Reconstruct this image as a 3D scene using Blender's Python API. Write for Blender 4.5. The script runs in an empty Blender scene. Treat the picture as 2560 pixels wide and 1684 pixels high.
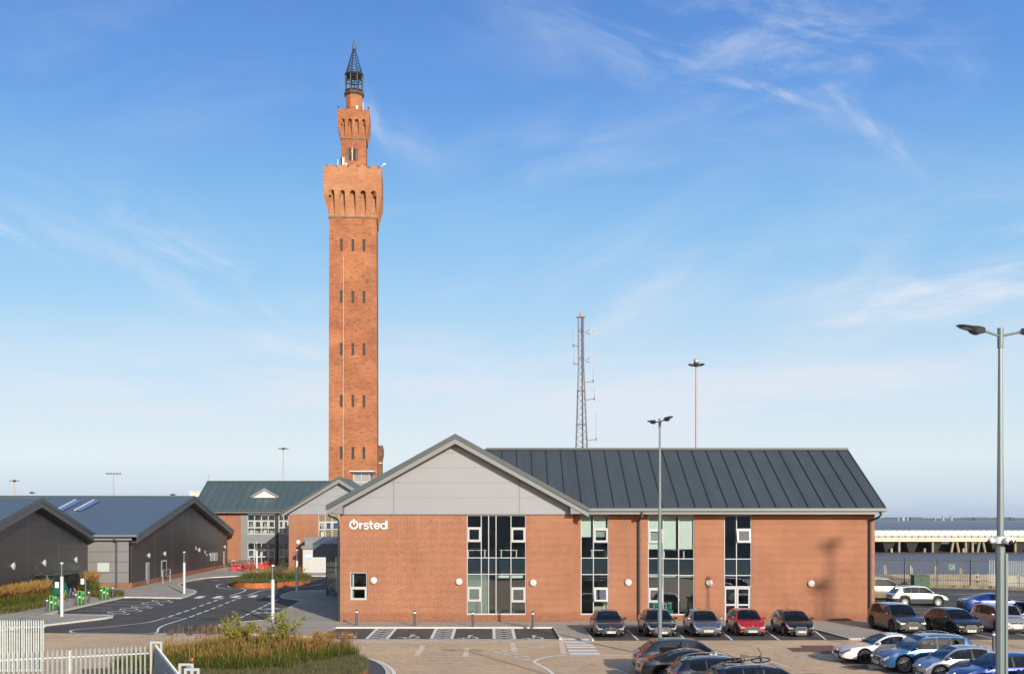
import bpy, bmesh, math, random
from mathutils import Vector, Matrix, Euler
R = math.radians
random.seed(7)
sc = bpy.context.scene
col = sc.collection
# ------------------------------------------------------------------ camera
F, CX, HY, H = 2700.0, 1280.0, 1297.0, 6.75
cam_d = bpy.data.cameras.new("camera"); cam = bpy.data.objects.new("camera", cam_d); col.objects.link(cam)
cam.location = (0, 0, H); cam.rotation_euler = (R(90), 0, 0)
cam_d.sensor_width = 36; cam_d.lens = 36*F/2560.0
cam_d.shift_y = (HY-842)/2560.0; cam_d.clip_start = 0.5; cam_d.clip_end = 30000
sc.camera = cam
# ------------------------------------------------------------------ world, sun, exposure
SUN_EL, SUN_ROT = 18.3, 155.6
w = bpy.data.worlds.new("World"); sc.world = w; w.use_nodes = True
nt = w.node_tree; nt.nodes.clear()
def wn(t, **k):
    n = nt.nodes.new(t)
    for a, b in k.items(): setattr(n, a, b)
    return n
def wl(a, b): nt.links.new(a, b)
def wm(op, a, b=None, c=None):
    n = wn('ShaderNodeMath', operation=op)
    for i, v in enumerate((a, b, c)):
        if v is None: continue
        if isinstance(v, (int, float)): n.inputs[i].default_value = v
        else: wl(v, n.inputs[i])
    return n.outputs[0]
sky = wn('ShaderNodeTexSky', sky_type='NISHITA'); sky.sun_disc = False
sky.sun_elevation = R(SUN_EL); sky.sun_rotation = R(SUN_ROT)
sky.air_density = 1.0; sky.dust_density = 0.6; sky.ozone_density = 2.2; sky.altitude = 0
tc = wn('ShaderNodeTexCoord'); sep = wn('ShaderNodeSeparateXYZ'); wl(tc.outputs['Generated'], sep.inputs[0])
X_, Y_, Z_ = sep.outputs
zc = wm('MAXIMUM', Z_, 0.0)
den = wm('ADD', zc, 0.16)
px_ = wm('DIVIDE', X_, den); py_ = wm('DIVIDE', Y_, den)
def cloud(rot, sx, sy, scale, detail, lo, hi, off, rough=0.62, dist=0.0):
    cb = wn('ShaderNodeCombineXYZ'); wl(px_, cb.inputs[0]); wl(py_, cb.inputs[1])
    mp = wn('ShaderNodeMapping'); wl(cb.outputs[0], mp.inputs[0])
    mp.inputs['Rotation'].default_value = (0, 0, R(rot)); mp.inputs['Scale'].default_value = (sx, sy, 1); mp.inputs['Location'].default_value = off
    nz = wn('ShaderNodeTexNoise'); wl(mp.outputs[0], nz.inputs['Vector'])
    nz.inputs['Scale'].default_value = scale; nz.inputs['Detail'].default_value = detail; nz.inputs['Roughness'].default_value = rough
    nz.inputs['Distortion'].default_value = dist
    mr = wn('ShaderNodeMapRange', interpolation_type='SMOOTHSTEP'); wl(nz.outputs['Fac'], mr.inputs[0])
    mr.inputs[1].default_value = lo; mr.inputs[2].default_value = hi
    return mr.outputs[0]
c1 = cloud(-28, 1.0, 2.2, 1.25, 9, 0.50, 0.80, (3.1, 1.7, 0), 0.60, 0.35)
c2 = cloud(18, 0.7, 3.0, 2.6, 10, 0.54, 0.80, (0.4, 7.7, 0), 0.66, 0.6)
c3 = cloud(0, 0.35, 1.0, 1.1, 6, 0.42, 0.74, (5.0, 2.0, 0), 0.55, 0.0)
low = wn('ShaderNodeMapRange'); wl(zc, low.inputs[0]); low.inputs[1].default_value = 0.30; low.inputs[2].default_value = 0.05
low.interpolation_type = 'SMOOTHSTEP'
fac = wm('ADD', wm('MULTIPLY', c1, 0.42), wm('MULTIPLY', c2, 0.30))
fac = wm('ADD', fac, wm('MULTIPLY', wm('MULTIPLY', c3, low.outputs[0]), 0.55))
fac = wm('MINIMUM', fac, 0.85)
gain = wn('ShaderNodeMix', data_type='RGBA', blend_type='MULTIPLY'); gain.inputs[0].default_value = 1.0
wl(sky.outputs[0], gain.inputs[6]); gain.inputs[7].default_value = (1.30, 1.16, 1.02, 1)
SKY_S = 0.13
# clear-air colour by elevation in the half of the sky away from the sun
rp = wn('ShaderNodeValToRGB'); wl(zc, rp.inputs[0]); el_ = rp.color_ramp.elements
STOPS = [(0.0,(.43,.56,.80)),(0.016,(.58,.72,.90)),(0.055,(.76,.87,.94)),(0.11,(.60,.79,.94)),(0.18,(.38,.66,.93)),(0.26,(.25,.54,.90)),(0.35,(.135,.36,.82)),(0.46,(.080,.235,.68)),(0.75,(.16,.24,.42))]
EXPO = 0.25
while len(el_) < len(STOPS): el_.new(0.5)
for q_, (p_, c_) in zip(el_, STOPS): q_.position = p_; q_.color = (*c_, 1)
sc_ = wn('ShaderNodeVectorMath', operation='SCALE'); wl(rp.outputs[0], sc_.inputs[0]); sc_.inputs['Scale'].default_value = 0.97/SKY_S/2**EXPO
away = wn('ShaderNodeMapRange', interpolation_type='SMOOTHSTEP'); wl(Y_, away.inputs[0]); away.inputs[1].default_value = -0.35; away.inputs[2].default_value = 0.35; away.inputs[4].default_value = 0.9
mx1 = wn('ShaderNodeMix', data_type='RGBA'); wl(away.outputs[0], mx1.inputs[0]); wl(gain.outputs[2], mx1.inputs[6]); wl(sc_.outputs[0], mx1.inputs[7])
# individual wisps of cirrus, placed by azimuth and elevation
az = wm('ARCTAN2', X_, Y_)
el = wm('ARCSINE', Z_)
def wisp(a0, e0, la, le, tilt, amt, seed, fx=9, fy=34, lo=.42, hi=.78):
    ca, sa = math.cos(R(tilt)), math.sin(R(tilt))
    da = wm('SUBTRACT', az, R(a0)); de = wm('SUBTRACT', el, R(e0))
    u = wm('ADD', wm('MULTIPLY', da, ca), wm('MULTIPLY', de, sa)); v = wm('SUBTRACT', wm('MULTIPLY', de, ca), wm('MULTIPLY', da, sa))
    cb = wn('ShaderNodeCombineXYZ'); wl(u, cb.inputs[0]); wl(v, cb.inputs[1]); cb.inputs[2].default_value = seed
    mp = wn('ShaderNodeMapping'); wl(cb.outputs[0], mp.inputs[0]); mp.inputs['Scale'].default_value = (fx, fy, 1)
    nz = wn('ShaderNodeTexNoise'); wl(mp.outputs[0], nz.inputs['Vector']); nz.inputs['Scale'].default_value = 1.0; nz.inputs['Detail'].default_value = 9; nz.inputs['Roughness'].default_value = .62; nz.inputs['Distortion'].default_value = .5
    mr = wn('ShaderNodeMapRange', interpolation_type='SMOOTHSTEP'); wl(nz.outputs['Fac'], mr.inputs[0]); mr.inputs[1].default_value = lo; mr.inputs[2].default_value = hi
    r2 = wm('ADD', wm('POWER', wm('ABSOLUTE', wm('DIVIDE', u, R(la))), 2.0), wm('POWER', wm('ABSOLUTE', wm('DIVIDE', v, R(le))), 2.0))
    g = wm('POWER', 2.718, wm('MULTIPLY', r2, -1.0))
    return wm('MULTIPLY', wm('MULTIPLY', g, mr.outputs[0]), amt)
W_ = [wisp(13.6,21.0,2.6,.30,-18,.50,1.3,22,90,.34,.74), wisp(18.4,19.0,3.0,.42,-44,.42,2.2,20,70,.36,.74), wisp(-7.6,20.4,1.3,.45,-55,.55,3.1,26,60,.3,.7), wisp(-5.5,19.0,2.2,.8,-30,.25,3.7,14,40,.3,.7), wisp(12,23.5,11,3.0,-12,.62,4.0,7,22,.40,.76), wisp(24,12,9,3.0,8,.66,5.0,6,22,.38,.72),
      wisp(-16.5,12.6,6,1.8,-24,.50,6.5,9,26,.36,.70), wisp(-24.5,13.6,3.2,.9,-15,.7,7.5,10,40,.35,.75), wisp(-11.6,8.8,2.4,.35,-14,.55,8.1,12,50,.3,.7), wisp(2,18,9,2.2,12,.26,9.0,6,24,.38,.76), wisp(-14,6.2,13,2.2,2,.9,10.0,5,26,.32,.66), wisp(12,6.2,15,2.2,3,.95,11.0,4,26,.30,.62), wisp(4,11,9,3,20,.45,12,6,20,.38,.72), wisp(22,10.6,7,1.3,7,.8,13,6,34,.33,.66), wisp(-22,22,8,2.5,10,.14,14,6,20)]
fac = wm('ADD', wm('MULTIPLY', c1, 0.10), wm('MULTIPLY', c3, wm('MULTIPLY', low.outputs[0], 0.35)))
for q_ in W_: fac = wm('ADD', fac, q_)
fac = wm('MINIMUM', fac, 0.8)
mx2 = wn('ShaderNodeMix', data_type='RGBA'); wl(fac, mx2.inputs[0]); wl(mx1.outputs[2], mx2.inputs[6])
mx2.inputs[7].default_value = (.78/SKY_S/2**EXPO, .83/SKY_S/2**EXPO, .92/SKY_S/2**EXPO, 1)
bg = wn('ShaderNodeBackground'); wl(mx2.outputs[2], bg.inputs[0]); bg.inputs[1].default_value = SKY_S
wo = wn('ShaderNodeOutputWorld'); wl(bg.outputs[0], wo.inputs[0])
sun_d = bpy.data.lights.new("sun", 'SUN'); sun = bpy.data.objects.new("sun", sun_d); col.objects.link(sun)
sun_d.energy = 4.6; sun_d.angle = R(0.53); sun_d.color = (1.0, 0.91, 0.79)
sdir = Vector((math.sin(R(SUN_ROT))*math.cos(R(SUN_EL)), math.cos(R(SUN_ROT))*math.cos(R(SUN_EL)), math.sin(R(SUN_EL))))
sun.rotation_euler = (-sdir).to_track_quat('-Z', 'Y').to_euler()
sun.location = (60, -60, 60)
sc.view_settings.view_transform = 'Standard'; sc.view_settings.look = 'None'
sc.view_settings.exposure = EXPO; sc.view_settings.gamma = 1.0
sc.cycles.max_bounces = 7; sc.cycles.transparent_max_bounces = 12; sc.cycles.caustics_reflective = False; sc.cycles.caustics_refractive = False
# ------------------------------------------------------------------ geometry helpers
def gp(x, y):                       # photo pixel on the ground -> world x, y
    d = F*H/(y-HY); return ((x-CX)*d/F, d)
def at(x, y, d): return Vector(((x-CX)*d/F, d, H-(y-HY)*d/F))
def zat(y, d): return H-(y-HY)*d/F
def xat(x, d): return (x-CX)*d/F
class MB:
    def __init__(s): s.v = []; s.f = []; s.m = []; s.mi = 0; s.M = None
    def vert(s, p):
        p = Vector(p)
        if s.M is not None: p = s.M @ p
        s.v.append(tuple(p)); return len(s.v)-1
    def face(s, idx): s.f.append(tuple(idx)); s.m.append(s.mi)
    def poly(s, pts): s.face([s.vert(p) for p in pts])
    def hexa(s, b, t):              # 4 bottom, 4 top (ccw from above)
        i = [s.vert(p) for p in list(b)+list(t)]
        for q in ((3,2,1,0),(4,5,6,7),(0,1,5,4),(1,2,6,5),(2,3,7,6),(3,0,4,7)): s.face([i[k] for k in q])
    def box(s, x0, x1, y0, y1, z0, z1):
        if x0 > x1: x0, x1 = x1, x0
        if y0 > y1: y0, y1 = y1, y0
        if z0 > z1: z0, z1 = z1, z0
        s.hexa([(x0,y0,z0),(x1,y0,z0),(x1,y1,z0),(x0,y1,z0)], [(x0,y0,z1),(x1,y0,z1),(x1,y1,z1),(x0,y1,z1)])
    def prism(s, pts, z0, z1, bottom=True):       # pts ccw or cw in xy
        a = sum(pts[i][0]*pts[(i+1)%len(pts)][1]-pts[(i+1)%len(pts)][0]*pts[i][1] for i in range(len(pts)))
        if a < 0: pts = pts[::-1]
        n = len(pts); lo = [s.vert((p[0],p[1],z0)) for p in pts]; hi = [s.vert((p[0],p[1],z1)) for p in pts]
        s.face(hi)
        if bottom: s.face(lo[::-1])
        for i in range(n): s.face((lo[i], lo[(i+1)%n], hi[(i+1)%n], hi[i]))
    def prismy(s, pts, y0, y1):                   # profile in xz extruded along y
        a = sum(pts[i][0]*pts[(i+1)%len(pts)][1]-pts[(i+1)%len(pts)][0]*pts[i][1] for i in range(len(pts)))
        if a < 0: pts = pts[::-1]
        n = len(pts); fr = [s.vert((p[0],y0,p[1])) for p in pts]; bk = [s.vert((p[0],y1,p[1])) for p in pts]
        s.face(fr); s.face(bk[::-1])
        for i in range(n): s.face((fr[(i+1)%n], fr[i], bk[i], bk[(i+1)%n]))
    def prismx(s, pts, x0, x1):                   # profile in yz extruded along x
        a = sum(pts[i][0]*pts[(i+1)%len(pts)][1]-pts[(i+1)%len(pts)][0]*pts[i][1] for i in range(len(pts)))
        if a < 0: pts = pts[::-1]
        n = len(pts); lo = [s.vert((x0,p[0],p[1])) for p in pts]; hi = [s.vert((x1,p[0],p[1])) for p in pts]
        s.face(hi); s.face(lo[::-1])
        for i in range(n): s.face((lo[i], lo[(i+1)%n], hi[(i+1)%n], hi[i]))
    def cyl(s, a, b, r0, r1=None, n=10, caps=True):
        a = Vector(a); b = Vector(b); r1 = r0 if r1 is None else r1
        ax = (b-a)
        if ax.length < 1e-6: return
        ax.normalize(); u = ax.orthogonal().normalized(); v = ax.cross(u)
        A = []; B = []
        for k in range(n):
            t = 2*math.pi*(k+.5)/n; q = u*math.cos(t)+v*math.sin(t)
            A.append(s.vert(a+q*r0)); B.append(s.vert(b+q*r1))
        for k in range(n): s.face((A[k], A[(k+1)%n], B[(k+1)%n], B[k]))
        if caps: s.face(A[::-1]); s.face(B)
    def tube(s, pts, r, n=6):
        for i in range(len(pts)-1): s.cyl(pts[i], pts[i+1], r, r, n)
    def ring(s, c, R_, r, axis='y', n=20, m=6):   # torus
        c = Vector(c); g = []
        for i in range(n):
            t = 2*math.pi*i/n; row = []
            for j in range(m):
                q = 2*math.pi*j/m; rr = R_+r*math.cos(q); h = r*math.sin(q)
                p = {'y': (rr*math.cos(t), h, rr*math.sin(t)), 'z': (rr*math.cos(t), rr*math.sin(t), h), 'x': (h, rr*math.cos(t), rr*math.sin(t))}[axis]
                row.append(s.vert(c+Vector(p)))
            g.append(row)
        for i in range(n):
            for j in range(m): s.face((g[i][j], g[(i+1)%n][j], g[(i+1)%n][(j+1)%m], g[i][(j+1)%m]))
    def ball(s, c, rx, ry=None, rz=None, n=10, m=6):
        ry = rx if ry is None else ry; rz = rx if rz is None else rz; c = Vector(c); g = []
        for i in range(m+1):
            ph = math.pi*i/m
            g.append([s.vert(c+Vector((rx*math.sin(ph)*math.cos(2*math.pi*j/n), ry*math.sin(ph)*math.sin(2*math.pi*j/n), rz*math.cos(ph)))) for j in range(n)])
        for i in range(m):
            for j in range(n): s.face((g[i][j], g[i+1][j], g[i+1][(j+1)%n], g[i][(j+1)%n]))
    def build(s, name, mats, parent=None, smooth=False, bevel=0, world=False):
        if not isinstance(mats, (list, tuple)): mats = [mats]
        vs = s.v
        if world and parent is not None:
            root = parent; o = Vector(root.location)
            while root.parent: root = root.parent; o = o+Vector(root.location)
            vs = [(p[0]-o.x, p[1]-o.y, p[2]-o.z) for p in vs]
        me = bpy.data.meshes.new(name); me.from_pydata(vs, [], s.f)
        for m in mats: me.materials.append(m)
        if len(mats) > 1: me.polygons.foreach_set('material_index', s.m)
        if smooth:
            me.polygons.foreach_set('use_smooth', [True]*len(me.polygons))
            try: me.set_sharp_from_angle(angle=R(38))
            except Exception: pass
        me.update()
        ob = bpy.data.objects.new(name, me); col.objects.link(ob)
        if parent is not None: ob.parent = parent
        if bevel:
            b = ob.modifiers.new('bevel', 'BEVEL'); b.width = bevel; b.segments = 2; b.limit_method = 'ANGLE'; b.angle_limit = R(40)
        return ob
def tag(o, label=None, cat=None, group=None, kind=None):
    if label: o['label'] = label
    if cat: o['category'] = cat
    if group: o['group'] = group
    if kind: o['kind'] = kind
    return o
def thing(name, label, cat, loc=(0,0,0), rz=0, group=None):
    o = bpy.data.objects.new(name, None); col.objects.link(o); o.location = loc; o.rotation_euler = (0,0,rz)
    o.empty_display_size = 0.2
    return tag(o, label, cat, group)
def copy_tree(o, parent=None):
    c = o.copy(); col.objects.link(c); c.parent = parent
    for ch in [x for x in o.children]: copy_tree(ch, c)
    return c
def struct(o): o['kind'] = 'structure'; return o
def text_mesh(mb, body, size, M, extrude=0.0, bold=True):
    cu = bpy.data.curves.new('t', 'FONT'); cu.body = body; cu.size = size; cu.align_x = 'CENTER'; cu.align_y = 'CENTER'
    cu.extrude = extrude; cu.resolution_u = 3
    if bold: cu.offset = size*0.018
    to = bpy.data.objects.new('t', cu); me = bpy.data.meshes.new_from_object(to)
    base = len(mb.v)
    for v in me.vertices:
        p = M @ v.co
        if mb.M is not None: p = mb.M @ p
        mb.v.append(tuple(p))
    for p in me.polygons: mb.f.append(tuple(base+i for i in p.vertices)); mb.m.append(mb.mi)
    bpy.data.objects.remove(to); bpy.data.curves.remove(cu); bpy.data.meshes.remove(me)
# ------------------------------------------------------------------ materials
def newmat(name):
    m = bpy.data.materials.new(name); m.use_nodes = True; n = m.node_tree; b = n.nodes['Principled BSDF']; return m, n, b
def N(n, t, **k):
    x = n.nodes.new(t)
    for a, b in k.items(): setattr(x, a, b)
    return x
def noise(n, scale, detail=3, vec=None, rough=0.55):
    x = N(n, 'ShaderNodeTexNoise'); x.inputs['Scale'].default_value = scale; x.inputs['Detail'].default_value = detail
    x.inputs['Roughness'].default_value = rough
    if vec is not None: n.links.new(vec, x.inputs['Vector'])
    return x
def ramp(n, fac, stops):
    r = N(n, 'ShaderNodeValToRGB'); n.links.new(fac, r.inputs[0]); e = r.color_ramp.elements
    while len(e) < len(stops): e.new(0.5)
    for q, (p, c) in zip(e, stops): q.position = p; q.color = (*c, 1) if len(c) == 3 else c
    return r
def mapping(n, src, scale=(1,1,1), rot=(0,0,0), loc=(0,0,0)):
    m = N(n, 'ShaderNodeMapping'); n.links.new(src, m.inputs[0]); m.inputs['Scale'].default_value = scale
    m.inputs['Rotation'].default_value = rot; m.inputs['Location'].default_value = loc; return m.outputs[0]
def mix(n, fac, a, b, bt='MIX'):
    m = N(n, 'ShaderNodeMix', data_type='RGBA', blend_type=bt)
    for i, v in ((0, fac), (6, a), (7, b)):
        if hasattr(v, 'is_linked'): n.links.new(v, m.inputs[i])
        elif isinstance(v, (int, float)): m.inputs[i].default_value = v
        else: m.inputs[i].default_value = (*v, 1)
    return m.outputs[2]
def bump(n, b, h, strength=0.3, dist=0.02):
    x = N(n, 'ShaderNodeBump'); x.inputs['Strength'].default_value = strength; x.inputs['Distance'].default_value = dist
    n.links.new(h, x.inputs['Height']); n.links.new(x.outputs[0], b.inputs['Normal'])
def solid(name, c, rough=0.5, metal=0.0, var=0.12, vs=1.5, coat=0.0, bmp=0.0, bs=30, spec=None):
    m, n, b = newmat(name); b.inputs['Roughness'].default_value = rough; b.inputs['Metallic'].default_value = metal
    t = N(n, 'ShaderNodeTexCoord')
    if var > 0:
        z = noise(n, vs, 4, t.outputs['Object'])
        lo = tuple(x*(1-var) for x in c); hi = tuple(min(1, x*(1+var)) for x in c)
        r = ramp(n, z.outputs['Fac'], [(0.3, lo), (0.7, hi)]); n.links.new(r.outputs[0], b.inputs['Base Color'])
    else: b.inputs['Base Color'].default_value = (*c, 1)
    if coat: b.inputs['Coat Weight'].default_value = coat; b.inputs['Coat Roughness'].default_value = 0.03
    if spec is not None: b.inputs['Specular IOR Level'].default_value = spec
    if bmp:
        z2 = noise(n, bs, 3, t.outputs['Object']); bump(n, b, z2.outputs['Fac'], bmp, 0.01)
    return m
def wall_uv(n):
    t = N(n, 'ShaderNodeTexCoord'); s = N(n, 'ShaderNodeSeparateXYZ'); n.links.new(t.outputs['Object'], s.inputs[0])
    sn = N(n, 'ShaderNodeSeparateXYZ'); n.links.new(t.outputs['Normal'], sn.inputs[0])
    ax = N(n, 'ShaderNodeMath', operation='ABSOLUTE'); n.links.new(sn.outputs[0], ax.inputs[0])
    gt = N(n, 'ShaderNodeMath', operation='GREATER_THAN'); n.links.new(ax.outputs[0], gt.inputs[0]); gt.inputs[1].default_value = 0.7
    mf = N(n, 'ShaderNodeMix', data_type='FLOAT'); n.links.new(gt.outputs[0], mf.inputs[0]); n.links.new(s.outputs[0], mf.inputs[2]); n.links.new(s.outputs[1], mf.inputs[3])
    c = N(n, 'ShaderNodeCombineXYZ'); n.links.new(mf.outputs[0], c.inputs[0]); n.links.new(s.outputs[2], c.inputs[1])
    return c.outputs[0], t
def brick(name, c1, c2, mort, blot=0.25, bw=0.225, rh=0.075, ms=0.011, spk=0.0, patch=None):
    m, n, b = newmat(name); b.inputs['Roughness'].default_value = 0.88; b.inputs['Specular IOR Level'].default_value = 0.25
    uv, t = wall_uv(n)
    bt = N(n, 'ShaderNodeTexBrick'); n.links.new(uv, bt.inputs['Vector']); bt.inputs['Scale'].default_value = 1.0
    bt.inputs['Brick Width'].default_value = bw; bt.inputs['Row Height'].default_value = rh; bt.inputs['Mortar Size'].default_value = ms
    bt.inputs['Mortar Smooth'].default_value = 0.2; bt.inputs['Bias'].default_value = -0.1
    bt.inputs['Color1'].default_value = (*c1, 1); bt.inputs['Color2'].default_value = (*c2, 1); bt.inputs['Mortar'].default_value = (*mort, 1)
    z = noise(n, 0.35, 5, t.outputs['Object']); r = ramp(n, z.outputs['Fac'], [(0.3, (1-blot,)*3), (0.7, (1+blot*0.6,)*3)])
    o = mix(n, 1.0, bt.outputs['Color'], r.outputs[0], 'MULTIPLY')
    # courses laid in slightly different batches
    z3 = noise(n, 1.0, 4, mapping(n, uv, (0.55, 4.0, 1))); r3 = ramp(n, z3.outputs['Fac'], [(0.35, (0.98, 0.975, 0.97)), (0.65, (1.015, 1.012, 1.01))])
    o = mix(n, 1.0, o, r3.outputs[0], 'MULTIPLY')
    zr_ = noise(n, 1.0, 4, mapping(n, uv, (2.6, 0.22, 1))); rr_ = ramp(n, zr_.outputs['Fac'], [(0.38, (0.965, 0.96, 0.955)), (0.62, (1.02, 1.02, 1.02))])   # rain streaks
    o = mix(n, 1.0, o, rr_.outputs[0], 'MULTIPLY')
    sz_ = N(n, 'ShaderNodeSeparateXYZ'); n.links.new(t.outputs['Object'], sz_.inputs[0]); dz_ = N(n, 'ShaderNodeMath', operation='MULTIPLY_ADD'); n.links.new(z.outputs['Fac'], dz_.inputs[0]); dz_.inputs[1].default_value = -0.9; n.links.new(sz_.outputs[2], dz_.inputs[2])
    rd_ = ramp(n, dz_.outputs[0], [(0.0, (0.80, 0.79, 0.78)), (0.25, (1, 1, 1))])   # splash dirt at the foot of the wall
    o = mix(n, 1.0, o, rd_.outputs[0], 'MULTIPLY')
    zg = noise(n, 1.0, 2, mapping(n, uv, (7.0, 13.0, 1)), 0.6); rg_ = ramp(n, zg.outputs['Fac'], [(0.30, (0.80, 0.79, 0.78)), (0.70, (1.18, 1.19, 1.20))])
    o = mix(n, 1.0, o, rg_.outputs[0], 'MULTIPLY')
    if spk:
        z4 = noise(n, 1.0, 3, mapping(n, uv, (0.9, 3.4, 1)), 0.75); r4 = ramp(n, z4.outputs['Fac'], [(0.50, (1.06,1.06,1.06)), (0.60, (1-spk*.5,)*3), (0.72, (1-spk,)*3)])
        o = mix(n, 1.0, o, r4.outputs[0], 'MULTIPLY')
    if patch:
        z5 = noise(n, 0.16, 4, mapping(n, uv, (0.6, 1.5, 1), loc=(3, 8, 0))); r5 = ramp(n, z5.outputs['Fac'], [(0.45, (0,0,0)), (0.62, (1,1,1))])
        o = mix(n, r5.outputs[0], o, patch, 'MIX') if False else mix(n, 1.0, o, mix(n, r5.outputs[0], (1,1,1), patch), 'MULTIPLY')
    n.links.new(o, b.inputs['Base Color']); bump(n, b, bt.outputs['Fac'], -0.25, 0.01)
    return m
MT = {}
MT['brick'] = brick('new_brick', (0.285, 0.079, 0.042), (0.185, 0.047, 0.026), (0.48, 0.32, 0.20), 0.14)
MT['tower_brick'] = brick('old_brick', (0.315, 0.100, 0.046), (0.215, 0.060, 0.029), (0.36, 0.195, 0.11), 0.24, 0.24, 0.085, 0.012, 0.48, (1.12, 1.22, 1.15))
MT['tower_brick_pale'] = brick('old_brick_pale', (0.340, 0.130, 0.062), (0.25, 0.085, 0.042), (0.42, 0.25, 0.14), 0.18, 0.24, 0.085, 0.012, 0.3, (1.1, 1.2, 1.25))
MT['turret_brick'] = brick('dark_brick', (0.22, 0.10, 0.05), (0.14, 0.065, 0.035), (0.20, 0.13, 0.08), 0.3, 0.24, 0.085, 0.012, 0.6)
MT['stone_band'] = solid('stone_band', (0.17, 0.12, 0.07), 0.9, var=0.3, vs=2)
MT['clad_light'] = solid('pale_grey_cladding', (0.262, 0.272, 0.292), 0.42, 0.0, 0.03, 0.4)
MT['clad_mid'] = solid('mid_grey_cladding', (0.20, 0.205, 0.21), 0.45, 0.0, 0.04, 0.4)
MT['clad_dark'] = solid('dark_grey_cladding', (0.027, 0.027, 0.031), 0.36, 0.0, 0.08, 0.25)
MT['joint'] = solid('panel_joint', (0.185, 0.19, 0.20), 0.5, var=0)
MT['joint_dark'] = solid('panel_joint_dark', (0.03, 0.03, 0.032), 0.5, var=0)
MT['joint_pale'] = solid('panel_joint_pale', (0.22, 0.22, 0.23), 0.4, var=0)
MT['fascia'] = solid('fascia_grey', (0.195, 0.198, 0.202), 0.4, var=0.03)
MT['fascia_dark'] = solid('fascia_dark', (0.075, 0.080, 0.088), 0.45, var=0.03)
MT['verge'] = solid('verge_trim', (0.058, 0.076, 0.082), 0.42, var=0.05)
MT['gutter'] = solid('gutter_metal', (0.16, 0.19, 0.19), 0.38, var=0.05)
MT['soffit'] = solid('soffit', (0.05, 0.05, 0.055), 0.6, var=0)
MT['pipe'] = solid('downpipe_black', (0.03, 0.035, 0.042), 0.4, var=0.05)
MT['white_frame'] = solid('white_frame', (0.43, 0.43, 0.44), 0.4, var=0.02)
MT['white'] = solid('white_paint', (0.8, 0.8, 0.79), 0.4, var=0.03)
MT['steel'] = solid('galvanised_steel', (0.42, 0.46, 0.45), 0.45, 0.35, 0.12, 6)
MT['steel_dark'] = solid('dark_steel', (0.10, 0.12, 0.13), 0.45, 0.3, 0.1, 4)
MT['lamp_grey'] = solid('lamp_post_paint', (0.155, 0.195, 0.20), 0.42, 0.1, 0.08, 1.0)
MT['lamp_black'] = solid('lamp_head_black', (0.03, 0.033, 0.036), 0.35, var=0.05)
MT['lens'] = solid('lamp_lens', (0.25, 0.24, 0.22), 0.2, var=0.05)
MT['black'] = solid('black', (0.012, 0.012, 0.013), 0.5, var=0)
MT['iron'] = solid('black_iron', (0.022, 0.024, 0.025), 0.55, 0.2, 0.3, 1.2)
MT['copper'] = solid('verdigris_copper', (0.07, 0.13, 0.11), 0.6, 0.2, 0.3, 2)
MT['rust'] = solid('rust_iron', (0.12, 0.045, 0.025), 0.8, 0, 0.3, 2)
MT['concrete'] = solid('concrete', (0.46, 0.42, 0.35), 0.9, var=0.12, vs=1.2)
MT['kerb'] = solid('kerb_concrete', (0.56, 0.53, 0.46), 0.9, var=0.10, vs=2.0)
MT['quay'] = solid('quay_concrete', (0.27, 0.23, 0.17), 0.95, var=0.25, vs=1.5)
MT['rubber'] = solid('rubber', (0.018, 0.018, 0.019), 0.75, var=0.1)
MT['navy'] = solid('slate_blue_panel', (0.11, 0.18, 0.28), 0.5, var=0.08)
MT['green_box'] = solid('dark_green_paint', (0.004, 0.050, 0.027), 0.5, var=0.1)
MT['blue_post'] = solid('dark_blue_paint_and_shade', (0.03, 0.035, 0.06), 0.5, var=0.1)  # real paint on the quay fence, painted shade on the second gate leaf
def standing_seam(name, c, pitch_axis='x'):
    m, n, b = newmat(name); b.inputs['Roughness'].default_value = 0.42; b.inputs['Metallic'].default_value = 0.15
    t = N(n, 'ShaderNodeTexCoord'); z = noise(n, 0.5, 4, t.outputs['Object'])
    lo = tuple(v*0.94 for v in c); hi = tuple(v*1.06 for v in c)
    r = ramp(n, z.outputs['Fac'], [(0.3, lo), (0.7, hi)])
    wv = N(n, 'ShaderNodeTexWave', wave_type='BANDS', bands_direction='X'); n.links.new(t.outputs['Object'], wv.inputs[0]); wv.inputs['Scale'].default_value = 1.9
    r2 = ramp(n, wv.outputs['Fac'], [(0.0, (0.86,)*3), (0.35, (1.02,)*3)])
    sx = N(n, 'ShaderNodeSeparateXYZ'); n.links.new(t.outputs['Object'], sx.inputs[0]); mm_ = N(n, 'ShaderNodeMath', operation='MULTIPLY_ADD'); n.links.new(sx.outputs[0], mm_.inputs[0]); mm_.inputs[1].default_value = 1/1.048; mm_.inputs[2].default_value = .33
    fl_ = N(n, 'ShaderNodeMath', operation='FLOOR'); n.links.new(mm_.outputs[0], fl_.inputs[0]); wn_ = N(n, 'ShaderNodeTexWhiteNoise', noise_dimensions='1D'); n.links.new(fl_.outputs[0], wn_.inputs['W'])
    r5 = ramp(n, wn_.outputs['Value'], [(0.0, (0.95,)*3), (1.0, (1.05,)*3)])
    zs_ = noise(n, 1.0, 4, mapping(n, t.outputs['Object'], (3.0, 0.35, 0.35))); r6 = ramp(n, zs_.outputs['Fac'], [(0.35, (0.97,)*3), (0.7, (1.04,)*3)])   # run-off streaks
    n.links.new(mix(n, 1.0, mix(n, 1.0, mix(n, 1.0, r.outputs[0], r2.outputs[0], 'MULTIPLY'), r5.outputs[0], 'MULTIPLY'), r6.outputs[0], 'MULTIPLY'), b.inputs['Base Color']); bump(n, b, wv.outputs['Fac'], 0.2, 0.01)
    return m
MT['roof'] = standing_seam('roof_sheet', (0.062, 0.074, 0.080))
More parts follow.
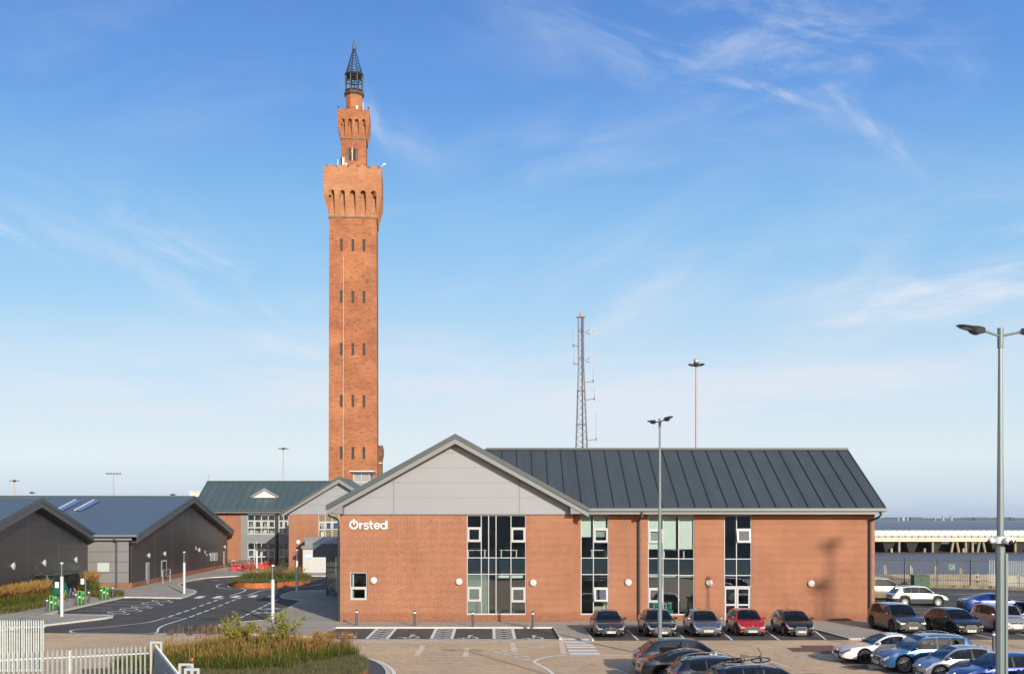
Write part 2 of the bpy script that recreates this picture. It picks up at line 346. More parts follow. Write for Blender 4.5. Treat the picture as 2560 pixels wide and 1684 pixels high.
MT['roof_green'] = standing_seam('roof_sheet_greenish', (0.072, 0.112, 0.114))
MT['roof_blue'] = solid('shed_roof_sheet', (0.105, 0.130, 0.150), 0.38, 0.2, 0.05, 0.3)
MT['seam'] = solid('roof_seam', (0.026, 0.032, 0.035), 0.5, var=0)
MT['seam_soft'] = solid('roof_seam_soft', (0.055, 0.08, 0.085), 0.5, var=0)
MT['seam_blue'] = solid('roof_rib_blue', (0.095, 0.13, 0.17), 0.35, 0.2, var=0)
def glass(name, tint=(0.93, 0.965, 0.955), refl=1.15, base=0.055):
    m, n, b = newmat(name); n.nodes.remove(b); out = n.nodes['Material Output']
    tr = N(n, 'ShaderNodeBsdfTransparent'); tr.inputs[0].default_value = (*tint, 1)
    gl = N(n, 'ShaderNodeBsdfGlossy'); gl.inputs['Roughness'].default_value = 0.0; gl.inputs[0].default_value = (0.92, 0.96, 1.0, 1)
    t = N(n, 'ShaderNodeTexCoord'); z = noise(n, 0.9, 1, t.outputs['Object'])
    bp = N(n, 'ShaderNodeBump'); bp.inputs['Strength'].default_value = 0.06; bp.inputs['Distance'].default_value = 0.03; n.links.new(z.outputs['Fac'], bp.inputs['Height'])
    n.links.new(bp.outputs[0], gl.inputs['Normal'])
    fr = N(n, 'ShaderNodeFresnel'); fr.inputs[0].default_value = 1.6
    ml = N(n, 'ShaderNodeMath', operation='MULTIPLY_ADD'); n.links.new(fr.outputs[0], ml.inputs[0]); ml.inputs[1].default_value = refl; ml.inputs[2].default_value = base
    ms = N(n, 'ShaderNodeMixShader'); n.links.new(ml.outputs[0], ms.inputs[0]); n.links.new(tr.outputs[0], ms.inputs[1]); n.links.new(gl.outputs[0], ms.inputs[2])
    n.links.new(ms.outputs[0], out.inputs[0]); return m
MT['glass'] = glass('window_glass')
MT['clear'] = glass('clear_plastic', (0.95, 0.96, 0.96), 1.0, 0.02)
MT['clear_dark'] = glass('smoked_plastic', (0.87, 0.88, 0.88), 0.8, 0.02)
MT['car_glass'] = glass('car_glass', (0.42,0.47,0.48), 0.85, 0.015)
MT['spandrel'] = solid('spandrel_panel', (0.034, 0.050, 0.062), 0.12, var=0.05)
MT['room'] = solid('room_wall', (0.52, 0.54, 0.48), 0.9, var=0.2, vs=0.6)
MT['room_floor'] = solid('room_carpet', (0.09, 0.092, 0.095), 0.95, var=0.1)
MT['blind'] = solid('roller_blind', (0.72, 0.82, 0.78), 0.8, var=0.03)
MT['frosted'] = solid('frosted_film', (0.17, 0.235, 0.205), 0.6, var=0.05)
MT['wood'] = solid('pale_wood', (0.45, 0.36, 0.20), 0.6, var=0.1)
# grounds
def ground_mat(name, kind):
    m, n, b = newmat(name); b.inputs['Roughness'].default_value = 0.9; t = N(n, 'ShaderNodeTexCoord'); P = t.outputs['Object']
    if kind == 'tan' or kind == 'grey':
        bt = N(n, 'ShaderNodeTexBrick'); n.links.new(mapping(n, P, (1,1,1), (0,0,R(8 if kind == 'tan' else 2))), bt.inputs['Vector'])
        bt.inputs['Scale'].default_value = 1.0; bt.inputs['Brick Width'].default_value = 0.24; bt.inputs['Row Height'].default_value = 0.13
        bt.inputs['Mortar Size'].default_value = 0.008; bt.inputs['Mortar Smooth'].default_value = 0.3
        if kind == 'tan': c1, c2, mo = (0.68, 0.490, 0.305), (0.54, 0.385, 0.24), (0.36, 0.255, 0.16)
        else: c1, c2, mo = (0.43, 0.395, 0.34), (0.36, 0.33, 0.285), (0.25, 0.23, 0.20)
        bt.inputs['Color1'].default_value = (*c1, 1); bt.inputs['Color2'].default_value = (*c2, 1); bt.inputs['Mortar'].default_value = (*mo, 1)
        z = noise(n, 0.22, 6, P); r = ramp(n, z.outputs['Fac'], [(0.3, (0.84, 0.85, 0.88)), (0.7, (1.14, 1.10, 1.05))])
        z2 = noise(n, 9.0, 3, P); r2 = ramp(n, z2.outputs['Fac'], [(0.3, (0.88,)*3), (0.7, (1.10,)*3)])
        z6 = noise(n, 0.7, 5, mapping(n, P, (0.25, 2.2, 1), (0, 0, R(-4)))); r6 = ramp(n, z6.outputs['Fac'], [(0.40, (0.965, 0.96, 0.955)), (0.60, (1.02, 1.02, 1.02))])
        o = mix(n, 1.0, mix(n, 1.0, bt.outputs['Color'], r.outputs[0], 'MULTIPLY'), r2.outputs[0], 'MULTIPLY')
        o = mix(n, 1.0, o, r6.outputs[0], 'MULTIPLY')
        z7 = noise(n, 1.6, 5, mapping(n, P, (1, 1, 1), loc=(4, 9, 0))); r7 = ramp(n, z7.outputs['Fac'], [(0.58, (1, 1, 1)), (0.70, (0.72, 0.71, 0.70))])   # oil spots, stains
        o = mix(n, 1.0, o, r7.outputs[0], 'MULTIPLY')
        n.links.new(o, b.inputs['Base Color']); bump(n, b, bt.outputs['Fac'], -0.3, 0.01)
    elif kind == 'asphalt':
        z = noise(n, 60, 2, P); z2 = noise(n, 0.3, 5, P); z3 = noise(n, 1.0, 4, mapping(n, P, (0.9, 0.16, 1), (0, 0, R(32))))
        r = ramp(n, z.outputs['Fac'], [(0.3, (0.046, 0.041, 0.037)), (0.7, (0.082, 0.074, 0.067))])
        r2 = ramp(n, z2.outputs['Fac'], [(0.3, (0.86,)*3), (0.7, (1.18,)*3)]); r3 = ramp(n, z3.outputs['Fac'], [(0.45, (1,)*3), (0.68, (1.30, 1.28, 1.24))])
        n.links.new(mix(n, 1.0, mix(n, 1.0, r.outputs[0], r2.outputs[0], 'MULTIPLY'), r3.outputs[0], 'MULTIPLY'), b.inputs['Base Color']); bump(n, b, z.outputs['Fac'], 0.3, 0.005)
    elif kind == 'gravel':
        v = N(n, 'ShaderNodeTexVoronoi'); n.links.new(P, v.inputs[0]); v.inputs['Scale'].default_value = 22
        r = ramp(n, v.outputs['Color'], [(0.0, (0.03, 0.035, 0.045)), (1.0, (0.13, 0.14, 0.16))]); n.links.new(r.outputs[0], b.inputs['Base Color']); bump(n, b, v.outputs['Distance'], 0.8, 0.03)
    elif kind == 'sandgravel':
        z = noise(n, 14, 4, P); r = ramp(n, z.outputs['Fac'], [(0.3, (0.38, 0.31, 0.20)), (0.7, (0.58, 0.50, 0.36))]); n.links.new(r.outputs[0], b.inputs['Base Color'])
    elif kind == 'paint':
        z = noise(n, 6, 4, P); r = ramp(n, z.outputs['Fac'], [(0.30, (0.46, 0.45, 0.43)), (0.42, (0.74, 0.73, 0.70)), (0.8, (0.82, 0.81, 0.78))]); n.links.new(r.outputs[0], b.inputs['Base Color'])
    elif kind == 'redblock':
        z = noise(n, 5, 4, P); r = ramp(n, z.outputs['Fac'], [(0.3, (0.13, 0.06, 0.045)), (0.7, (0.20, 0.10, 0.075))]); n.links.new(r.outputs[0], b.inputs['Base Color'])
    elif kind == 'soil':
        z = noise(n, 5, 5, P); r = ramp(n, z.outputs['Fac'], [(0.3, (0.035, 0.03, 0.018)), (0.7, (0.09, 0.08, 0.045))]); n.links.new(r.outputs[0], b.inputs['Base Color'])
    elif kind == 'mud':
        z = noise(n, 0.5, 5, P); r = ramp(n, z.outputs['Fac'], [(0.3, (0.075, 0.05, 0.038)), (0.7, (0.12, 0.085, 0.065))]); n.links.new(r.outputs[0], b.inputs['Base Color']); b.inputs['Roughness'].default_value = 0.4
    elif kind == 'tarpatch':
        b.inputs['Base Color'].default_value = (0.022, 0.02, 0.024, 1)
    return m
for k in ('tan', 'grey', 'asphalt', 'gravel', 'sandgravel', 'paint', 'redblock', 'soil', 'mud', 'tarpatch'): MT['g_'+k] = ground_mat('ground_'+k, k)
def water_mat():
    m, n, b = newmat('sea_water'); b.inputs['Roughness'].default_value = 0.34; b.inputs['Specular IOR Level'].default_value = 0.22; b.inputs['IOR'].default_value = 1.33
    t = N(n, 'ShaderNodeTexCoord'); P = t.outputs['Object']
    z0 = noise(n, 0.006, 5, mapping(n, P, (0.35, 1.6, 1))); r = ramp(n, z0.outputs['Fac'], [(0.35, (0.085, 0.100, 0.165)), (0.65, (0.125, 0.125, 0.175))])
    n.links.new(r.outputs[0], b.inputs['Base Color'])
    z = noise(n, 0.35, 6, mapping(n, P, (0.7, 1.4, 1)), 0.65); bump(n, b, z.outputs['Fac'], 1.0, 2.2)
    return m
MT['water'] = water_mat()
# ================================================================== GROUND
def sheet(name, pts, z, mat, kind='structure'):
    me = MB(); a = sum(pts[i][0]*pts[(i+1)%len(pts)][1]-pts[(i+1)%len(pts)][0]*pts[i][1] for i in range(len(pts)))
    if a < 0: pts = pts[::-1]
    me.poly([(p[0], p[1], z) for p in pts]); o = me.build(name, mat); o['kind'] = kind; return o
LAND = [(-400,-120),(400,-120),(400,111),(32,113.5),(32,330),(-400,330)]
g = MB(); g.prism(LAND, -7.0, 0.0); struct(g.build('ground', MT['g_tan']))
wtr = MB(); wtr.poly([(-12000,113,-4.0),(12000,113,-4.0),(12000,14000,-4.0),(-12000,14000,-4.0)]); struct(wtr.build('water', MT['water']))
PX = lambda L: [gp(*p) for p in L]
# asphalt access road
sheet('road', PX([(-260,1576),(113,1581),(380,1585.5),(590,1588.5),(700,1560),(900,1530),(990,1440.5),(700,1438.5),(-260,1438.5)]), 0.004, MT['g_asphalt'])
# disabled bays and wing bays
BX0, BX1, BY0, BY1 = -10.85, 2.66, 60.85, 66.7
sheet('parking_bay_asphalt', [(BX0-.1,BY0),(BX1,BY0),(BX1-.1,BY1),(BX0,BY1)], 0.004, MT['g_asphalt'])
sheet('parking_bay_asphalt', PX([(1478,1600.5),(2122,1599),(2034,1575),(2005,1569.5),(1453,1570)]), 0.005, MT['g_asphalt'])
# right car park
sheet('car_park_lane', [(20.2,60.6),(90,60.6),(90,75),(24.0,75),(24.0,68)], 0.004, MT['g_grey'])
sheet('car_park_asphalt', [(21.9,60.6),(90,60.6),(90,66.6),(21.9,66.6)], 0.009, MT['g_asphalt'])
sheet('car_park_asphalt', [(24.0,75),(90,75),(110,104.0),(64,100.0),(44,106.4),(24.0,107.5)], 0.009, MT['g_asphalt'])
# pavements with kerbs
E1 = [(110,1538),(308,1494),(330,1493.5),(417,1495),(451,1496),(470,1490),(487,1483),(489,1479),(482,1476),(464,1473),(450,1466),(447,1462),(451,1459),(464,1454),(489,1449),(527,1444),(602,1440),(700,1439.5),(990,1441)]
E2 = [(110,1538),(199,1539),(270,1540.5),(277,1543.5),(262,1546.5),(113,1564),(-260,1604)]
pl = PX(E1)[::-1] + PX(E2)[1:]
pl = pl + [(-160, 60), (-160, 200), (40, 200)]
m = MB(); m.prism(pl, -0.05, 0.10); struct(m.build('pavement', MT['g_grey']))
E3 = [(990,1474),(815,1476),(760,1477.5),(735,1479),(722,1482),(708,1488),(702,1491.5),(707,1495),(758,1501.5),(668,1552),(614,1556),(552,1562.5),(548,1566),(554,1574),(575,1581),(597,1585),(716,1590.5),(808,1595)]
E3b = [(842,1566.5),(1387,1567.5)]
pr = PX(E3) + [(BX0-.1, BY0), (BX0, BY1), (BX1-.1, BY1), (BX1, BY0-.2)] + PX([(1478,1600.5),(1453,1570),(2005,1569.5),(2034,1575),(2122,1599)]) + [(21.0,60.6),(21.9,60.6),(21.9,66.6),(24.0,68),(24.0,108),(-9,108)]
m = MB(); m.prism(pr, -0.05, 0.095); struct(m.build('pavement', MT['g_grey']))
def ribbon(mb, pts, w, z0, z1, off=0.0):
    n = len(pts); P = [Vector((p[0], p[1])) for p in pts]; L = []; Rr = []
    for i in range(n):
        a = P[max(0, i-1)]; b = P[min(n-1, i+1)]; t = (b-a).normalized(); nn = Vector((-t.y, t.x))
        L.append(P[i]+nn*(off+w/2)); Rr.append(P[i]+nn*(off-w/2))
    for i in range(n-1):
        q = [(Rr[i].x,Rr[i].y), (Rr[i+1].x,Rr[i+1].y), (L[i+1].x,L[i+1].y), (L[i].x,L[i].y)]
        if z0 is None: mb.poly([(x,y,z1) for x,y in q])
        else: mb.hexa([(x,y,z0) for x,y in q], [(x,y,z1) for x,y in q])
def kerb(pts, off=0.0, w=0.16): 
    m = MB(); ribbon(m, pts, w, -0.04, 0.108, off); struct(m.build('kerb', MT['kerb']))
kerb(PX(E1), 0.0, 0.22); kerb(PX(E2), 0.0, 0.28); kerb(PX(E3), 0, 0.16)
kerb([(BX0-.12,BY0-.25),(BX0-.02,BY1+.05),(BX1-.1,BY1+.05),(BX1+.06,BY0-.25)], 0, 0.13)
kerb(PX([(1482,1601.5),(1455,1569.3),(2004,1568.8),(2034,1574.4),(2124,1598.4),(2190,1598.2)]), 0, 0.12)
# long channel line between tan paving and the bays
m = MB(); ribbon(m, [(BX1,60.3),(4.4,60.05)], 0.10, None, 0.012); struct(m.build('drain_channel', MT['kerb']))
# ------------------------------------------------------------------ painted markings
mk = MB()
def stroke(pts, wd, z=0.014, px=True): ribbon(mk, PX(pts) if px else pts, wd, None, z)
def S3(L): return [(300+x*.18908, 1400+y*.18908) for x, y in L]      # crop 300,1400
def S2(L): return [(x*.3219, 1180+y*.3219) for x, y in L]            # crop 0,1180
def S9(L): return [(1150+x*.21008, 1580+y*.21008) for x, y in L]     # crop 1150,1580
def S10(L): return [(1850+x*.16807, 1560+y*.16807) for x, y in L]
def smooth(L, n=6):
    out = []
    for i in range(len(L)-1):
        p0 = L[max(0,i-1)]; p1 = L[i]; p2 = L[i+1]; p3 = L[min(len(L)-1,i+2)]
        for k in range(n):
            t = k/n
            out.append(tuple(0.5*((2*p1[j])+(-p0[j]+p2[j])*t+(2*p0[j]-5*p1[j]+4*p2[j]-p3[j])*t*t+(-p0[j]+3*p1[j]-3*p2[j]+p3[j])*t**3) for j in (0,1)))
    out.append(L[-1]); return out
WL = 0.13
stroke(smooth(S2([(1285,1130),(1150,1165),(1000,1183),(840,1200),(600,1220),(548,1233),(565,1244),(650,1248),(900,1252),(1110,1255),(1180,1250),(1222,1240),(1232,1212),(1290,1182),(1450,1133)])), WL)
stroke(S2([(1285,1131),(1450,1133)]), 0.10)
def dash(cx, cy, dx=38, dy=-13, wd=0.17): stroke(S3([(cx-dx,cy-dy),(cx+dx,cy+dy)]), wd)
for i, (x, y) in enumerate([(675,737),(778,702),(879,669),(977,634),(1079,598),(1175,563),(1264,532),(1346,503)]): dash(x, y, 36-1.8*i, -13+.5*i)
for i, (x, y) in enumerate([(950,740),(1046,703),(1144,668),(1235,633),(1330,596),(1420,559),(1503,527),(1580,498)]): dash(x, y, 36-1.8*i, -13+.5*i)
for x, y in [(1415,838),(1522,792),(1610,750),(1690,713),(1772,672),(1850,633),(1922,597),(1988,565),(2060,530)]: dash(x, y, 27, -12)
for x0, x1 in ((972,1137),(1210,1370),(1448,1606),(1686,1830),(1925,2065)):
    yb = 502 if x0 < 1300 else (495 if x0 < 1600 else 489)
    q = PX(S3([(x0,yb),(x0+100,yb),(x1,yb-31),(x0+72,yb-30)])); mk.poly([(p[0],p[1],0.014) for p in q])
stroke(smooth(S3([(2010,384),(1920,392),(1850,405),(1770,433),(1685,466)])), WL); stroke(S3([(1605,463),(1685,465)]), 0.1)
stroke(smooth(S3([(1450,470),(1530,447),(1600,425),(1655,400),(1650,383),(1580,364),(1520,357),(1450,353),(1430,345),(1445,337),(1475,334)])), WL)
for a, b in ((445,630),(700,880),(957,1140),(1210,1385),(1470,1620)):
    stroke(S3([(a+18,968+(a-445)*.014),(b,970+(a-445)*.014)]), 0.22); stroke(S3([(a,977+(a-445)*.016),(b-18,979+(a-445)*.016)]), 0.22)
for a, b, y in ((990,1095,275),(1185,1305,265),(1405,1520,256)): stroke(S3([(a,y),(b,y-2)]), 0.25)
# electric bays: long lines, end ticks and plug loops
for a, b, y in ((498,985,1100),(608,1080,1075),(710,873,1051),(938,1165,1052),(805,1247,1028),(893,1322,1006)):
    stroke(S2([(a,y),(b,y+2)]), 0.13)
    if b > 900: stroke(S2([(b-4,y+4),(b+20,y-3)]), 0.2)
for x, y in ((812,1114),(905,1088),(1000,1064),(1090,1043),(1172,1018),(1250,995)):
    stroke(S2([(x+66*math.cos(t*math.pi/12), y+(7.6-(1114-y)*.012)*math.sin(t*math.pi/12)) for t in range(25)]), 0.13)
    stroke(S2([(x-75,y+4),(x-20,y+3)]), 0.22)
# loop round the roundabout planter
c_rb = gp(672,1463)
RBX, RBY = (gp(763,1460)[0]-gp(584,1460)[0])/2, 7.8
RC = ((gp(763,1460)[0]+gp(584,1460)[0])/2, gp(672,1470)[1]+7.6)
stroke([(RC[0]+(RBX+1.5)*math.cos(t), RC[1]+(RBY+1.6)*math.sin(t)) for t in [math.pi*(1.0+k/24) for k in range(25)]], WL, px=False)
# pictograms by the footway (motorcycle and cycle)
def picto(cx, cy, s):
    c = gp(cx, cy); ux = Vector((1.0, 0.25)).normalized(); uy = Vector((-0.45, 1)).normalized()
    def T(u, v): p = Vector(c)+ux*u*s+uy*v*s*1.6; return (p.x, p.y)
    for wx in (-.6, .6): stroke([T(wx+.32*math.cos(k*math.pi/8), .32*math.sin(k*math.pi/8)) for k in range(17)], 0.1, px=False)
    stroke([T(-.6,0),(T(-.2,.55)),T(.4,.5),T(.05,.02),T(-.6,0)], 0.1, px=False); stroke([T(.05,.02),T(-.25,.7)], .1, px=False); stroke([T(.6,0),T(.35,.75),T(.6,.85)], .1, px=False)
picto(657, 1532, 0.95); picto(683, 1522, 0.95)
# disabled bay hatching and wheelchair symbols
def hat(x0, x1, y0, y1, n, skew=-0.12):
    sk = lambda y: skew*(y-y0)/(y1-y0)
    for xx in (x0, x1): stroke([(xx, y0), (xx+skew, y1)], 0.18, px=False)
    for k in range(n):
        a = y0+(y1-y0)*k/n; b = y0+(y1-y0)*(k+1)/n
        stroke([(x0+sk(a), a), (x1+sk(b), b)], 0.13, px=False); stroke([(x1+sk(a), a), (x0+sk(b), b)], 0.13, 0.0142, px=False)
for a, b in ((-8.2,-7.05),(-4.55,-3.4),(-1.0,0.15)): hat(a, b, BY0+.05, BY1-.2, 5)
for cx, cy in ((868,1591.5),(1026,1593),(1173,1594.5),(1336,1595)):
    c = gp(cx, cy)
    stroke([(c[0]+.05+.42*math.cos(t), c[1]+.55*math.sin(t)) for t in [R(a) for a in range(-200,71,15)]], 0.12, px=False)
    stroke([(c[0]-.72,c[1]-.05),(c[0]-.5,c[1]+.05),(c[0]-.35,c[1]),(c[0]-.05,c[1]+.1),(c[0]-.02,c[1]+1.0)], 0.13, px=False)
    stroke([(c[0]-.12,c[1]+1.35),(c[0]+.14,c[1]+1.35)], 0.42, px=False); stroke([(c[0]-.1,c[1]+.55),(c[0]+.3,c[1]+.6)], 0.12, px=False)
# hatched strip on the tan paving in front of the disabled bays
stroke([(BX0-.1,60.62),(BX1+.1,60.5)], 0.12, 0.012, px=False); stroke([(BX0+.1,59.15),(BX1+.28,58.95)], 0.12, 0.012, px=False)
stroke([(BX1+.1,60.5),(BX1+.28,58.95)], 0.12, 0.0125, px=False)
xx = BX0; k = 0
while xx < BX1-1.4:
    a, b = (60.58, 59.1) if k % 2 == 0 else (59.1, 60.58)
    stroke([(xx,a),(xx+1.85,b)], 0.13, 0.0116, px=False); stroke([(xx,b),(xx+1.85,a)], 0.13, 0.0113, px=False); xx += 1.85; k += 1
# zebra bars, curved guide lines, dashes
for a, b, y0, y1 in ((1226,1560,109,126),(1244,1585,142,158),(1262,1610,168,188),(1277,1636,206,228),(1296,1662,242,265)):
    q = PX(S9([(a+8,y0),(b-6,y0),(b+6,y1),(a+14,y1)])); mk.poly([(p[0],p[1],0.012) for p in q])
def tanst(L, wd=0.13): stroke(smooth(S9(L)), wd, 0.012)
tanst([(1130,178),(1040,179),(960,181),(800,188),(640,203),(500,222),(430,230),(390,232)], 0.10)
for a, b in (((385,232),(490,244)),((470,222),(580,238)),((515,260),(612,272)),((610,252),(708,267)),((637,288),(730,300)),((735,280),(832,296)),((743,315),(838,329))): stroke(S9([a, b]), 0.16, 0.012)
tanst([(2070,275),(1800,274),(1500,272),(1340,270),(1200,275),(1100,284),(1020,297),(950,314),(900,333),(884,350),(905,368),(965,400),(1040,440),(1085,475),(1110,500)], 0.16)
stroke(S9([(1780,406),(2140,400)]), 0.12, 0.012); stroke(S9([(1785,404),(1990,495),(2120,560)]), 0.12, 0.012)
for a, b in ((320,500),(605,785),(888,1062)): stroke(S10([(a,471),(b,471)]), 0.12, 0.012)
stroke(S10([(20,471),(190,470)]), 0.12, 0.012); stroke(S10([(190,470),(460,553),(720,636)]), 0.12, 0.012)
stroke(S10([(1140,467),(1440,466)]), 0.12, 0.012); stroke(S10([(1150,468),(1390,532)]), 0.12, 0.012)
stroke(S10([(1395,625),(1600,603),(2060,596),(2380,592)]), 0.12, 0.013); stroke(S10([(1440,630),(1700,686),(1910,665),(2380,735)]), 0.10, 0.013)
# wing bay lines
for xa, xb in ((1456,1478),(1568,1596),(1686,1716),(1800,1831),(1912,1948),(2034,2066)):
    stroke([gp(xa,1574), gp(xb,1599.5)], 0.11, 0.014, px=False)
# car park lines at right
for k in range(9):
    X0 = 21.95+2.62*k; stroke([(X0,60.7),(X0-.1,65.6)], 0.11, 0.016, px=False)
for y in (78.3,81.0,83.6,86.3,89.0,91.6,94.3,97.0): stroke([(26.5,y+.4),(31.7,y+.2)], .11, .016, px=False); stroke([(39,y),(46+(97-y)*.2,y-.3)], .11, .016, px=False)
stroke([(39,97),(52.5,93.5)], .11, .016, px=False); stroke([(34,99.5),(50,98)], .11, .016, px=False)
# edge line running round the grass island
ISL = (-11.6, 45.0, 6.6, 10.4)
stroke([(ISL[0]+(ISL[2])*math.cos(t), ISL[1]+ISL[3]*math.sin(t)) for t in [R(a) for a in range(5,106,4)]], 0.16, 0.012, px=False)
stroke([gp(400,1627.5), gp(200,1626), gp(-100,1623)], 0.14, 0.0125, px=False)
struct(mk.build('road_marking', MT['g_paint']))
mk = MB()
for L in ([(1041,1638),(1058,1612)],[(1163,1641),(1168,1618)],[(1281,1606),(1286,1628)],[(1402,1600),(1409,1634)]): stroke(L, .28, .0072)
for L in ([(1005,1638.5),(1215,1641)],[(1012,1645),(1210,1646.5)]): stroke(L, .14, .0066)
struct(mk.build('worn_marking', solid('worn_marking_tan', (0.70,0.56,0.42), .9, var=.1)))
rb = MB()
for L in ([(690,348),(930,343),(890,312),(1370,312),(1440,345),(1480,450),(1120,425),(1060,405),(790,405)], [(1465,627),(1890,602),(1930,664),(1700,679)]):
    rb.poly([(p[0],p[1],0.0085) for p in PX(S10(L))])
rb.poly([(p[0],p[1],0.0085) for p in PX([(203,1672),(290,1668),(296,1680),(207,1683)])])
struct(rb.build('paving_patch', MT['g_redblock']))
tp = MB()
for L in ([(1040,772),(1140,772),(1390,775),(1370,786),(1135,786)], [(820,900),(1078,898),(1060,910),(805,912)], [(780,918),(1052,918),(1040,932),(800,930)]):
    tp.poly([(p[0],p[1],0.008) for p in PX(S3(L))])
for L in ([(1230,270),(2000,272),(1500,274)],): pass
struct(tp.build('tar_patch', MT['g_tarpatch']))
sheet('tactile_paving', PX([(323,1485),(358,1485.5),(360,1487.5),(322,1487)]), 0.104, MT['g_sandgravel'])
# sandy gravel by the shelter and the terrace
sheet('gravel_bed', PX([(140,1508),(232,1494),(232,1491),(205,1488),(130,1500)]), 0.106, MT['g_sandgravel'])
sheet('gravel_bed', PX([(525,1427),(560,1427),(625,1424),(652,1426),(680,1421),(722,1429),(722,1424),(600,1405),(560,1416)]), 0.106, MT['g_sandgravel'])
# island: gravel ring, kerb
m = MB(); m.prism([(ISL[0]+(ISL[2]-.38)*math.cos(R(a)), ISL[1]+(ISL[3]-.4)*math.sin(R(a))) for a in range(0,360,6)], -.02, 0.06); struct(m.build('gravel_ring', MT['g_gravel']))
m = MB(); ribbon(m, [(ISL[0]+(ISL[2]-.3)*math.cos(R(a)), ISL[1]+(ISL[3]-.32)*math.sin(R(a))) for a in range(-10,191,5)], 0.16, -.02, 0.10); struct(m.build('kerb', MT['kerb']))
# ================================================================== building helpers
def wallholes(mb, u0, u1, z0, z1, holes, d0, d1, axis='y'):
    """wall slab from d0 to d1 (depth) with rectangular holes (u0,u1,z0,z1)"""
    us = sorted(set([u0, u1]+[v for h in holes for v in (max(u0,h[0]), min(u1,h[1]))]))
    for a, b in zip(us[:-1], us[1:]):
        if b-a < 1e-5: continue
        mid = (a+b)/2; hs = sorted([(h[2],h[3]) for h in holes if h[0] <= mid <= h[1]]); z = z0; segs = []
        for h in hs:
            if h[0] > z: segs.append((z, h[0]))
            z = max(z, h[1])
        if z < z1: segs.append((z, z1))
        for s0, s1 in segs: mb.box(a, b, d0, d1, s0, s1)
def window(parent, x0, x1, z0, z1, d, cols, rows_by_col, openers=(), fw=0.09, mw=0.055, open_=(), name='window', frame='white_frame', spandrel=None, glassm='glass'):
    """curtain-wall window whose outer face is at y=d; cols = inner mullion xs; rows_by_col = list of z lists per column"""
    f = MB(); D0, D1 = d, d+0.09
    f.box(x0, x0+fw*.6, D0, D1, z0, z1); f.box(x1-fw*.6, x1, D0, D1, z0, z1); f.box(x0+fw*.6, x1-fw*.6, D0, D1, z0, z0+fw); f.box(x0+fw*.6, x1-fw*.6, D0, D1, z1-fw*.7, z1)
    xs = [x0+fw*.6]+list(cols)+[x1-fw*.6]
    for c in cols: f.box(c-mw/2, c+mw/2, D0-.004, D1, z0+fw, z1-fw*.7)
    for i in range(len(xs)-1):
        a = xs[i]+(mw/2 if i else 0); b = xs[i+1]-(mw/2 if i < len(xs)-2 else 0)
        for zz in rows_by_col[i]: f.box(a, b, D0-.002, D1, zz-mw/2, zz+mw/2)
    fr = f.build(name, MT[frame], parent, world=True)
    g = MB(); g.box(x0+.04, x1-.04, D0+.05, D0+.06, z0+.04, z1-.04); 
    g.build('pane', MT[glassm], fr, world=True)
    for (a, b, c, e, op) in openers:
        s = MB(); k = 0.115; y = D0-.035 
        if op:   # top hung sash pushed out at the bottom
            s.M = Matrix.Translation((0, y, e)) @ Matrix.Rotation(R(-9), 4, 'X') @ Matrix.Translation((0, -y, -e))
            # vertical members lean outwards
        s.box(a, a+k, y, y+.06, c, e); s.box(b-k, b, y, y+.06, c, e); s.box(a+k, b-k, y, y+.06, c, c+k); s.box(a+k, b-k, y, y+.06, e-k, e)
        so = s.build('sash', MT['white_frame'], fr, world=True)
        s2 = MB(); s2.M = s.M; s2.box(a+k, b-k, y+.02, y+.03, c+k, e-k)
        s2.build('pane', MT['glass_sky'] if op else MT['glass'], so if False else fr, world=True)
    return fr
MT['glass_sky'] = glass('tilted_glass', (0.40, 0.48, 0.62), .6, 0.09)
def roofslab(mb, prof, y0, y1):   # prof: [(x,z top)...] with thickness downward, extruded along y
    th = 0.26
    mb.prismy(prof+[(x, z-th) for x, z in prof[::-1]], y0, y1)
# ================================================================== MAIN OFFICE
D = 70.3; DW = 70.9
off = thing('office_building', 'two storey brick office with grey sheet roof and large pale panelled front gable', 'building', (0, D, 0))
GX0, GX1 = xat(850, D), xat(1432, D)
bw_x0, bw_x1, bw_z0, bw_z1 = xat(1167,D), xat(1315,D), zat(1536,D), zat(1286,D)
sw = (xat(875.5,D), xat(917.5,D), zat(1499.5,D), zat(1429.5,D))
b = MB(); WT = zat(1283, D)
wallholes(b, GX0, GX1, 0, WT, [(bw_x0,bw_x1,bw_z0,bw_z1), sw], D, D+.32)
b.box(GX0, GX0+.3, D+.33, 103, 0, WT); b.box(GX1-.3, GX1, D+.33, DW+.2, 0, WT)
W2 = [(xat(1452,DW), xat(1521.5,DW), zat(1536,DW), 7.02), (xat(1620,DW), xat(1736,DW), zat(1537,DW), 7.02), (xat(1810.5,DW), xat(1879,DW), 0.10, 7.02)]
WX1 = xat(2187, DW)
wallholes(b, GX1+.002, WX1, 0, 7.10, W2, DW, DW+.32)
b.box(WX1-.3, WX1, DW+.33, 85.0, 0, 7.1); b.box(GX1, WX1-.3, 84.7, 85.0, 0, 7.1)
b.build('brick_wall', MT['brick'], off, world=True)
for xx in (920,1004,1091,1258,1347): 
    pass
ARM = solid('air_brick_red', (0.36,0.04,0.025), .8)
for xx, yy in ((900.5,1537.5),(1004,1540),(1091,1541),(1259.5,1544),(1347,1545.5)):
    wb = MB(); wb.box(xat(xx-3.6,D), xat(xx+3.6,D), D-.004, D+.01, zat(yy+1.2,D), zat(yy-1.2,D)); wb.build('air_brick', ARM, off, world=True)
for xx, yy in ((1575,1547),(2099,1547)): wb = MB(); wb.box(xat(xx-3.6,DW), xat(xx+3.6,DW), DW-.004, DW+.01, zat(yy+1.2,DW), zat(yy-1.2,DW)); wb.build('air_brick', ARM, off, world=True)
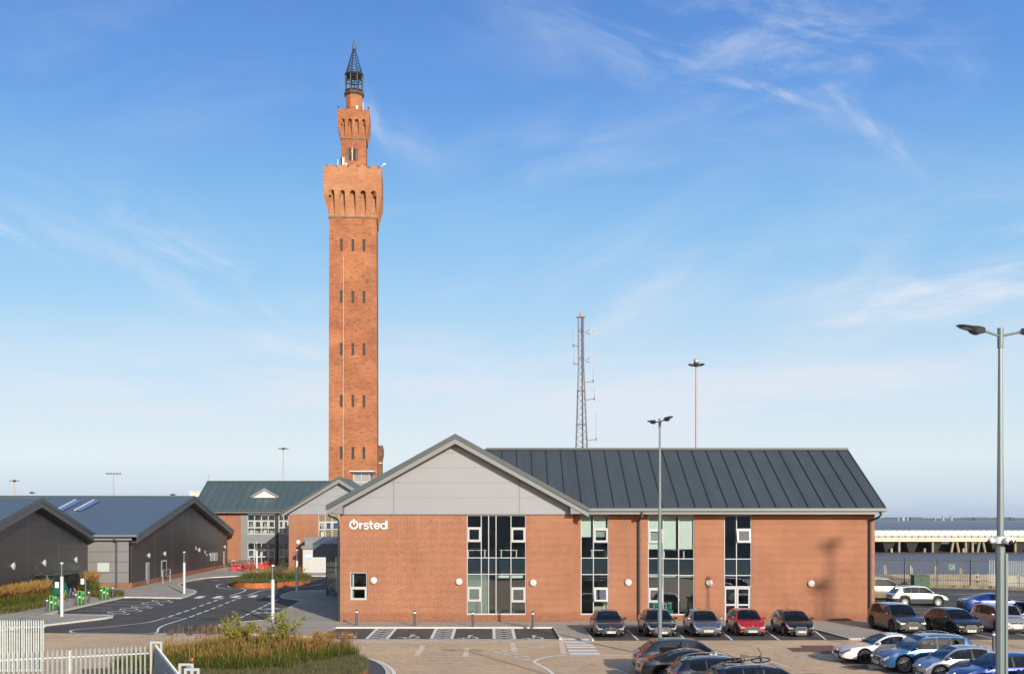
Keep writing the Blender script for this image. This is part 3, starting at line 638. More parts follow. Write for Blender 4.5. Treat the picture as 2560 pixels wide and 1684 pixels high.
# gable cladding
AX, AZ = -3.65, 12.20; EZ = 7.62; EXL, EXR = -11.95, 4.65
sl = (AZ-EZ)/(AX-EXL)
c = MB(); cz = WT+.0
def gz(x): return AZ-0.5-sl*abs(x-AX)
cx0, cx1 = xat(861,D), xat(1424,D)
pts = [(cx0, cz-.02), (cx1, cz-.02), (cx1, gz(cx1)), (AX, gz(AX)), (cx0, gz(cx0))]
c.prismy(pts, D-.08, D+.3)
c.mi = 1
for yy in (1131,1168.3,1205.6,1243): 
    z = zat(yy, D); hw = (AZ-.5-z)/sl
    c.box(max(cx0,AX-hw)+.0, min(cx1,AX+hw), D-.084, D-.07, z-.017, z+.017)
for xx in (984.5,1298.5):
    X = xat(xx,D); c.box(X-.04, X+.04, D-.086, D-.07, cz+.02, gz(X)-.02)
c.box(cx0-.05, cx1+.05, D-.10, D-.001, cz-.07, cz-.022)
c.build('gable_cladding', [MT['clad_light'], MT['joint']], off, world=True)
# gable roof
r = MB(); yf = 69.45
roofslab(r, [(EXL,EZ),(AX,AZ),(EXR+.3,EZ-.3*sl)], yf+.03, 103.4)
r.build('gable_roof', MT['roof'], off, world=True)
v = MB(); v.prismy([(EXL-.03,EZ+.03),(AX,AZ+.05),(EXR+.33,EZ-.3*sl+.03),(EXR+.33,EZ-.3*sl-.26),(AX,AZ-.29),(EXL-.03,EZ-.31)], yf-.03, yf+.028)
v.build('verge_trim', MT['verge'], off, world=True)
fa = MB(); o_ = .295
fa.prismy([(EXL+.02,EZ-o_-.02),(AX,AZ-o_),(EXR+.3,EZ-.3*sl-o_),(EXR+.3,EZ-.3*sl-o_-.27),(AX,AZ-o_-.30),(EXL+.02,EZ-o_-.30)], yf+.0, yf+.06)
# boxed eaves
fa.prismy([(EXL+.02,EZ-.325),(cx0-.02, EZ+sl*(cx0-.02-EXL)-.325),(cx0-.02,7.08),(EXL+.12,7.16)], yf+.07, D+.5)
fa.prismy([(cx1+.02, EZ+sl*(EXR-cx1-.02)-.325),(EXR+.3,EZ-.3*sl-.325),(EXR+.3,7.09),(cx1+.02,7.09)], yf+.07, D+.5)
fa.box(EXL+.05, EXL+.3, D+.5, 103, 7.1, EZ-.3)
fa.build('bargeboard', MT['fascia'], off, world=True)
so = MB(); so.prismy([(cx0,gz(cx0)-.05+.10),(AX,AZ-.42),(cx1,gz(cx1)+.05),(cx1,gz(cx1)-.02),(AX,AZ-.50),(cx0,gz(cx0)-.02)], yf+.065, D-.085)
so.build('soffit', MT['soffit'], off, world=True)
# wing roof
RZ, RY = 11.80, 78.0; EY, EZW = 69.85, 7.47; ws = (RZ-EZW)/(RY-EY); WR1 = 24.15
r = MB()
xe_, xr_ = AX+(AZ-EZW)/sl-.12, AX+(AZ-RZ)/sl-.12; th_ = .22
r.hexa([(xe_,EY,EZW-th_),(WR1,EY,EZW-th_),(WR1,RY,RZ-th_),(xr_,RY,RZ-th_)], [(xe_,EY,EZW),(WR1,EY,EZW),(WR1,RY,RZ),(xr_,RY,RZ)])
r.hexa([(xr_,RY,RZ-th_),(WR1,RY,RZ-th_),(WR1,2*RY-EY,EZW-th_),(xe_,2*RY-EY,EZW-th_)], [(xr_,RY,RZ),(WR1,RY,RZ),(WR1,2*RY-EY,EZW),(xe_,2*RY-EY,EZW)])
rf = r.build('wing_roof', MT['roof'], off, world=True)
s = MB(); x = WR1-.75; vx = lambda y: AX+(AZ-(EZW+ws*(y-EY)))/sl
while x > -1.2:
    # seam runs from the ridge down to the eave or to the valley
    yv = EY
    if x < EXR+.25:
        zg = AZ-sl*(x-AX); yv = EY+(zg-EZW)/ws+.05
    if yv < RY-.3:
        n_ = Vector((0,-ws,1)).normalized()*.055
        a = Vector((0,yv+.05,EZW+ws*(yv+.05-EY))); e = Vector((0,RY-.15,RZ-ws*.15))
        s.hexa([(x-.035,a.y,a.z+.001),(x+.035,a.y,a.z+.001),(x+.035,e.y,e.z+.001),(x-.035,e.y,e.z+.001)], [(x-.03,a.y+n_.y,a.z+n_.z),(x+.03,a.y+n_.y,a.z+n_.z),(x+.03,e.y+n_.y,e.z+n_.z),(x-.03,e.y+n_.y,e.z+n_.z)])
    x -= 1.048
s.build('roof_seams', MT['seam'], off, world=True)
s = MB(); s.box(-1.9, WR1+.06, RY-.22, RY+.22, RZ-.06, RZ+.09)
s.prismx([(EY-.02,EZW-.24),(EY-.02,EZW+.03),(RY,RZ+.06),(RY,RZ-.26)], WR1+.001, WR1+.07)
s.prismx([(2*RY-EY,EZW-.24),(2*RY-EY,EZW+.03),(RY,RZ+.06),(RY,RZ-.26)], WR1+.001, WR1+.07)
s.build('ridge_cap', MT['verge'], off, world=True)
s = MB(); s.prismx([(EY-.16,EZW-.20),(EY-.16,EZW-.03),(EY-.13,EZW-.03),(EY-.12,EZW-.15),(EY-.01,EZW-.15),(EY-.01,EZW-.20)], 4.72, WR1+.1)
s.build('gutter', MT['gutter'], off, world=True)
s = MB(); s.box(4.97, WX1+.28, EY+.02, EY+.10, 7.07, EZW-.21); s.box(WX1+.05, WX1+.28, EY+.101, 85.6, 7.07, EZW-.25)
s.build('fascia', MT['fascia'], off, world=True)
s = MB(); s.box(4.97, WX1+.0, EY+.105, DW-.002, 7.11, 7.16); s.build('soffit', MT['soffit'], off, world=True)
gwall = MB(); gwall.prismx([(DW+.1,7.1),(84.9,7.1),(RY,RZ-.3)], WX1-.28, WX1-.02); gwall.build('end_gable', MT['clad_mid'], off, world=True)
# downpipes
for (px, yb) in ((1597,1556),(2174,1553)):
    X = xat(px, DW); p = MB(); p.cyl((X,DW-.09,0.1),(X,DW-.09,6.62),.092,n=10)  # radius widened so the black pipe takes in its own shadow
    xe = X+.08 if px < 1800 else X+.38
    p.tube([(X,DW-.09,6.62),(xe-.02,DW-.55,6.85),(xe,EY-.03,6.98),(xe,EY-.03,7.28)], .07, 10)
    for z in (.9,2.4,3.9,5.4): p.box(X-.1,X+.1,DW-.14,DW-.001,z,z+.05)
    p.build('downpipe', MT['pipe'], off, world=True, smooth=True)
p = MB(); X = GX0-.1
p.tube([(EXL+.1,yf+.25,7.15),(EXL+.12,yf+.25,6.98),(GX0-.25,D+.12,6.78),(GX0-.12,D+.12,6.70),(GX0-.12,D+.12,.1)], .06, 8)
p.build('downpipe', MT['pipe'], off, world=True, smooth=True)
# rooms behind the glass
rm = MB()
rm.box(GX0+.35, GX1-.35, D+9, D+9.2, 0.1, 7.0); rm.box(GX0+.32, GX0+.34, D+.35, D+9, 0.1, 7.0); rm.box(GX1-.34, GX1-.31, D+.35, D+9, .1, 7)
rm.box(GX1+.3, WX1-.4, DW+7, DW+7.2, 0.1, 7.0); rm.box(GX1+.05, GX1+.2, DW+.35, DW+7, .1, 7); rm.box(xat(1775,DW), xat(1778,DW), DW+.35, DW+7, .1, 7)
rm.box(bw_x1-.2+1.4, bw_x1+1.3, D+2.5, D+9, .1, 3.2)
rm.build('interior_walls', MT['room'], off, world=True)
rm = MB()
rm.box(GX0+.35, GX1-.35, D+.34, D+9, 3.3, 3.98); rm.box(GX1+.3, WX1-.4, DW+.34, DW+7, 3.3, 3.98); rm.box(GX0+.35, GX1-.35, D+.34, D+9, .1, .13); rm.box(GX1+.3, WX1-.4, DW+.34, DW+7, .1, .13)
rm.box(GX0+.35, GX1-.35, D+.34, D+9, 7.02, 7.1); rm.box(GX1+.3, WX1-.4, DW+.34, DW+7, 7.02, 7.1)
rm.build('floor_slab', MT['room_floor'], off, world=True)
# big window in the gable
dz = lambda y: zat(y, D)
def cz_(x): return xat(x, D)
cxs = [cz_(1150+297*.1788), cz_(1150+400*.1788), cz_(1150+504*.1788), cz_(1150+713*.1788)]
zy = lambda y: zat(1280+y*.1788, D)
r1, r2 = zy(635), zy(864)
win = window(off, bw_x0, bw_x1, bw_z0, bw_z1, D+.05, cxs,
   [[zy(212),zy(408),r1,r2,zy(1045),zy(1243)],[r1,r2],[r1,r2],[r1,r2],[zy(216),zy(414),r1,r2,zy(1052),zy(1252)]],
   [(bw_x0+.05,cxs[0]-.03,zy(405),zy(215),False),(bw_x0+.05,cxs[0]-.03,zy(1240),zy(1048),False),(cxs[3]+.03,bw_x1-.05,zy(411),zy(219),False),(cxs[3]+.03,bw_x1-.05,zy(1249),zy(1055),False)])
def inner(name, mat, items, parent=off):
    for (a, b_, c_, e, y) in items: m_ = MB(); m_.box(a, b_, y, y+.02, c_, e); m_.build(name, MT[mat], parent, world=True)
inner('spandrel_panel', 'spandrel', [(bw_x0+.06,bw_x1-.06,r2,r1,D+.16)], win)
inner('frosted_film', 'frosted', [(bw_x0+.07,cxs[1]-.03,bw_z0+.05,r2-.04,D+.135)], win)
inner('blind', 'blind', [(cxs[2]+.08,cxs[3]-.12,zy(918),r2-.04,D+.22),(cxs[3]+.06,bw_x1-.2,zy(920),r2-.04,D+.22)], win)
window(off, sw[0], sw[1], sw[2], sw[3], D+.05, [], [[zat(1467,D)]], [(sw[0]+.03,sw[1]-.03,sw[2]+.03,zat(1468,D),False)])
inner('blind', 'blind', [(sw[0]+.1,sw[0]+.2,sw[2]+.1,sw[3]-.1,D+.3)])
# wing windows
q5 = lambda y: zat(1280+y*.1788, DW); x5 = lambda x: xat(1440+x*.1788, DW)
a, b_, c_, e = W2[0]; mcol = x5(244); wA = window(off, a, b_, c_, e, DW+.05, [mcol], [[q5(638),q5(868)],[q5(225),q5(418),q5(638),q5(868),q5(1053),q5(1247)]],
    [(mcol+.04,b_-.05,q5(415),q5(228),False),(mcol+.04,b_-.05,q5(1244),q5(1056),True)])
inner('spandrel_panel', 'spandrel', [(a+.06,b_-.06,q5(868),q5(638),DW+.16)], wA)
inner('blind', 'blind', [(a+.07,x5(212),q5(345),e-.05,DW+.2),(x5(252),x5(420),q5(345),e-.05,DW+.2)], wA)
a, b_, c_, e = W2[1]; m1, m2 = x5(1218), x5(1437)
wB = window(off, a, b_, c_, e, DW+.05, [m1,m2], [[q5(240),q5(425),q5(643),q5(872),q5(1060),q5(1255)],[q5(646),q5(877)],[q5(648),q5(880)]],
    [(a+.05,m1-.04,q5(422),q5(243),False),(a+.05,m1-.04,q5(1252),q5(1063),False)])
inner('spandrel_panel', 'spandrel', [(a+.06,b_-.06,q5(872),q5(643),DW+.16)], wB)
inner('blind', 'blind', [(a+.07,x5(1190),q5(515),e-.05,DW+.2),(x5(1228),x5(1402),q5(515),e-.05,DW+.2),(x5(1448),x5(1640),q5(515),e-.05,DW+.2),
     (x5(1020),x5(1170),q5(907),q5(885),DW+.2),(x5(1232),x5(1405),q5(907),q5(888),DW+.2),(x5(1448),x5(1640),q5(907),q5(888),DW+.2)], wB)
a, b_, c_, e = W2[2]; x6 = lambda x: xat(1780+x*.1852, DW); q6 = lambda y: zat(1270+y*.1852, DW); mm = x6(333)
wC = window(off, a, b_, c_, e, DW+.05, [mm], [[q6(683),q6(905),q6(1055)],[q6(278),q6(465),q6(683),q6(905),q6(1055)]], [(mm+.02,b_-.05,q6(460),q6(282),True)])
inner('spandrel_panel', 'spandrel', [(a+.06,b_-.06,q6(905),q6(683),DW+.16)], wC)
d_ = MB(); k = .1; y = DW+.01
for (u0, u1) in ((x6(170), mm-.02), (mm+.02, x6(512))):
    d_.box(u0,u0+k,y,y+.1,.12,q6(1062)); d_.box(u1-k,u1,y,y+.1,.12,q6(1062))
    for z0_, z1_ in ((q6(1090),q6(1062)),(q6(1312),q6(1290)),(.12,.36)): d_.box(u0+k,u1-k,y,y+.1,z0_,z1_)
d_.build('double_door', MT['white_frame'], off, world=True)
# entrance lobby and canopy on the left flank
yC = 88.0; u0 = xat(782,yC)
cn = MB(); cn.box(u0, GX0-.0, yC, yC+5.5, zat(1392,yC), zat(1359,yC)); cn.prismx([(yC-.05,zat(1359,yC)),(yC+5.6,zat(1359,yC)+.5),(yC+5.6,zat(1359,yC))], u0-.1, GX0-.01)
cn.build('entrance_canopy', solid('canopy_dark', (0.07,0.08,0.10), .45), off, world=True)
lb = MB(); yL = 93.9; ul = xat(815,yL)
for xx in (ul, ul+1.0, ul+1.9, ul+2.9, ul+3.9): lb.box(xx, xx+.08, yL-.05, yL+.05, .1, zat(1392,yC)-.02)
lb.box(ul+.08, GX0-.02, yL-.045, yL+.045, .1, .2); lb.box(ul+.08, GX0-.02, yL-.045, yL+.045, 2.5, 2.6)
for yy in (yL+1.5,yL+3,yL+4.5): lb.box(ul, ul+.08, yy, yy+.08, .1, 3.55)
lf = lb.build('lobby_frame', MT['steel_dark'], off, world=True)
lb = MB(); lb.box(ul+.02, GX0-.05, yL+.0, yL+.01, .15, 3.55); lb.box(ul+.03, ul+.04, yL+.05, yL+5, .15, 3.55); lb.build('lobby_glazing', MT['glass'], off, world=True)
lb = MB(); lb.box(ul+.3, GX0-.1, yL+5, yL+5.2, .1, 3.6); lb.box(ul+.0, GX0, yL+5.3, yL+6, .0, 3.58); lb.build('lobby_back_wall', MT['room'], off, world=True)
# wall lights
MT['opal'] = solid('opal_diffuser', (0.55,0.54,0.53), .35, var=.02)
def bulkhead(x, y, d, rr=.215, nrm=Vector((0,-1,0)), lab=None, group='round white bulkhead lights on the walls'):
    p = at(x, y, d); t = thing('wall_light', lab, 'wall light', p, 0, group)
    a_ = MB(); a_.cyl((0,0,0), nrm*.10, rr*.8, rr*.8, 18); a_.build('backplate', MT['steel'], t, smooth=True)
    a_ = MB(); a_.cyl(nrm*.10, nrm*.14, rr, rr, 20); a_.cyl(nrm*.141, nrm*.19, rr*.98, rr*.62, 20); a_.build('diffuser', MT['opal'], t, smooth=True)
for (x, y, d, l) in ((935,1449.5,D,'round white wall light just right of the small two pane window'),(1148,1452.5,D,'round white wall light left of the tall gable window'),(1333,1455.5,D,'round white wall light right of the tall gable window'),
                  (1570.5,1454.5,DW,'round white wall light left of the black downpipe on the wing'),(1772.5,1455.5,DW,'round white wall light left of the double door'),(2027.5,1457.5,DW,'round white wall light alone on the blank brick right of the door')):
    bulkhead(x, y, d, lab=l)
# sign
def T_(x, y): return (840+x*.10217, 1280+y*.10217)
sg = thing('wall_sign', 'large white raised letters spelling the company name high on the brick gable', 'sign', at(921,1310,D))
def letter(fn, name='letter'):
    m_ = MB(); fn(m_); m_.build(name, MT['white'], sg, world=True)
SY0, SY1 = D-.10, D-.03
def nxt():
    global SY0
    SY0 -= .0016
def arc(m_, cx, cy, r_, wd, a0, a1, n=22, sx=1.0):
    nxt()
    for k in range(n):
        t0 = R(a0+(a1-a0)*k/n); t1 = R(a0+(a1-a0)*(k+1)/n); q = []
        for (t, rr) in ((t0,r_-wd/2),(t1,r_-wd/2),(t1,r_+wd/2),(t0,r_+wd/2)): q.append((cx+rr*math.cos(t)*sx, cy-rr*math.sin(t)))
        bar(m_, q)
def bar(m_, q):
    w_ = [(xat(T_(*p)[0], D), zat(T_(*p)[1], D)) for p in q]; m_.prismy(w_, SY0, SY1)
def rect(m_, x0, x1, y0, y1): nxt(); bar(m_, [(x0,y0),(x1,y0),(x1,y1),(x0,y1)])
letter(lambda m_: (arc(m_,440,302,92,38,108,432,30), rect(m_,421,459,165,295)))
letter(lambda m_: (rect(m_,577,612,255,405), arc(m_,665,330,62,30,95,175,8)))
letter(lambda m_: (arc(m_,742,300,38,30,20,250,12,1.15), arc(m_,742,363,38,30,-160,80,14,1.2)))
letter(lambda m_: (rect(m_,832,868,212,350), rect(m_,810,912,262,292), arc(m_,896,350,46,30,180,285,9)))
letter(lambda m_: (arc(m_,1008,332,64,30,0,330,24), rect(m_,960,1085,320,348)))
letter(lambda m_: (arc(m_,1165,335,62,34,0,360,26), rect(m_,1212,1258,205,405)))
# desks seen in the first floor windows
def desk(x, y, z, w_, lab, mat='blind', rz=0):
    t = thing('desk', lab, 'desk', (x,y,z), rz, 'white desks inside the office')
    m_ = MB(); m_.box(-w_/2,w_/2,-.35,.35,.70,.74); m_.build('desk_top', MT['blind'], t)
    for s_ in (-1,1): m_ = MB(); m_.box(s_*(w_/2-.1)-.03,s_*(w_/2-.1)+.03,-.3,.3,0,.70); m_.build('leg', MT[mat], t)
desk(cz_(1190), D+1.3, 3.98, 1.3, 'pale desk behind the upper left panes of the gable window'); desk(cz_(1272), D+1.5, 3.98, 1.2, 'pale desk behind the upper right panes of the gable window')
desk(x5(330), DW+.9, 3.98, 1.1, 'pale desk upstairs behind the narrow window beside the gable'); desk(x5(1390), DW+.9, 3.98, 1.5, 'pale desk upstairs under the drawn blinds of the wide window')
tb = thing('armchair', 'teal upholstered chair low behind the wide ground floor window', 'chair', (x5(1170), DW+.9, .13))
m_ = MB(); m_.box(-1.0,1.0,-.3,.4,.3,.62); m_.box(-1.0,1.0,.41,.6,.3,1.1); m_.build('seat', solid('teal_fabric',(0.02,0.22,0.20),.9), tb, bevel=.04)
m_ = MB(); [m_.box(a_-.03,a_+.03,-.2,-.14,0,.3) for a_ in (-.8,.8)]; m_.build('leg', MT['steel'], tb)
m_ = MB(); m_.M = Matrix.Translation((x5(1325),DW+.8,.13)) @ Matrix.Rotation(R(-12),4,'Y'); m_.box(-.03,.03,-.03,.03,0,1.0); m_.box(-.35,.5,-.04,.04,1.0,1.04)
tag(m_.build('wooden_stand', MT['wood']), 'pale wooden easel leg leaning behind the wide ground floor window', 'easel')
# ================================================================== REAR OFFICE
DG, DR = 139.0, 152.5
rear = thing('office_building', 'distant brick office with green grey roof, small gable and roof dormer', 'building', (-30, DG, 0))
X_ = lambda x, d: xat(x, d)
b = MB(); L0 = X_(722,DG); RX = -14.0; uw = (X_(796,DG), X_(862,DG), zat(1343,DG), zat(1285,DG))
wallholes(b, L0, RX, 0, 7.35, [uw], DG, DG+.3); b.box(L0, L0+.3, DG+.31, DR+5, 0, 7.35)
LW = X_(478,DR)
b.build('brick_wall', MT['brick'], rear, world=True)
b = MB(); wallholes(b, LW, X_(602,DR), 0, 7.75, [], DR, DR+.3)
b.build('brick_wall', MT['brick'], rear, world=True)
c = MB(); uws = [(X_(619,DR),X_(688,DR),zat(1335,DR),zat(1283,DR)), (X_(697,DR),X_(722,DR)-.05,zat(1335,DR),zat(1283,DR)), (X_(619,DR),X_(688,DR),zat(1408,DR),zat(1355,DR)), (X_(697,DR),X_(722,DR)-.05,zat(1408,DR),zat(1355,DR))]
wallholes(c, X_(602,DR)+.01, L0-.01, 0, 7.75, uws, DR-.02, DR+.3)
c.build('panel_wall', MT['clad_mid'], rear, world=True)
for (a, b_, z0, z1), nc in zip(uws, (4,2,4,2)):
    w_ = (b_-a)/nc; cs = [a+w_*k for k in range(1,nc)]; zA, zB = z0+(z1-z0)*.31, z0+(z1-z0)*.66
    fr = window(rear, a, b_, z0, z1, DR+.02, cs, [[zA,zB]]*nc, [(a+w_*k+.06, a+w_*(k+1)-.06, zA+.03, zB-.03, False) for k in range(nc)], fw=.12, mw=.11)
    inner('blind', 'blind' if z0 > 3 else 'frosted', [(a+w_*k+.25, a+w_*k+.62+.2*(k%2), z0+.1, z1-1.1, DR+.6) for k in range(0, nc, 2 if nc > 2 else 1)], fr)
a, b_, z0, z1 = uw; cs = [a+.88*k for k in (1,2,3)]
fr = window(rear, a, b_, z0, z1, DG+.05, cs, [[z0+.98, z0+2.03]]*4, [(a+.88*k+.06, a+.88*(k+1)-.06, z0+1.0, z0+2.0, k>0) for k in range(0,3)], fw=.12, mw=.1)
inner('blind', 'blind', [(a+.25, a+.7, z0+.1, z1-1.0, DG+.6)], fr)
rm = MB(); rm.box(LW+.3, RX-.2, DR+6, DR+6.2, 0, 7.4); rm.box(L0+.35, RX-.2, DG+.9, DG+6, 3.3, 3.7); rm.box(LW+.3, L0, DR+.4, DR+6, 3.4, 3.8); rm.build('interior_walls', MT['room'], rear, world=True)
# small gable
yg = DG-.9; ax, az = X_(847,yg), zat(1191,yg); ez = 7.62; hl = 7.35; slg = (az-ez)/hl
g_ = MB(); roofslab(g_, [(ax-hl,ez),(ax,az),(ax+hl,ez)], yg+.02, DR+16); g_.build('gable_roof', MT['roof_green'], rear, world=True)
g_ = MB(); g_.prismy([(ax-hl-.03,ez+.02),(ax,az+.04),(ax+hl,ez+.02),(ax+hl,ez-.28),(ax,az-.27),(ax-hl-.03,ez-.28)], yg-.04, yg+.015); g_.build('verge_trim', MT['verge'], rear, world=True)
g_ = MB(); g_.prismy([(ax-hl+.02,ez-.29),(ax,az-.28),(ax+hl,ez-.29),(ax+hl,ez-.75),(ax,az-.78),(ax-hl+.02,ez-.62)], yg, yg+.06); g_.build('bargeboard', MT['fascia'], rear, world=True)
g_ = MB(); g_.prismy([(ax-(az-.72-7.36)/slg,7.36),(ax,az-.72),(ax+(az-.72-7.36)/slg,7.36)], DG-.08, DG+.2); g_.mi = 1
for yy in (1221,1241,1261.5): z = zat(yy,DG); hw = (az-.95-z)/slg; g_.box(ax-hw, min(RX,ax+hw), DG-.084, DG-.07, z-.03, z+.03)
g_.build('gable_cladding', [MT['clad_light'], MT['joint']], rear, world=True)
# wing roof with seams
ey, ry_ = DR-1.0, DR+7.0; ezw = 8.1; rz_ = 12.32; wsl = (rz_-ezw)/(ry_-ey)
r = MB(); XL = -44.9; r.prismx([(ey,ezw),(ry_,rz_),(2*ry_-ey,ezw),(2*ry_-ey,ezw-.2),(ry_,rz_-.2),(ey,ezw-.2)], XL, ax+1); r.build('wing_roof', MT['roof_green'], rear, world=True)
s = MB(); x = XL+.9
while x < ax+.5:
    yv = ey
    if x > ax-hl: zg = az-slg*abs(x-ax); yv = ey+(zg-ezw)/wsl+.1
    if yv < ry_-.5:
        z_a = ezw+wsl*(yv+.05-ey); z_e = rz_-wsl*.1
        s.hexa([(x-.05,yv+.05,z_a),(x+.05,yv+.05,z_a),(x+.05,ry_-.1,z_e),(x-.05,ry_-.1,z_e)], [(x-.04,yv,z_a+.06),(x+.04,yv,z_a+.06),(x+.04,ry_-.1,z_e+.06),(x-.04,ry_-.1,z_e+.06)])
    x += 1.06
s.build('roof_seams', MT['seam_soft'], rear, world=True)
s = MB(); s.box(XL-.1, ax, ry_-.2, ry_+.2, rz_-.05, rz_+.1); s.prismx([(ey,ezw-.25),(ey,ezw+.06),(ry_,rz_+.08),(ry_,rz_-.3)], XL-.1, XL-.002); s.build('ridge_cap', MT['verge'], rear, world=True)
s = MB(); s.box(XL-.1, ax-hl, ey-.2, ey-.02, ezw-.26, ezw-.03); s.build('gutter', MT['verge'], rear, world=True)
s = MB(); s.box(XL+.1, ax-hl+.3, ey+.02, ey+.1, 7.62, ezw-.21); s.build('fascia', MT['fascia'], rear, world=True)
s = MB(); X = X_(692.5,DR); s.cyl((X,DR-.15,.1),(X,DR-.15,7.3),.2,n=8); s.build('downpipe', MT['pipe'], rear, world=True)
# dormer louvre
ydm = 154.5; dx0, dx1, dz0, dzt = X_(626,ydm), X_(697,ydm), zat(1245,ydm), zat(1219,ydm); dxc = (dx0+dx1)/2-.05
dm = MB(); dm.prismy([(dx0-.1,dz0+.25),(dxc,dzt+.05),(dx1+.1,dz0+.25),(dx1+.1,dz0),(dx0-.1,dz0)], ydm+.12, ydm+5.0); do = dm.build('dormer', MT['roof_green'], rear, world=True)
dm = MB(); dm.prismy([(dx0-.05,dz0+.28),(dxc,dzt+.02),(dx1+.05,dz0+.28),(dx1-.1,dz0+.12),(dxc,dzt-.42),(dx0+.1,dz0+.12)], ydm, ydm+.119); dm.build('bargeboard', MT['fascia'], do, world=True)
dm = MB(); dm.prismy([(dx0+.35,dz0+.12),(dxc,dzt-.45),(dx1-.35,dz0+.12)], ydm+.06, ydm+.115); dm.build('louvre', solid('louvre_white',(0.66,0.65,0.60),.6), do, world=True)
dm = MB(); dm.box(dx0-.02, dx1+.02, ydm-.02, ydm+.118, dz0-.25, dz0+.11); dm.build('sill', MT['verge'], do, world=True)
# flat roofed link beside the entrance
dl = 135.0; lk = MB(); lx = X_(757,dl); lk.box(lx, RX, dl, DG-.1, 0, zat(1371,dl)); lk.build('link_wall', solid('pale_grey_panel',(0.46,0.46,0.43),.6,var=.03), rear, world=True)
lk = MB(); lk.box(lx-.15, RX, dl-.25, DG-.1, zat(1371,dl)+.002, zat(1366,dl)+.12); lk.build('cornice', MT['fascia'], rear, world=True)
lk = MB(); lk.box(lx+.2, RX, dl+.2, DG-.1, zat(1366,dl)+.13, zat(1346,dl)); lk.box(lx+.1, RX, dl+.1, DG-.1, zat(1346,dl)+.002, zat(1344,dl)+.1); lk.build('upper_panel', MT['clad_mid'], rear, world=True)
lk = MB(); p = at(772,1392,dl); lk.box(p.x-.36, p.x+.36, dl-.04, dl-.005, p.z+.02, p.z+.28); lk.mi = 1; lk.box(p.x-.36,p.x+.36, dl-.04, dl-.005, p.z-.2, p.z+.019)
tag(lk.build('notice_board', [MT['white'], solid('sky_blue_sign',(0.20,0.52,0.78),.5,var=.02)]), 'small white and light blue notice on the pale link wall of the rear office', 'sign')
bulkhead(745.5, 1354, DG, .28, lab='round white wall light on the rear office brick beside the pale link wall')
# roof ventilator
vt = thing('roof_ventilator', 'pale square roof lantern with dark cap above the small rear gable', 'roof ventilator', (xat(906,150),150,zat(1203,150)-1.5))
zv0, zv1 = zat(1202,150), zat(1184,150); xa, xb = xat(884,150), xat(931,150)
m_ = MB(); m_.box(xa+.15, xb-.15, 149.0, 151.5, zv0-1.5, zv1); m_.build('louvre_box', solid('pale_louvre',(0.26,0.26,0.28),.6), vt, world=True)
m_ = MB(); [m_.box(x_-.06, x_+.06, 148.9, 149.02, zv0-.2, zv1) for x_ in (xa+.15,(xa+xb)/2-.1,xb-.3)]; m_.box(xa+.15,xb-.15,148.9,149.02,zv0-.3,zv0-.1); m_.build('corner_post', MT['white_frame'], vt, world=True)
m_ = MB(); m_.box(xa-.3, xb+.3, 148.6, 151.9, zv1+.002, zv1+.28); m_.build('cap', MT['verge'], vt, world=True)
m_ = MB(); m_.box(xa-.36, xb+.36, 148.5, 152, zv1+.282, zv1+.38); m_.build('flashing', MT['white'], vt, world=True)
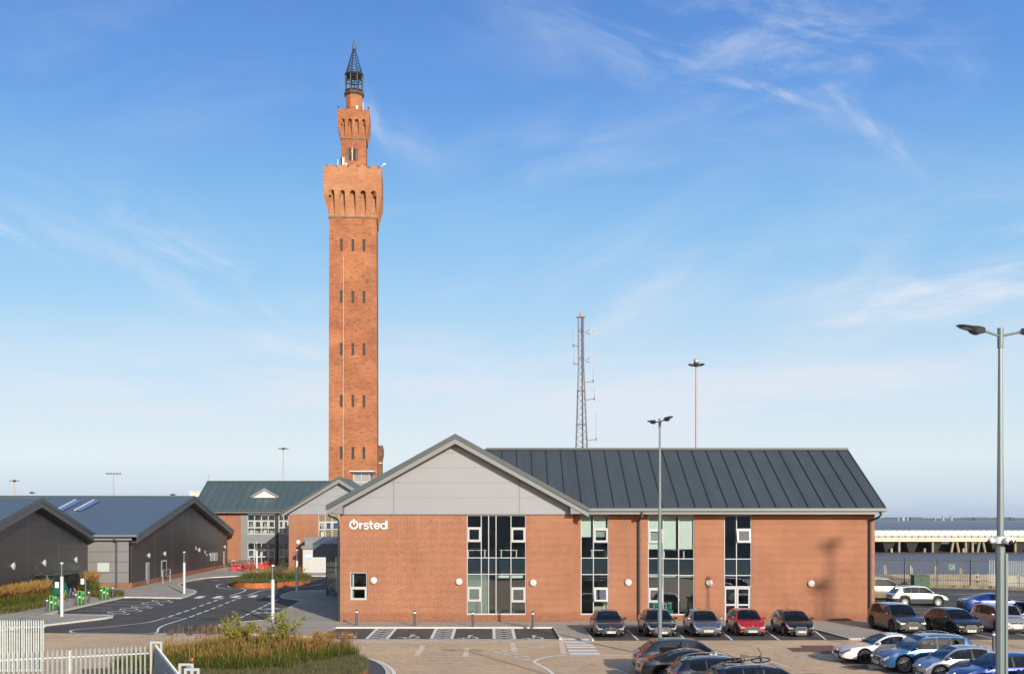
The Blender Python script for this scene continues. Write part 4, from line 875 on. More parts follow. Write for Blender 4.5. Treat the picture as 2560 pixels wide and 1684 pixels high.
# ================================================================== DARK SHEDS
def shed(name_lab, C, ang, half, ze, za, back, wallm, sign=-1):
    """gable wall starts at far corner C, runs towards the camera along w; building extends to -x side"""
    w_ = Vector((math.sin(R(ang)), -math.cos(R(ang)), 0)); inn = Vector((-math.cos(R(ang)), -math.sin(R(ang)), 0))
    t = thing('metal_shed', name_lab, 'building', (C[0], C[1], 0)); Cv = Vector((C[0], C[1], 0))
    P = lambda u, v, z: Cv+w_*u+inn*v+Vector((0,0,z))
    return t, P, w_, inn
def wall_hit(C, w_, x):      # where the view ray of photo column x meets the wall plane -> u
    k = (x-CX)/F; return (C[0]-k*C[1])/(k*w_.y-w_.x)
def build_shed(lab, C, ang, half, ze, za, back, joints, plinth, cladm, side_clad, hz, ribs=True):
    t, P, w_, inn = shed(lab, C, ang, half, ze, za, back, None)
    sl_ = (za-ze)/half
    g = MB()
    A = [P(-0.0,0,plinth), P(half,0,plinth), P(2*half,0,plinth), P(2*half,0,ze-.3), P(half,0,za-.3), P(0,0,ze-.3)]
    B = [p+inn*.3 for p in A]; ia = [g.vert(p) for p in A]; ib = [g.vert(p) for p in B]
    g.face(ia); g.face(ib[::-1])
    for i in range(6): g.face((ia[(i+1)%6], ia[i], ib[i], ib[(i+1)%6]))
    g.mi = 1; out = -inn
    for x in joints:
        u = wall_hit(C, w_, x); zt = za-.45-sl_*abs(u-half); q = P(u,0,0)
        a = q-w_*.035; b2 = q+w_*.035
        g.poly([a+out*.012+Vector((0,0,plinth)), b2+out*.012+Vector((0,0,plinth)), b2+out*.012+Vector((0,0,zt)), a+out*.012+Vector((0,0,zt))])
    g.mi = 2
    for z in hz:
        if z < ze-.3: ua, ub = 0.02, 2*half-.02
        else: ua = (z-(ze-.3))/sl_; ub = 2*half-ua
        if ub-ua < .5: continue
        g.poly([P(ua,0,z-.02)+out*.008, P(ub,0,z-.02)+out*.008, P(ub,0,z+.02)+out*.008, P(ua,0,z+.02)+out*.008])
    g.build('gable_wall', [cladm, MT['joint_pale'], MT['joint_dark']], t, world=True)
    if plinth > 0:
        g = MB(); g.hexa([P(2*half,-.04,0),P(0,-.04,0),P(0,.26,0),P(2*half,.26,0)], [P(2*half,-.04,plinth-.01),P(0,-.04,plinth-.01),P(0,.26,plinth-.01),P(2*half,.26,plinth-.01)]); g.build('brick_plinth', MT['brick'], t, world=True)
    # roof
    r = MB(); ov = .75; th = .22
    for s_ in (0, 1):
        u0 = -ov if s_ == 0 else 2*half+ov; z0_ = ze-sl_*ov
        q = [P(u0,-ov,z0_), P(half,-ov,za), P(half,back,za), P(u0,back,z0_)]
        if s_ == 0: q = q[::-1]
        r.hexa([p-Vector((0,0,th)) for p in q], q)
    ro = r.build('roof', MT['roof_blue'], t, world=True)
    if ribs:
        r = MB(); n = int(back/.45)
        for k in range(n):
            v = -ov+.5+k*.45
            a = P(2*half+ov-.05,v,ze-sl_*(ov-.05)); e = P(half+.1,v,za-sl_*.1); dv = inn*.04; up = Vector((0,0,.04))
            r.hexa([a-dv*.9, a+dv*.9, e+dv*.9, e-dv*.9], [a-dv*.5+up, a+dv*.5+up, e+dv*.5+up, e-dv*.5+up])
        r.build('roof_ribs', MT['seam_blue'], t, world=True)
    r = MB()
    for (u0, u1) in ((-ov-.03, half), (half, 2*half+ov+.03)):
        za_ = lambda u: za-sl_*abs(u-half)
        a0, a1 = P(u0,-ov-.03,za_(u0)), P(u1,-ov-.03,za_(u1)); dn = Vector((0,0,-.30)); up = Vector((0,0,.05)); i_ = inn*.12
        r.hexa([a0+dn, a1+dn, a1+dn+i_, a0+dn+i_], [a0+up, a1+up, a1+up+i_, a0+up+i_])
    r.hexa([P(half-.25,-ov,za-.05),P(half-.25,back,za-.05),P(half+.25,back,za-.05),P(half+.25,-ov,za-.05)][::-1], [P(half-.25,-ov,za+.06),P(half-.25,back,za+.06),P(half+.25,back,za+.06),P(half+.25,-ov,za+.06)][::-1])
    r.build('verge_trim', MT['verge'], t, world=True)
    r = MB()
    for (u0, u1) in ((-ov, half), (half, 2*half+ov)):
        za_ = lambda u: za-sl_*abs(u-half)
        a0, a1 = P(u0,-ov+.02,za_(u0)-.31), P(u1,-ov+.02,za_(u1)-.31); dn = Vector((0,0,-.42)); i_ = inn*.08
        r.hexa([a0+dn, a1+dn, a1+dn+i_, a0+dn+i_], [a0, a1, a1+i_, a0+i_])
        r.hexa([a0+dn+i_, a1+dn+i_, a1+dn+inn*ov, a0+dn+inn*ov], [a0+dn+i_+Vector((0,0,.04)), a1+dn+i_+Vector((0,0,.04)), a1+dn+inn*ov+Vector((0,0,.04)), a0+dn+inn*ov+Vector((0,0,.04))])
    r.build('bargeboard', MT['fascia_dark'], t, world=True)
    return t, P, w_, inn, sl_
C1 = (-39.7, 150.6)
HALF1 = 23.05
shed1, P1, w1, i1, s1 = build_shed('wide dark grey metal shed with blue grey roof and red brick plinth behind the pavement', C1, 3.6, HALF1, 5.35, 9.45, 48, [], .60, MT['clad_dark'], None, [])
# vertical joints on the wall of shed one
g = MB(); out1 = -i1
for x in (386, 429, 467.5, 503, 535.5):
    u = wall_hit(C1, w1, x); zt = 9.0-s1*abs(u-HALF1); q = P1(u,0,0); a = q-w1*.05; b2 = q+w1*.05
    g.poly([a+out1*.012+Vector((0,0,.60)), b2+out1*.012+Vector((0,0,.60)), b2+out1*.012+Vector((0,0,zt)), a+out1*.012+Vector((0,0,zt))])
g.build('panel_joints', MT['joint_pale'], shed1, world=True)
# near side wall of shed one (sunlit)
U1 = 2*HALF1
def SP(v, z, o=0.0): return P1(U1, v, z)+w1*o
g = MB()
def slab(mb, v0, v1, z0, z1, o0, o1): mb.hexa([SP(v0,z0,o0),SP(v1,z0,o0),SP(v1,z0,o1),SP(v0,z0,o1)][::-1], [SP(v0,z1,o0),SP(v1,z1,o0),SP(v1,z1,o1),SP(v0,z1,o1)][::-1])
slab(g, 0.002, 12, .60, 4.95, -.3, .0); g.mi = 1
for yy in (1378,1403.5,1430): 
    z = zat(yy, 104.7); slab(g, 0.1, 12, z-.02, z+.02, .0, .008)
slab(g, .0, .12, .60, 4.9, .0, .02)
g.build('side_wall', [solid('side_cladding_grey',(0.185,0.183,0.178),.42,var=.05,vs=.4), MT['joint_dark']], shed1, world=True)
g = MB(); slab(g, -.04, 12, 0, .59, -.26, .05); g.build('brick_plinth', MT['brick'], shed1, world=True)
g = MB(); slab(g, -.1, 12, 4.42+.3, 5.02, .35, .45); slab(g, -.1, 12, 5.03, 5.06, .0, .75); g.build('fascia', MT['fascia'], shed1, world=True)
g = MB(); slab(g, -.7, 12, 5.07, 5.24, .76, .92); g.build('gutter', MT['gutter'], shed1, world=True)
g = MB(); q = P1(U1, 1.45, 0)+w1*.12; g.cyl(q+Vector((0,0,.1)), q+Vector((0,0,4.6)), .10, n=8); g.tube([q+Vector((0,0,4.6)), q+w1*.6+Vector((0,0,4.8)), q+w1*.65+Vector((0,0,5.1))], .09, 8); g.build('downpipe', solid('blue_grey_pipe',(0.06,0.085,0.10),.4), shed1, world=True, smooth=True)
va = lambda x: ((x-CX)*104.7/F - P1(U1,0,0).x)/i1.x
g = MB(); v0, v1, z0, z1 = va(276), va(247), zat(1427.5,104.7), zat(1405,104.7)
slab(g, v0, v0+.12, z0, z1, -.02, .05); slab(g, v1-.12, v1, z0, z1, -.02, .05); slab(g, v0+.12, v1-.12, z0, z0+.12, -.02, .05); slab(g, v0+.12, v1-.12, z1-.1, z1, -.02, .05)
wf = g.build('window', MT['white_frame'], shed1, world=True)
g = MB(); slab(g, v0+.12, v1-.12, z0+.12, z1-.1, .0, .02); g.build('pane', solid('blind_behind_glass',(0.40,0.50,0.45),.15,var=.02), wf, world=True)
# doors, vents, windows, lights on the long gable wall
def on1(x, y, o=0.0):
    u = wall_hit(C1, w1, x); q = P1(u, 0, 0); return u, zat(y, q.y)
def plate(par, P, w_, out, u0, u1, z0, z1, o0, o1, mat, name):
    mb = MB(); a = [P(u0,0,z0)+out*o0, P(u1,0,z0)+out*o0, P(u1,0,z0)+out*o1, P(u0,0,z0)+out*o1]; up = Vector((0,0,z1-z0))
    mb.hexa(a, [p+up for p in a]); return mb.build(name, mat, par, world=True)
for k, (xa_, xb_, ytop, ybot) in enumerate(((365,373,1401,1460),(403,416.5,1397,1450.5),(558.5,562.5,1377,1419))):
    ua, za_ = on1(xb_, ytop); ub, _ = on1(xa_, ytop); zt = 2.35
    dr = plate(shed1, P1, w1, out1, ua, ub, .10, zt, -.02, .03, MT['white_frame'] if k != 1 else solid('grey_door_frame',(0.38,0.38,0.38),.5), 'door')
    if k == 1: plate(dr, P1, w1, out1, ua+.35, ub-.35, .35, zt-.2, .031, .04, MT['glass_sky'], 'pane')
    else: plate(dr, P1, w1, out1, ua+.15, ub-.15, .15, zt-.12, .031, .045, solid('door_grey',(0.28,0.28,0.28),.5), 'door_leaf')
for x, y, hw, hh in ((490,1369,3.0,4.5),(512.7,1379,1.6,4),(517,1386,1.0,2.5),(524,1385,1.0,2.5)):
    u, z = on1(x, y); sc_ = 1/((P1(u,0,0).y)/F)
    plate(shed1, P1, w1, out1, u-hh/sc_*.9, u+hh/sc_*.9, z-hh/sc_, z+hh/sc_, .0, .05, solid('vent_grey',(0.35,0.35,0.35),.5) if x == 490 else MT['white_frame'], 'vent')
for x in (530.3,539.3):
    u, z = on1(x, 1390); fr = plate(shed1, P1, w1, out1, u-1.0, u+1.0, z-.55, z+.5, .0, .05, MT['white_frame'], 'window'); plate(fr, P1, w1, out1, u-.8, u+.8, z-.42, z+.38, .051, .056, solid('window_blind_grey',(0.30,0.34,0.33),.2), 'pane')
lab1 = ['round white light above the first door of the wide dark shed','round white light above the glazed grey door of the wide dark shed','round white light on the wide dark shed near its grey vent','round white light at the far end of the wide dark shed']
for (x, y), l in zip(((370.5,1388),(410.5,1383.5),(496.5,1374),(561,1366.5)), lab1):
    u, z = on1(x, y); q = P1(u,0,z); bulkhead(CX+q.x/q.y*F, y, q.y, .27, out1, l)
# cycle hoop by the doors
hp = thing('hoop_rail', 'thin grey tubular hoop rail between the two doors of the wide dark shed', 'rail', (0,0,.1)); u, _ = on1(396,1450)
q = P1(on1(399,1440)[0],0,.1)+out1*1.1; q2 = P1(on1(380,1440)[0],0,.1)+out1*1.1
hp.location = q; m_ = MB(); e_ = q2-q; m_.tube([(0,0,0),(0,0,1.35),e_+Vector((0,0,1.35)),e_], .03, 6); m_.tube([(0,0,.7),e_+Vector((0,0,.7))], .02, 6); m_.build('tube', MT['steel'], hp)
# roof panels on the slope of shed one
def roof1(x, y):
    # intersect the photo ray with the near slope of shed 1
    dirv = Vector(((x-CX)/F, 1, -(y-HY)/F)); o = Vector((0,0,H)); a = P1(HALF1,0,9.45); b_ = P1(U1,0,5.35); c_ = P1(HALF1,10,9.45)
    n_ = (b_-a).cross(c_-a); t = (a-o).dot(n_)/dirv.dot(n_); return o+dirv*t
for k, L in enumerate((((189,1251.5),(206,1252),(158,1277.5),(141,1277)), ((235,1252),(252,1252.5),(205,1277.5),(187.5,1277.5)), ((99,1249.8),(114,1250),(102,1257.5),(93,1255)))):
    pts = [roof1(*p)+Vector((0,0,.07)) for p in L]; 
    m_ = MB(); m_.hexa([pts[3],pts[2],pts[1],pts[0]], [p+Vector((0,0,.05)) for p in (pts[3],pts[2],pts[1],pts[0])])
    po = m_.build('solar_panel', solid('solar_panel_blue',(0.06,0.09,0.26),.2,var=.15,vs=1.0)); 
    tag(po, ['dark blue panel on the shed roof, middle one of three','dark blue panel on the shed roof, rightmost of three','small dark blue panel half hidden behind the nearer shed roof'][k], 'roof panel', 'blue panels set in the shed roof')
    m_ = MB(); a, e = pts[3], pts[0]; dv = Vector((-.05,0,0)); m_.hexa([a+dv, a-dv*.2, e-dv*.2, e+dv], [q_+Vector((0,0,.16)) for q_ in (a+dv, a-dv*.2, e-dv*.2, e+dv)])
    m_.build('edge_rail', MT['white'], po)
# second shed, nearest the left edge
C0 = (-41.0, 104.5)
hz0 = [1.9+1.05*k for k in range(-1, 7)]
shed0, P0, w0, i0, s0 = build_shed('nearest dark grey metal shed with dark gable cut by the left edge of the photo', C0, 6.6, 16.5, 5.28, 8.45, 40, [70.5,146.5], 0.0, MT['clad_dark'], None, hz0)
for (x, y), l in zip(((31,1414.5),(109,1406.5),(188,1398.5)), ['round white light on the nearest dark shed, leftmost of its three','round white light on the nearest dark shed, middle of its three','round white light on the nearest dark shed above the cycle shelter']):
    u = wall_hit(C0, w0, x); q = P0(u,0,0); bulkhead(CX+q.x/q.y*F, y, q.y, .30, -i0, l)
u = wall_hit(C0, w0, 200.5); q = P0(u,0,zat(1333.5, P0(u,0,0).y))-i0*.2; m_ = MB(); m_.ball(q, .13, n=8, m=5); m_.cyl(q, q+i0*.2, .05, n=6); tag(m_.build('security_camera', MT['steel'], smooth=True), 'small pale camera dome under the eaves of the nearest dark shed', 'camera')
# rooftop plant far behind the sheds
m_ = MB(); q0, q1 = at(474,1243,170), at(501,1229,170); m_.box(q0.x, q1.x, 170, 173, 5, q1.z); m_.box(q0.x+.1, q0.x+.9, 169.9, 170, q0.z-.3, q1.z-.2); m_.box(q0.x-.1,q1.x+.1,169.9,173,q1.z,q1.z+.12)
tag(m_.build('cooling_unit', solid('cream_metal',(0.58,0.55,0.46),.6)), 'cream box unit on the roofline between the dark shed and the rear office', 'plant unit')
m_ = MB(); q0, q1 = at(482,1300,165), at(520,1244,165); m_.box(q0.x-2, q1.x, 165, 175, 0, q1.z); m_.box(q0.x-2.1,q1.x+.1,164.9,175,q1.z,q1.z+.2); tag(m_.build('outbuilding', MT['roof_green']), 'low dark green roofed building peeping between the shed and the rear office', 'building')
# ================================================================== THE TOWER
TZ = 5.3; tx, td = xat(876.8, 197), 201.3
tw = thing('brick_tower', 'very tall square red brick clock-less tower with battlements and iron spire', 'tower', (tx, td, 0), R(TZ))
tw['label'] = 'very tall square red brick tower with scalloped battlements and an open iron spire'
pz = lambda y: zat(y, 197.0)
hw0, hw1 = 4.42, 4.28; Zs = pz(541)
def tz(y): return pz(y)
# shaft with slit recesses on the front: shaft core + face skin with holes
b = MB()
b.hexa([(-hw0,-hw0+.45,0),(hw0,-hw0+.45,0),(hw0,hw0,0),(-hw0,hw0,0)], [(-hw1,-hw1+.45,Zs),(hw1,-hw1+.45,Zs),(hw1,hw1,Zs),(-hw1,hw1,Zs)])
rowsY = (612.7,742.4,872.6,1002,1132); hh = 15.2/13.7; colsX = (-2.12, -0.02, 1.98); sw_ = .24
def hwz(z): return hw0+(hw1-hw0)*z/Zs
holes = []
zs = [0]
for y in reversed(rowsY): zc_ = pz(y); zs += [zc_-hh, zc_+hh]
zs.append(Zs)
for i in range(len(zs)-1):
    z0, z1 = zs[i], zs[i+1]; a, c = hwz(z0), hwz(z1)
    if i % 2 == 0: segs = [(-1, 1, True)]
    else: segs = [(-9, colsX[0]-sw_), (colsX[0]+sw_, colsX[1]-sw_), (colsX[1]+sw_, colsX[2]-sw_), (colsX[2]+sw_, 9)]
    for s_ in segs:
        if len(s_) == 3: u0b, u1b, u0t, u1t = -a, a, -c, c
        else: u0b, u1b = max(-a, s_[0]), min(a, s_[1]); u0t, u1t = max(-c, s_[0]), min(c, s_[1])
        b.hexa([(u0b,-a,z0),(u1b,-a,z0),(u1b,-a+.45,z0),(u0b,-a+.45,z0)], [(u0t,-c,z1),(u1t,-c,z1),(u1t,-c+.45,z1),(u0t,-c+.45,z1)])
b.build('shaft', MT['tower_brick'], tw)
# slit windows
for y in rowsY:
    for cx_ in colsX:
        z = pz(y); a = hwz(z); m_ = MB(); m_.box(cx_-sw_+.01, cx_+sw_-.01, -a+.28, -a+.40, z-hh+.01, z+hh-.01); m_.mi = 1
        m_.box(cx_-.03, cx_+.03, -a+.24, -a+.28, z-hh+.02, z+hh-.02)
        for k in range(1,6): m_.box(cx_-sw_+.02, cx_+sw_-.02, -a+.25, -a+.27, z-hh+k*.36, z-hh+k*.36+.05)
        m_.build('slit_window', [MT['black'], solid('slit_frame',(0.035,0.032,0.026),.8) if 'slitf' not in MT else MT['slitf']], tw)
        MT.setdefault('slitf', bpy.data.materials.get('slit_frame'))
def fpt(f, u, wv, z):     # face frame -> tower local ; f=0 front(-y),1 right(+x),2 back,3 left
    return {0:(u,-wv,z), 1:(wv,u,z), 2:(-u,wv,z), 3:(-wv,-u,z)}[f]
def machic(hw, offp, z0, zfl, zarch, ztop, n, pitch, aw, sc_n, sc_h, mat, band, th=.6, name='corbel_stage'):
    o = MB(); H2 = hw+offp
    cs = [(k-(n-1)/2)*pitch for k in range(n)]
    zsp = zarch-aw/2
    for f in range(4):
        # upper panel with arch notches and scalloped top
        P_ = []
        P_.append((-H2, zfl)); 
        for c in cs:
            P_ += [(c-aw/2, zfl), (c-aw/2, zsp)] + [(c-aw/2*math.cos(math.pi*k/8), zsp+aw/2*math.sin(math.pi*k/8)) for k in range(1,8)] + [(c+aw/2, zsp), (c+aw/2, zfl)]
        P_.append((H2, zfl))
        W_ = 2*H2/sc_n; top = []
        N_ = int(sc_n*10)
        for k in range(N_+1):
            u = H2-2*H2*k/N_; t = ((u/W_+ (0.5 if sc_n == int(sc_n) and int(sc_n)%2==0 else 0)) % 1.0); t = (t if t < .5 else t-1)*2
            top.append((u, ztop-sc_h*(1-math.sqrt(max(0,1-t*t)))))
        P_ += top
        fr = [o.vert(fpt(f,u,H2,z)) for u, z in P_]; bk = [o.vert(fpt(f,u*(H2-th)/H2,H2-th,z)) for u, z in P_]
        o.face(fr); o.face(bk[::-1])
        for i in range(len(P_)): j = (i+1)%len(P_); o.face((fr[j], fr[i], bk[i], bk[j]))
        # tapering piers between the arches
        edges = [(-hw if False else None)]
        gaps = [(cs[i]+aw/2, cs[i+1]-aw/2) for i in range(n-1)]
        for (a, c) in gaps:
            o.hexa([fpt(f,a,hw-.05,z0),fpt(f,c,hw-.05,z0),fpt(f,c,hw+.0,z0),fpt(f,a,hw+.0,z0)] if False else [fpt(f,a,hw+.03,z0),fpt(f,c,hw+.03,z0),fpt(f,c,hw-.1,z0),fpt(f,a,hw-.1,z0)], [fpt(f,a,H2,zfl),fpt(f,c,H2,zfl),fpt(f,c,hw-.1,zfl),fpt(f,a,hw-.1,zfl)])
    e = cs[-1]+aw/2
    for sx in (-1,1):
        for sy in (-1,1):
            q = lambda r_, z: [(sx*min(e,r_-.05),sy*min(e,r_-.05),z),(sx*r_,sy*min(e,r_-.05),z),(sx*r_,sy*r_,z),(sx*min(e,r_-.05),sy*r_,z)]
            b0, t0 = q(hw+.03,z0), q(H2,zfl)
            if sx*sy < 0: b0, t0 = b0[::-1], t0[::-1]
            o.hexa(b0, t0)
    # core behind the arches and the roof deck inside the parapet
    o.box(-hw+.02, hw-.02, -hw+.02, hw-.02, z0, zarch+.6)
    o.box(-H2+th, H2-th, -H2+th, H2-th, zarch+.61, zarch+.9)
    st = o.build(name, mat, tw)
    if band:
        bb = MB(); h_ = hw+.14; bb.box(-h_, h_, -h_, h_, z0-.28, z0-.002); bb.build('string_course', MT['stone_band'], tw)
    return st
machic(4.28, .95, Zs, pz(492), pz(479), pz(416.5), 5, 1.89, .98, 5.5, 1.0, MT['tower_brick_pale'], True, name='main_battlement')
pz = lambda y: zat(y, 199.0)
b = MB(); hu = 2.31; z_a, z_b = pz(425), pz(344.6)
lw = .95; lz0, lz1 = pz(401.5), pz(372)
b.box(-hu, hu, -hu+.4, hu, z_a, z_b)
wallholes(b, -hu, hu, z_a, z_b, [(-lw-.35,lw-.1,lz0,lz1)], -hu, -hu+.4)
b.build('upper_shaft', MT['tower_brick'], tw)
m_ = MB(); m_.box(-lw-.34, -lw+.12, -hu+.1, -hu+.38, lz0+.01, lz1-.01); m_.box(lw-.57, lw-.11, -hu+.1, -hu+.38, lz0+.01, lz1-.01); m_.mi = 1
m_.box(-lw+.13, lw-.58, -hu+.36, -hu+.39, lz0+.01, lz1-.01); m_.mi = 2
for k in range(5): m_.box(-lw+.13, lw-.58, -hu+.12, -hu+.34, lz0+.2+k*.42, lz0+.38+k*.42)
m_.mi = 3; m_.box(-.33,-.12,-hu-.02,-hu+.1,lz0,lz1+.2)
m_.build('louvred_window', [solid('weathered_louvre',(0.10,0.095,0.075),.8), MT['black'], MT['rust'], MT['concrete']], tw)
machic(2.31, .62, z_b, pz(313), pz(300), pz(275.5), 4, 1.26, .68, 4, .5, MT['tower_brick'], True, .4, name='upper_battlement')
# octagonal drum, cornice, lantern
pz = lambda y: zat(y, 201.3)
def octa(o, r0, r1, z0, z1, n=8): o.cyl((0,0,z0),(0,0,z1),r0,r1,n)
z_d0, z_d1, z_c, z_l, z_s, z_f, z_t = pz(288), pz(243), pz(236), pz(235), pz(189), pz(124), pz(101)
o = MB(); octa(o, 1.62, 1.62, z_d0-.8, z_d1); o.build('drum', MT['tower_brick'], tw)
o = MB(); octa(o, 1.68, 1.85, z_d1+.002, z_d1+.25); octa(o, 1.95, 1.95, z_d1+.252, z_c+.1); octa(o, 1.7, 1.55, z_c+.102, z_c+.4); o.build('cornice', solid('dark_stone',(0.085,0.06,0.04),.85,var=.3), tw)
ln = MB(); RR = 1.62; zl0 = z_c+.4
ang = [math.pi*2*(k+.5)/8 for k in range(8)]
for a in ang: ln.cyl((RR*math.cos(a),RR*math.sin(a),zl0-.1),(RR*math.cos(a),RR*math.sin(a),z_s-.2),.15,n=6)
def octring(o, r_, z, t_): 
    for k in range(8):
        a, c = ang[k], ang[(k+1)%8]; o.cyl((r_*math.cos(a),r_*math.sin(a),z),(r_*math.cos(c),r_*math.sin(c),z),t_,n=6)
octring(ln, RR, zl0+.1, .12); octring(ln, RR, z_s-1.15, .08)
for k in range(8):   # arched heads between the columns
    a, c = ang[k], ang[(k+1)%8]; A_ = Vector((RR*math.cos(a),RR*math.sin(a),0)); C_ = Vector((RR*math.cos(c),RR*math.sin(c),0)); prev = None
    for j in range(7):
        t = j/6; p = A_.lerp(C_, t); p.z = z_s-1.2+.75*math.sin(math.pi*t)
        if prev is not None: ln.cyl(prev, p, .07, n=5)
        prev = p
ln.cyl((0,0,z_c),(0,0,z_s-.9),.06,n=6); ln.ball((0,0,zl0+.7),.22,n=8,m=5); ln.cyl((-1.4,0,z_s-1.6),(1.4,0,z_s-1.6),.05,n=5); ln.cyl((0,-1.4,z_s-1.6),(0,1.4,z_s-1.6),.05,n=5)
ln.build('lantern', MT['iron'], tw)
o = MB(); octa(o, 1.72, 1.85, z_s-.25, z_s); octa(o, 1.88, 1.70, z_s+.002, z_s+.15); o.build('lantern_cornice', MT['iron'], tw)
sp = MB(); r0_, r1_ = 1.62, .22
for a in ang: sp.cyl((r0_*math.cos(a),r0_*math.sin(a),z_s+.1),(r1_*math.cos(a),r1_*math.sin(a),z_f),.075,.055,n=5)
for k in range(1,10):
    t = k/10; octring(sp, r0_+(r1_-r0_)*t, z_s+.1+(z_f-z_s-.1)*t, .035)
for k in range(8):
    a, c = ang[k], ang[(k+1)%8]
    for j in range(0,2):
        t0, t1 = j/7, (j+1)/7; q0 = r0_+(r1_-r0_)*t0; q1 = r0_+(r1_-r0_)*t1; zz0 = z_s+.1+(z_f-z_s)*t0; zz1 = z_s+.1+(z_f-z_s)*t1
        sp.cyl((q0*math.cos(a),q0*math.sin(a),zz0),(q1*math.cos(c),q1*math.sin(c),zz1),.025,n=4)
sp.build('spire_frame', MT['iron'], tw)
o = MB(); octa(o, .34, .42, z_f-.1, z_f+.15); octa(o, .38, .26, z_f+.152, z_f+.9); octa(o, .2, .1, z_f+.902, z_f+1.5); o.ball((0,0,z_f+1.55),.13,n=8,m=5); o.cyl((0,0,z_f+1.6),(0,0,z_t+.6),.035,.015,n=5); o.build('finial', MT['copper'], tw)
# cables, aerials on the battlements
pz = lambda y: zat(y, 197.0)
m_ = MB(); c_ = lambda x, z, hwv: (x, -hwv-.05, z)
m_.tube([c_(-1.78,.5,hw0), c_(-1.72,pz(640),hwz(pz(640)))], .055, 4); m_.build('lightning_conductor', MT['concrete'], tw)
m_ = MB(); m_.tube([(-.45,-hu-.06,pz(372)),(.05,-hu-.1,pz(341)),(.1,-2.98,pz(314)),(.1,-2.98,pz(293))], .03, 4); m_.build('cable', MT['concrete'], tw)
m_ = MB(); H2 = 5.0
for s_ in (-1,1):
    m_.tube([(s_*H2,-H2,pz(418)),(s_*2.4,-H2+.2,pz(420))], .04, 4); m_.tube([(-H2,s_*H2,pz(418)),(H2,s_*H2,pz(418))], .04, 4); m_.tube([(s_*H2,-H2,pz(418)),(s_*H2,H2,pz(418))], .04, 4)
m_.build('guard_rail', MT['steel_dark'], tw)
def ant(lab, x, y, z, h_, mat='white', kind='whip'):
    v = tw.matrix_world @ Vector((x,y,z)) if False else Matrix.Rotation(R(TZ),4,'Z') @ Vector((x,y,z)) + Vector((tx,td,0))
    m_ = MB()
    if kind == 'whip': m_.cyl((0,0,0),(0,0,h_),.05,.03,6)
    elif kind == 'panel': m_.cyl((0,0,0),(0,0,h_),.05,.05,6); m_.box(-.17,.17,-.16,-.06,h_*.25,h_)
    elif kind == 'cam': m_.cyl((0,0,0),(.55,0,.3),.05,n=6); m_.cyl((.5,0,.5),(.95,0,.45),.17,.17,8)
    elif kind == 'dish': m_.cyl((0,0,0),(0,0,h_),.04,n=5); m_.cyl((0,-.1,h_),(0,.05,h_),.2,.1,10)
    else: m_.ball((0,0,h_*.7),.16,n=8,m=6); m_.cyl((0,0,0),(0,0,h_*.6),.05,.08,6)
    o_ = m_.build('aerial' if kind not in ('cam','ball') else ('security_camera' if kind == 'cam' else 'lamp'), MT[mat], smooth=True); o_.location = v; tag(o_, lab, {'cam':'camera','ball':'lamp'}.get(kind,'aerial')); return o_
ant('thin white whip aerial at the left of the tower battlement', -2.7,-4.7,pz(420), 1.4); ant('black panel aerial on the tower battlement beside the upper shaft', -2.05,-4.4,pz(420), 1.75, 'black', 'panel')
ant('white panel aerial on the tower battlement next to the black one', -1.7,-4.6,pz(420), 1.7, 'white', 'panel'); ant('small white dish on the tower battlement at the foot of the upper shaft', -1.2,-4.6,pz(419), .5, 'white', 'dish')
ant('white camera on an arm at the right corner of the tower battlement', 5.0,-4.9,pz(418), .5, 'white', 'cam')
ant('small black lamp on the left corner of the upper battlement', -2.75,-2.75,zat(277,199), .6, 'black', 'ball'); ant('small black lamp on the right corner of the upper battlement', 2.75,-2.75,zat(277,199), .6, 'black', 'ball')
ant('white box aerial against the octagonal drum', .65,-2.1,zat(281,199), 1.3, 'white', 'panel'); ant('white whip aerial right of the octagonal drum', 1.75,-2.0,zat(279,199), 1.9)
# smaller turret building behind
tb_ = thing('accumulator_turret', 'dark brown brick turret peeping out behind the right of the tall tower', 'turret', (xat(947,225),226,0))
m_ = MB(); q = lambda y: zat(y,225); xr = xat(956,225)-xat(947,225)
m_.box(-xr*.85, xr*.8, -1, 1, 0, q(1150)); m_.hexa([(-xr*.85,-1,q(1150)),(xr*.8,-1,q(1150)),(xr*.8,1,q(1150)),(-xr*.85,1,q(1150))], [(-xr*1.2,-1.3,q(1138)),(xr*1.05,-1.3,q(1138)),(xr*1.05,1.3,q(1138)),(-xr*1.2,1.3,q(1138))])
m_.box(-xr*1.2, xr*1.05, -1.3, 1.3, q(1138), q(1120)); 
for s_ in (-1.0,-.2,.6): m_.box(xr*s_*.95, xr*s_*.95+.3*xr, -1.3, 1.3, q(1120), q(1112.5))
m_.build('brick_shaft', MT['turret_brick'], tb_)
m_ = MB(); m_.box(-xr*.95, xr*.9, -1.1, 1.1, q(1158), q(1155)); m_.build('string_course', MT['concrete'], tb_)
MT['mesh_w'] = solid('mesh_white', (0.36,0.34,0.35), .6, .2, .1)
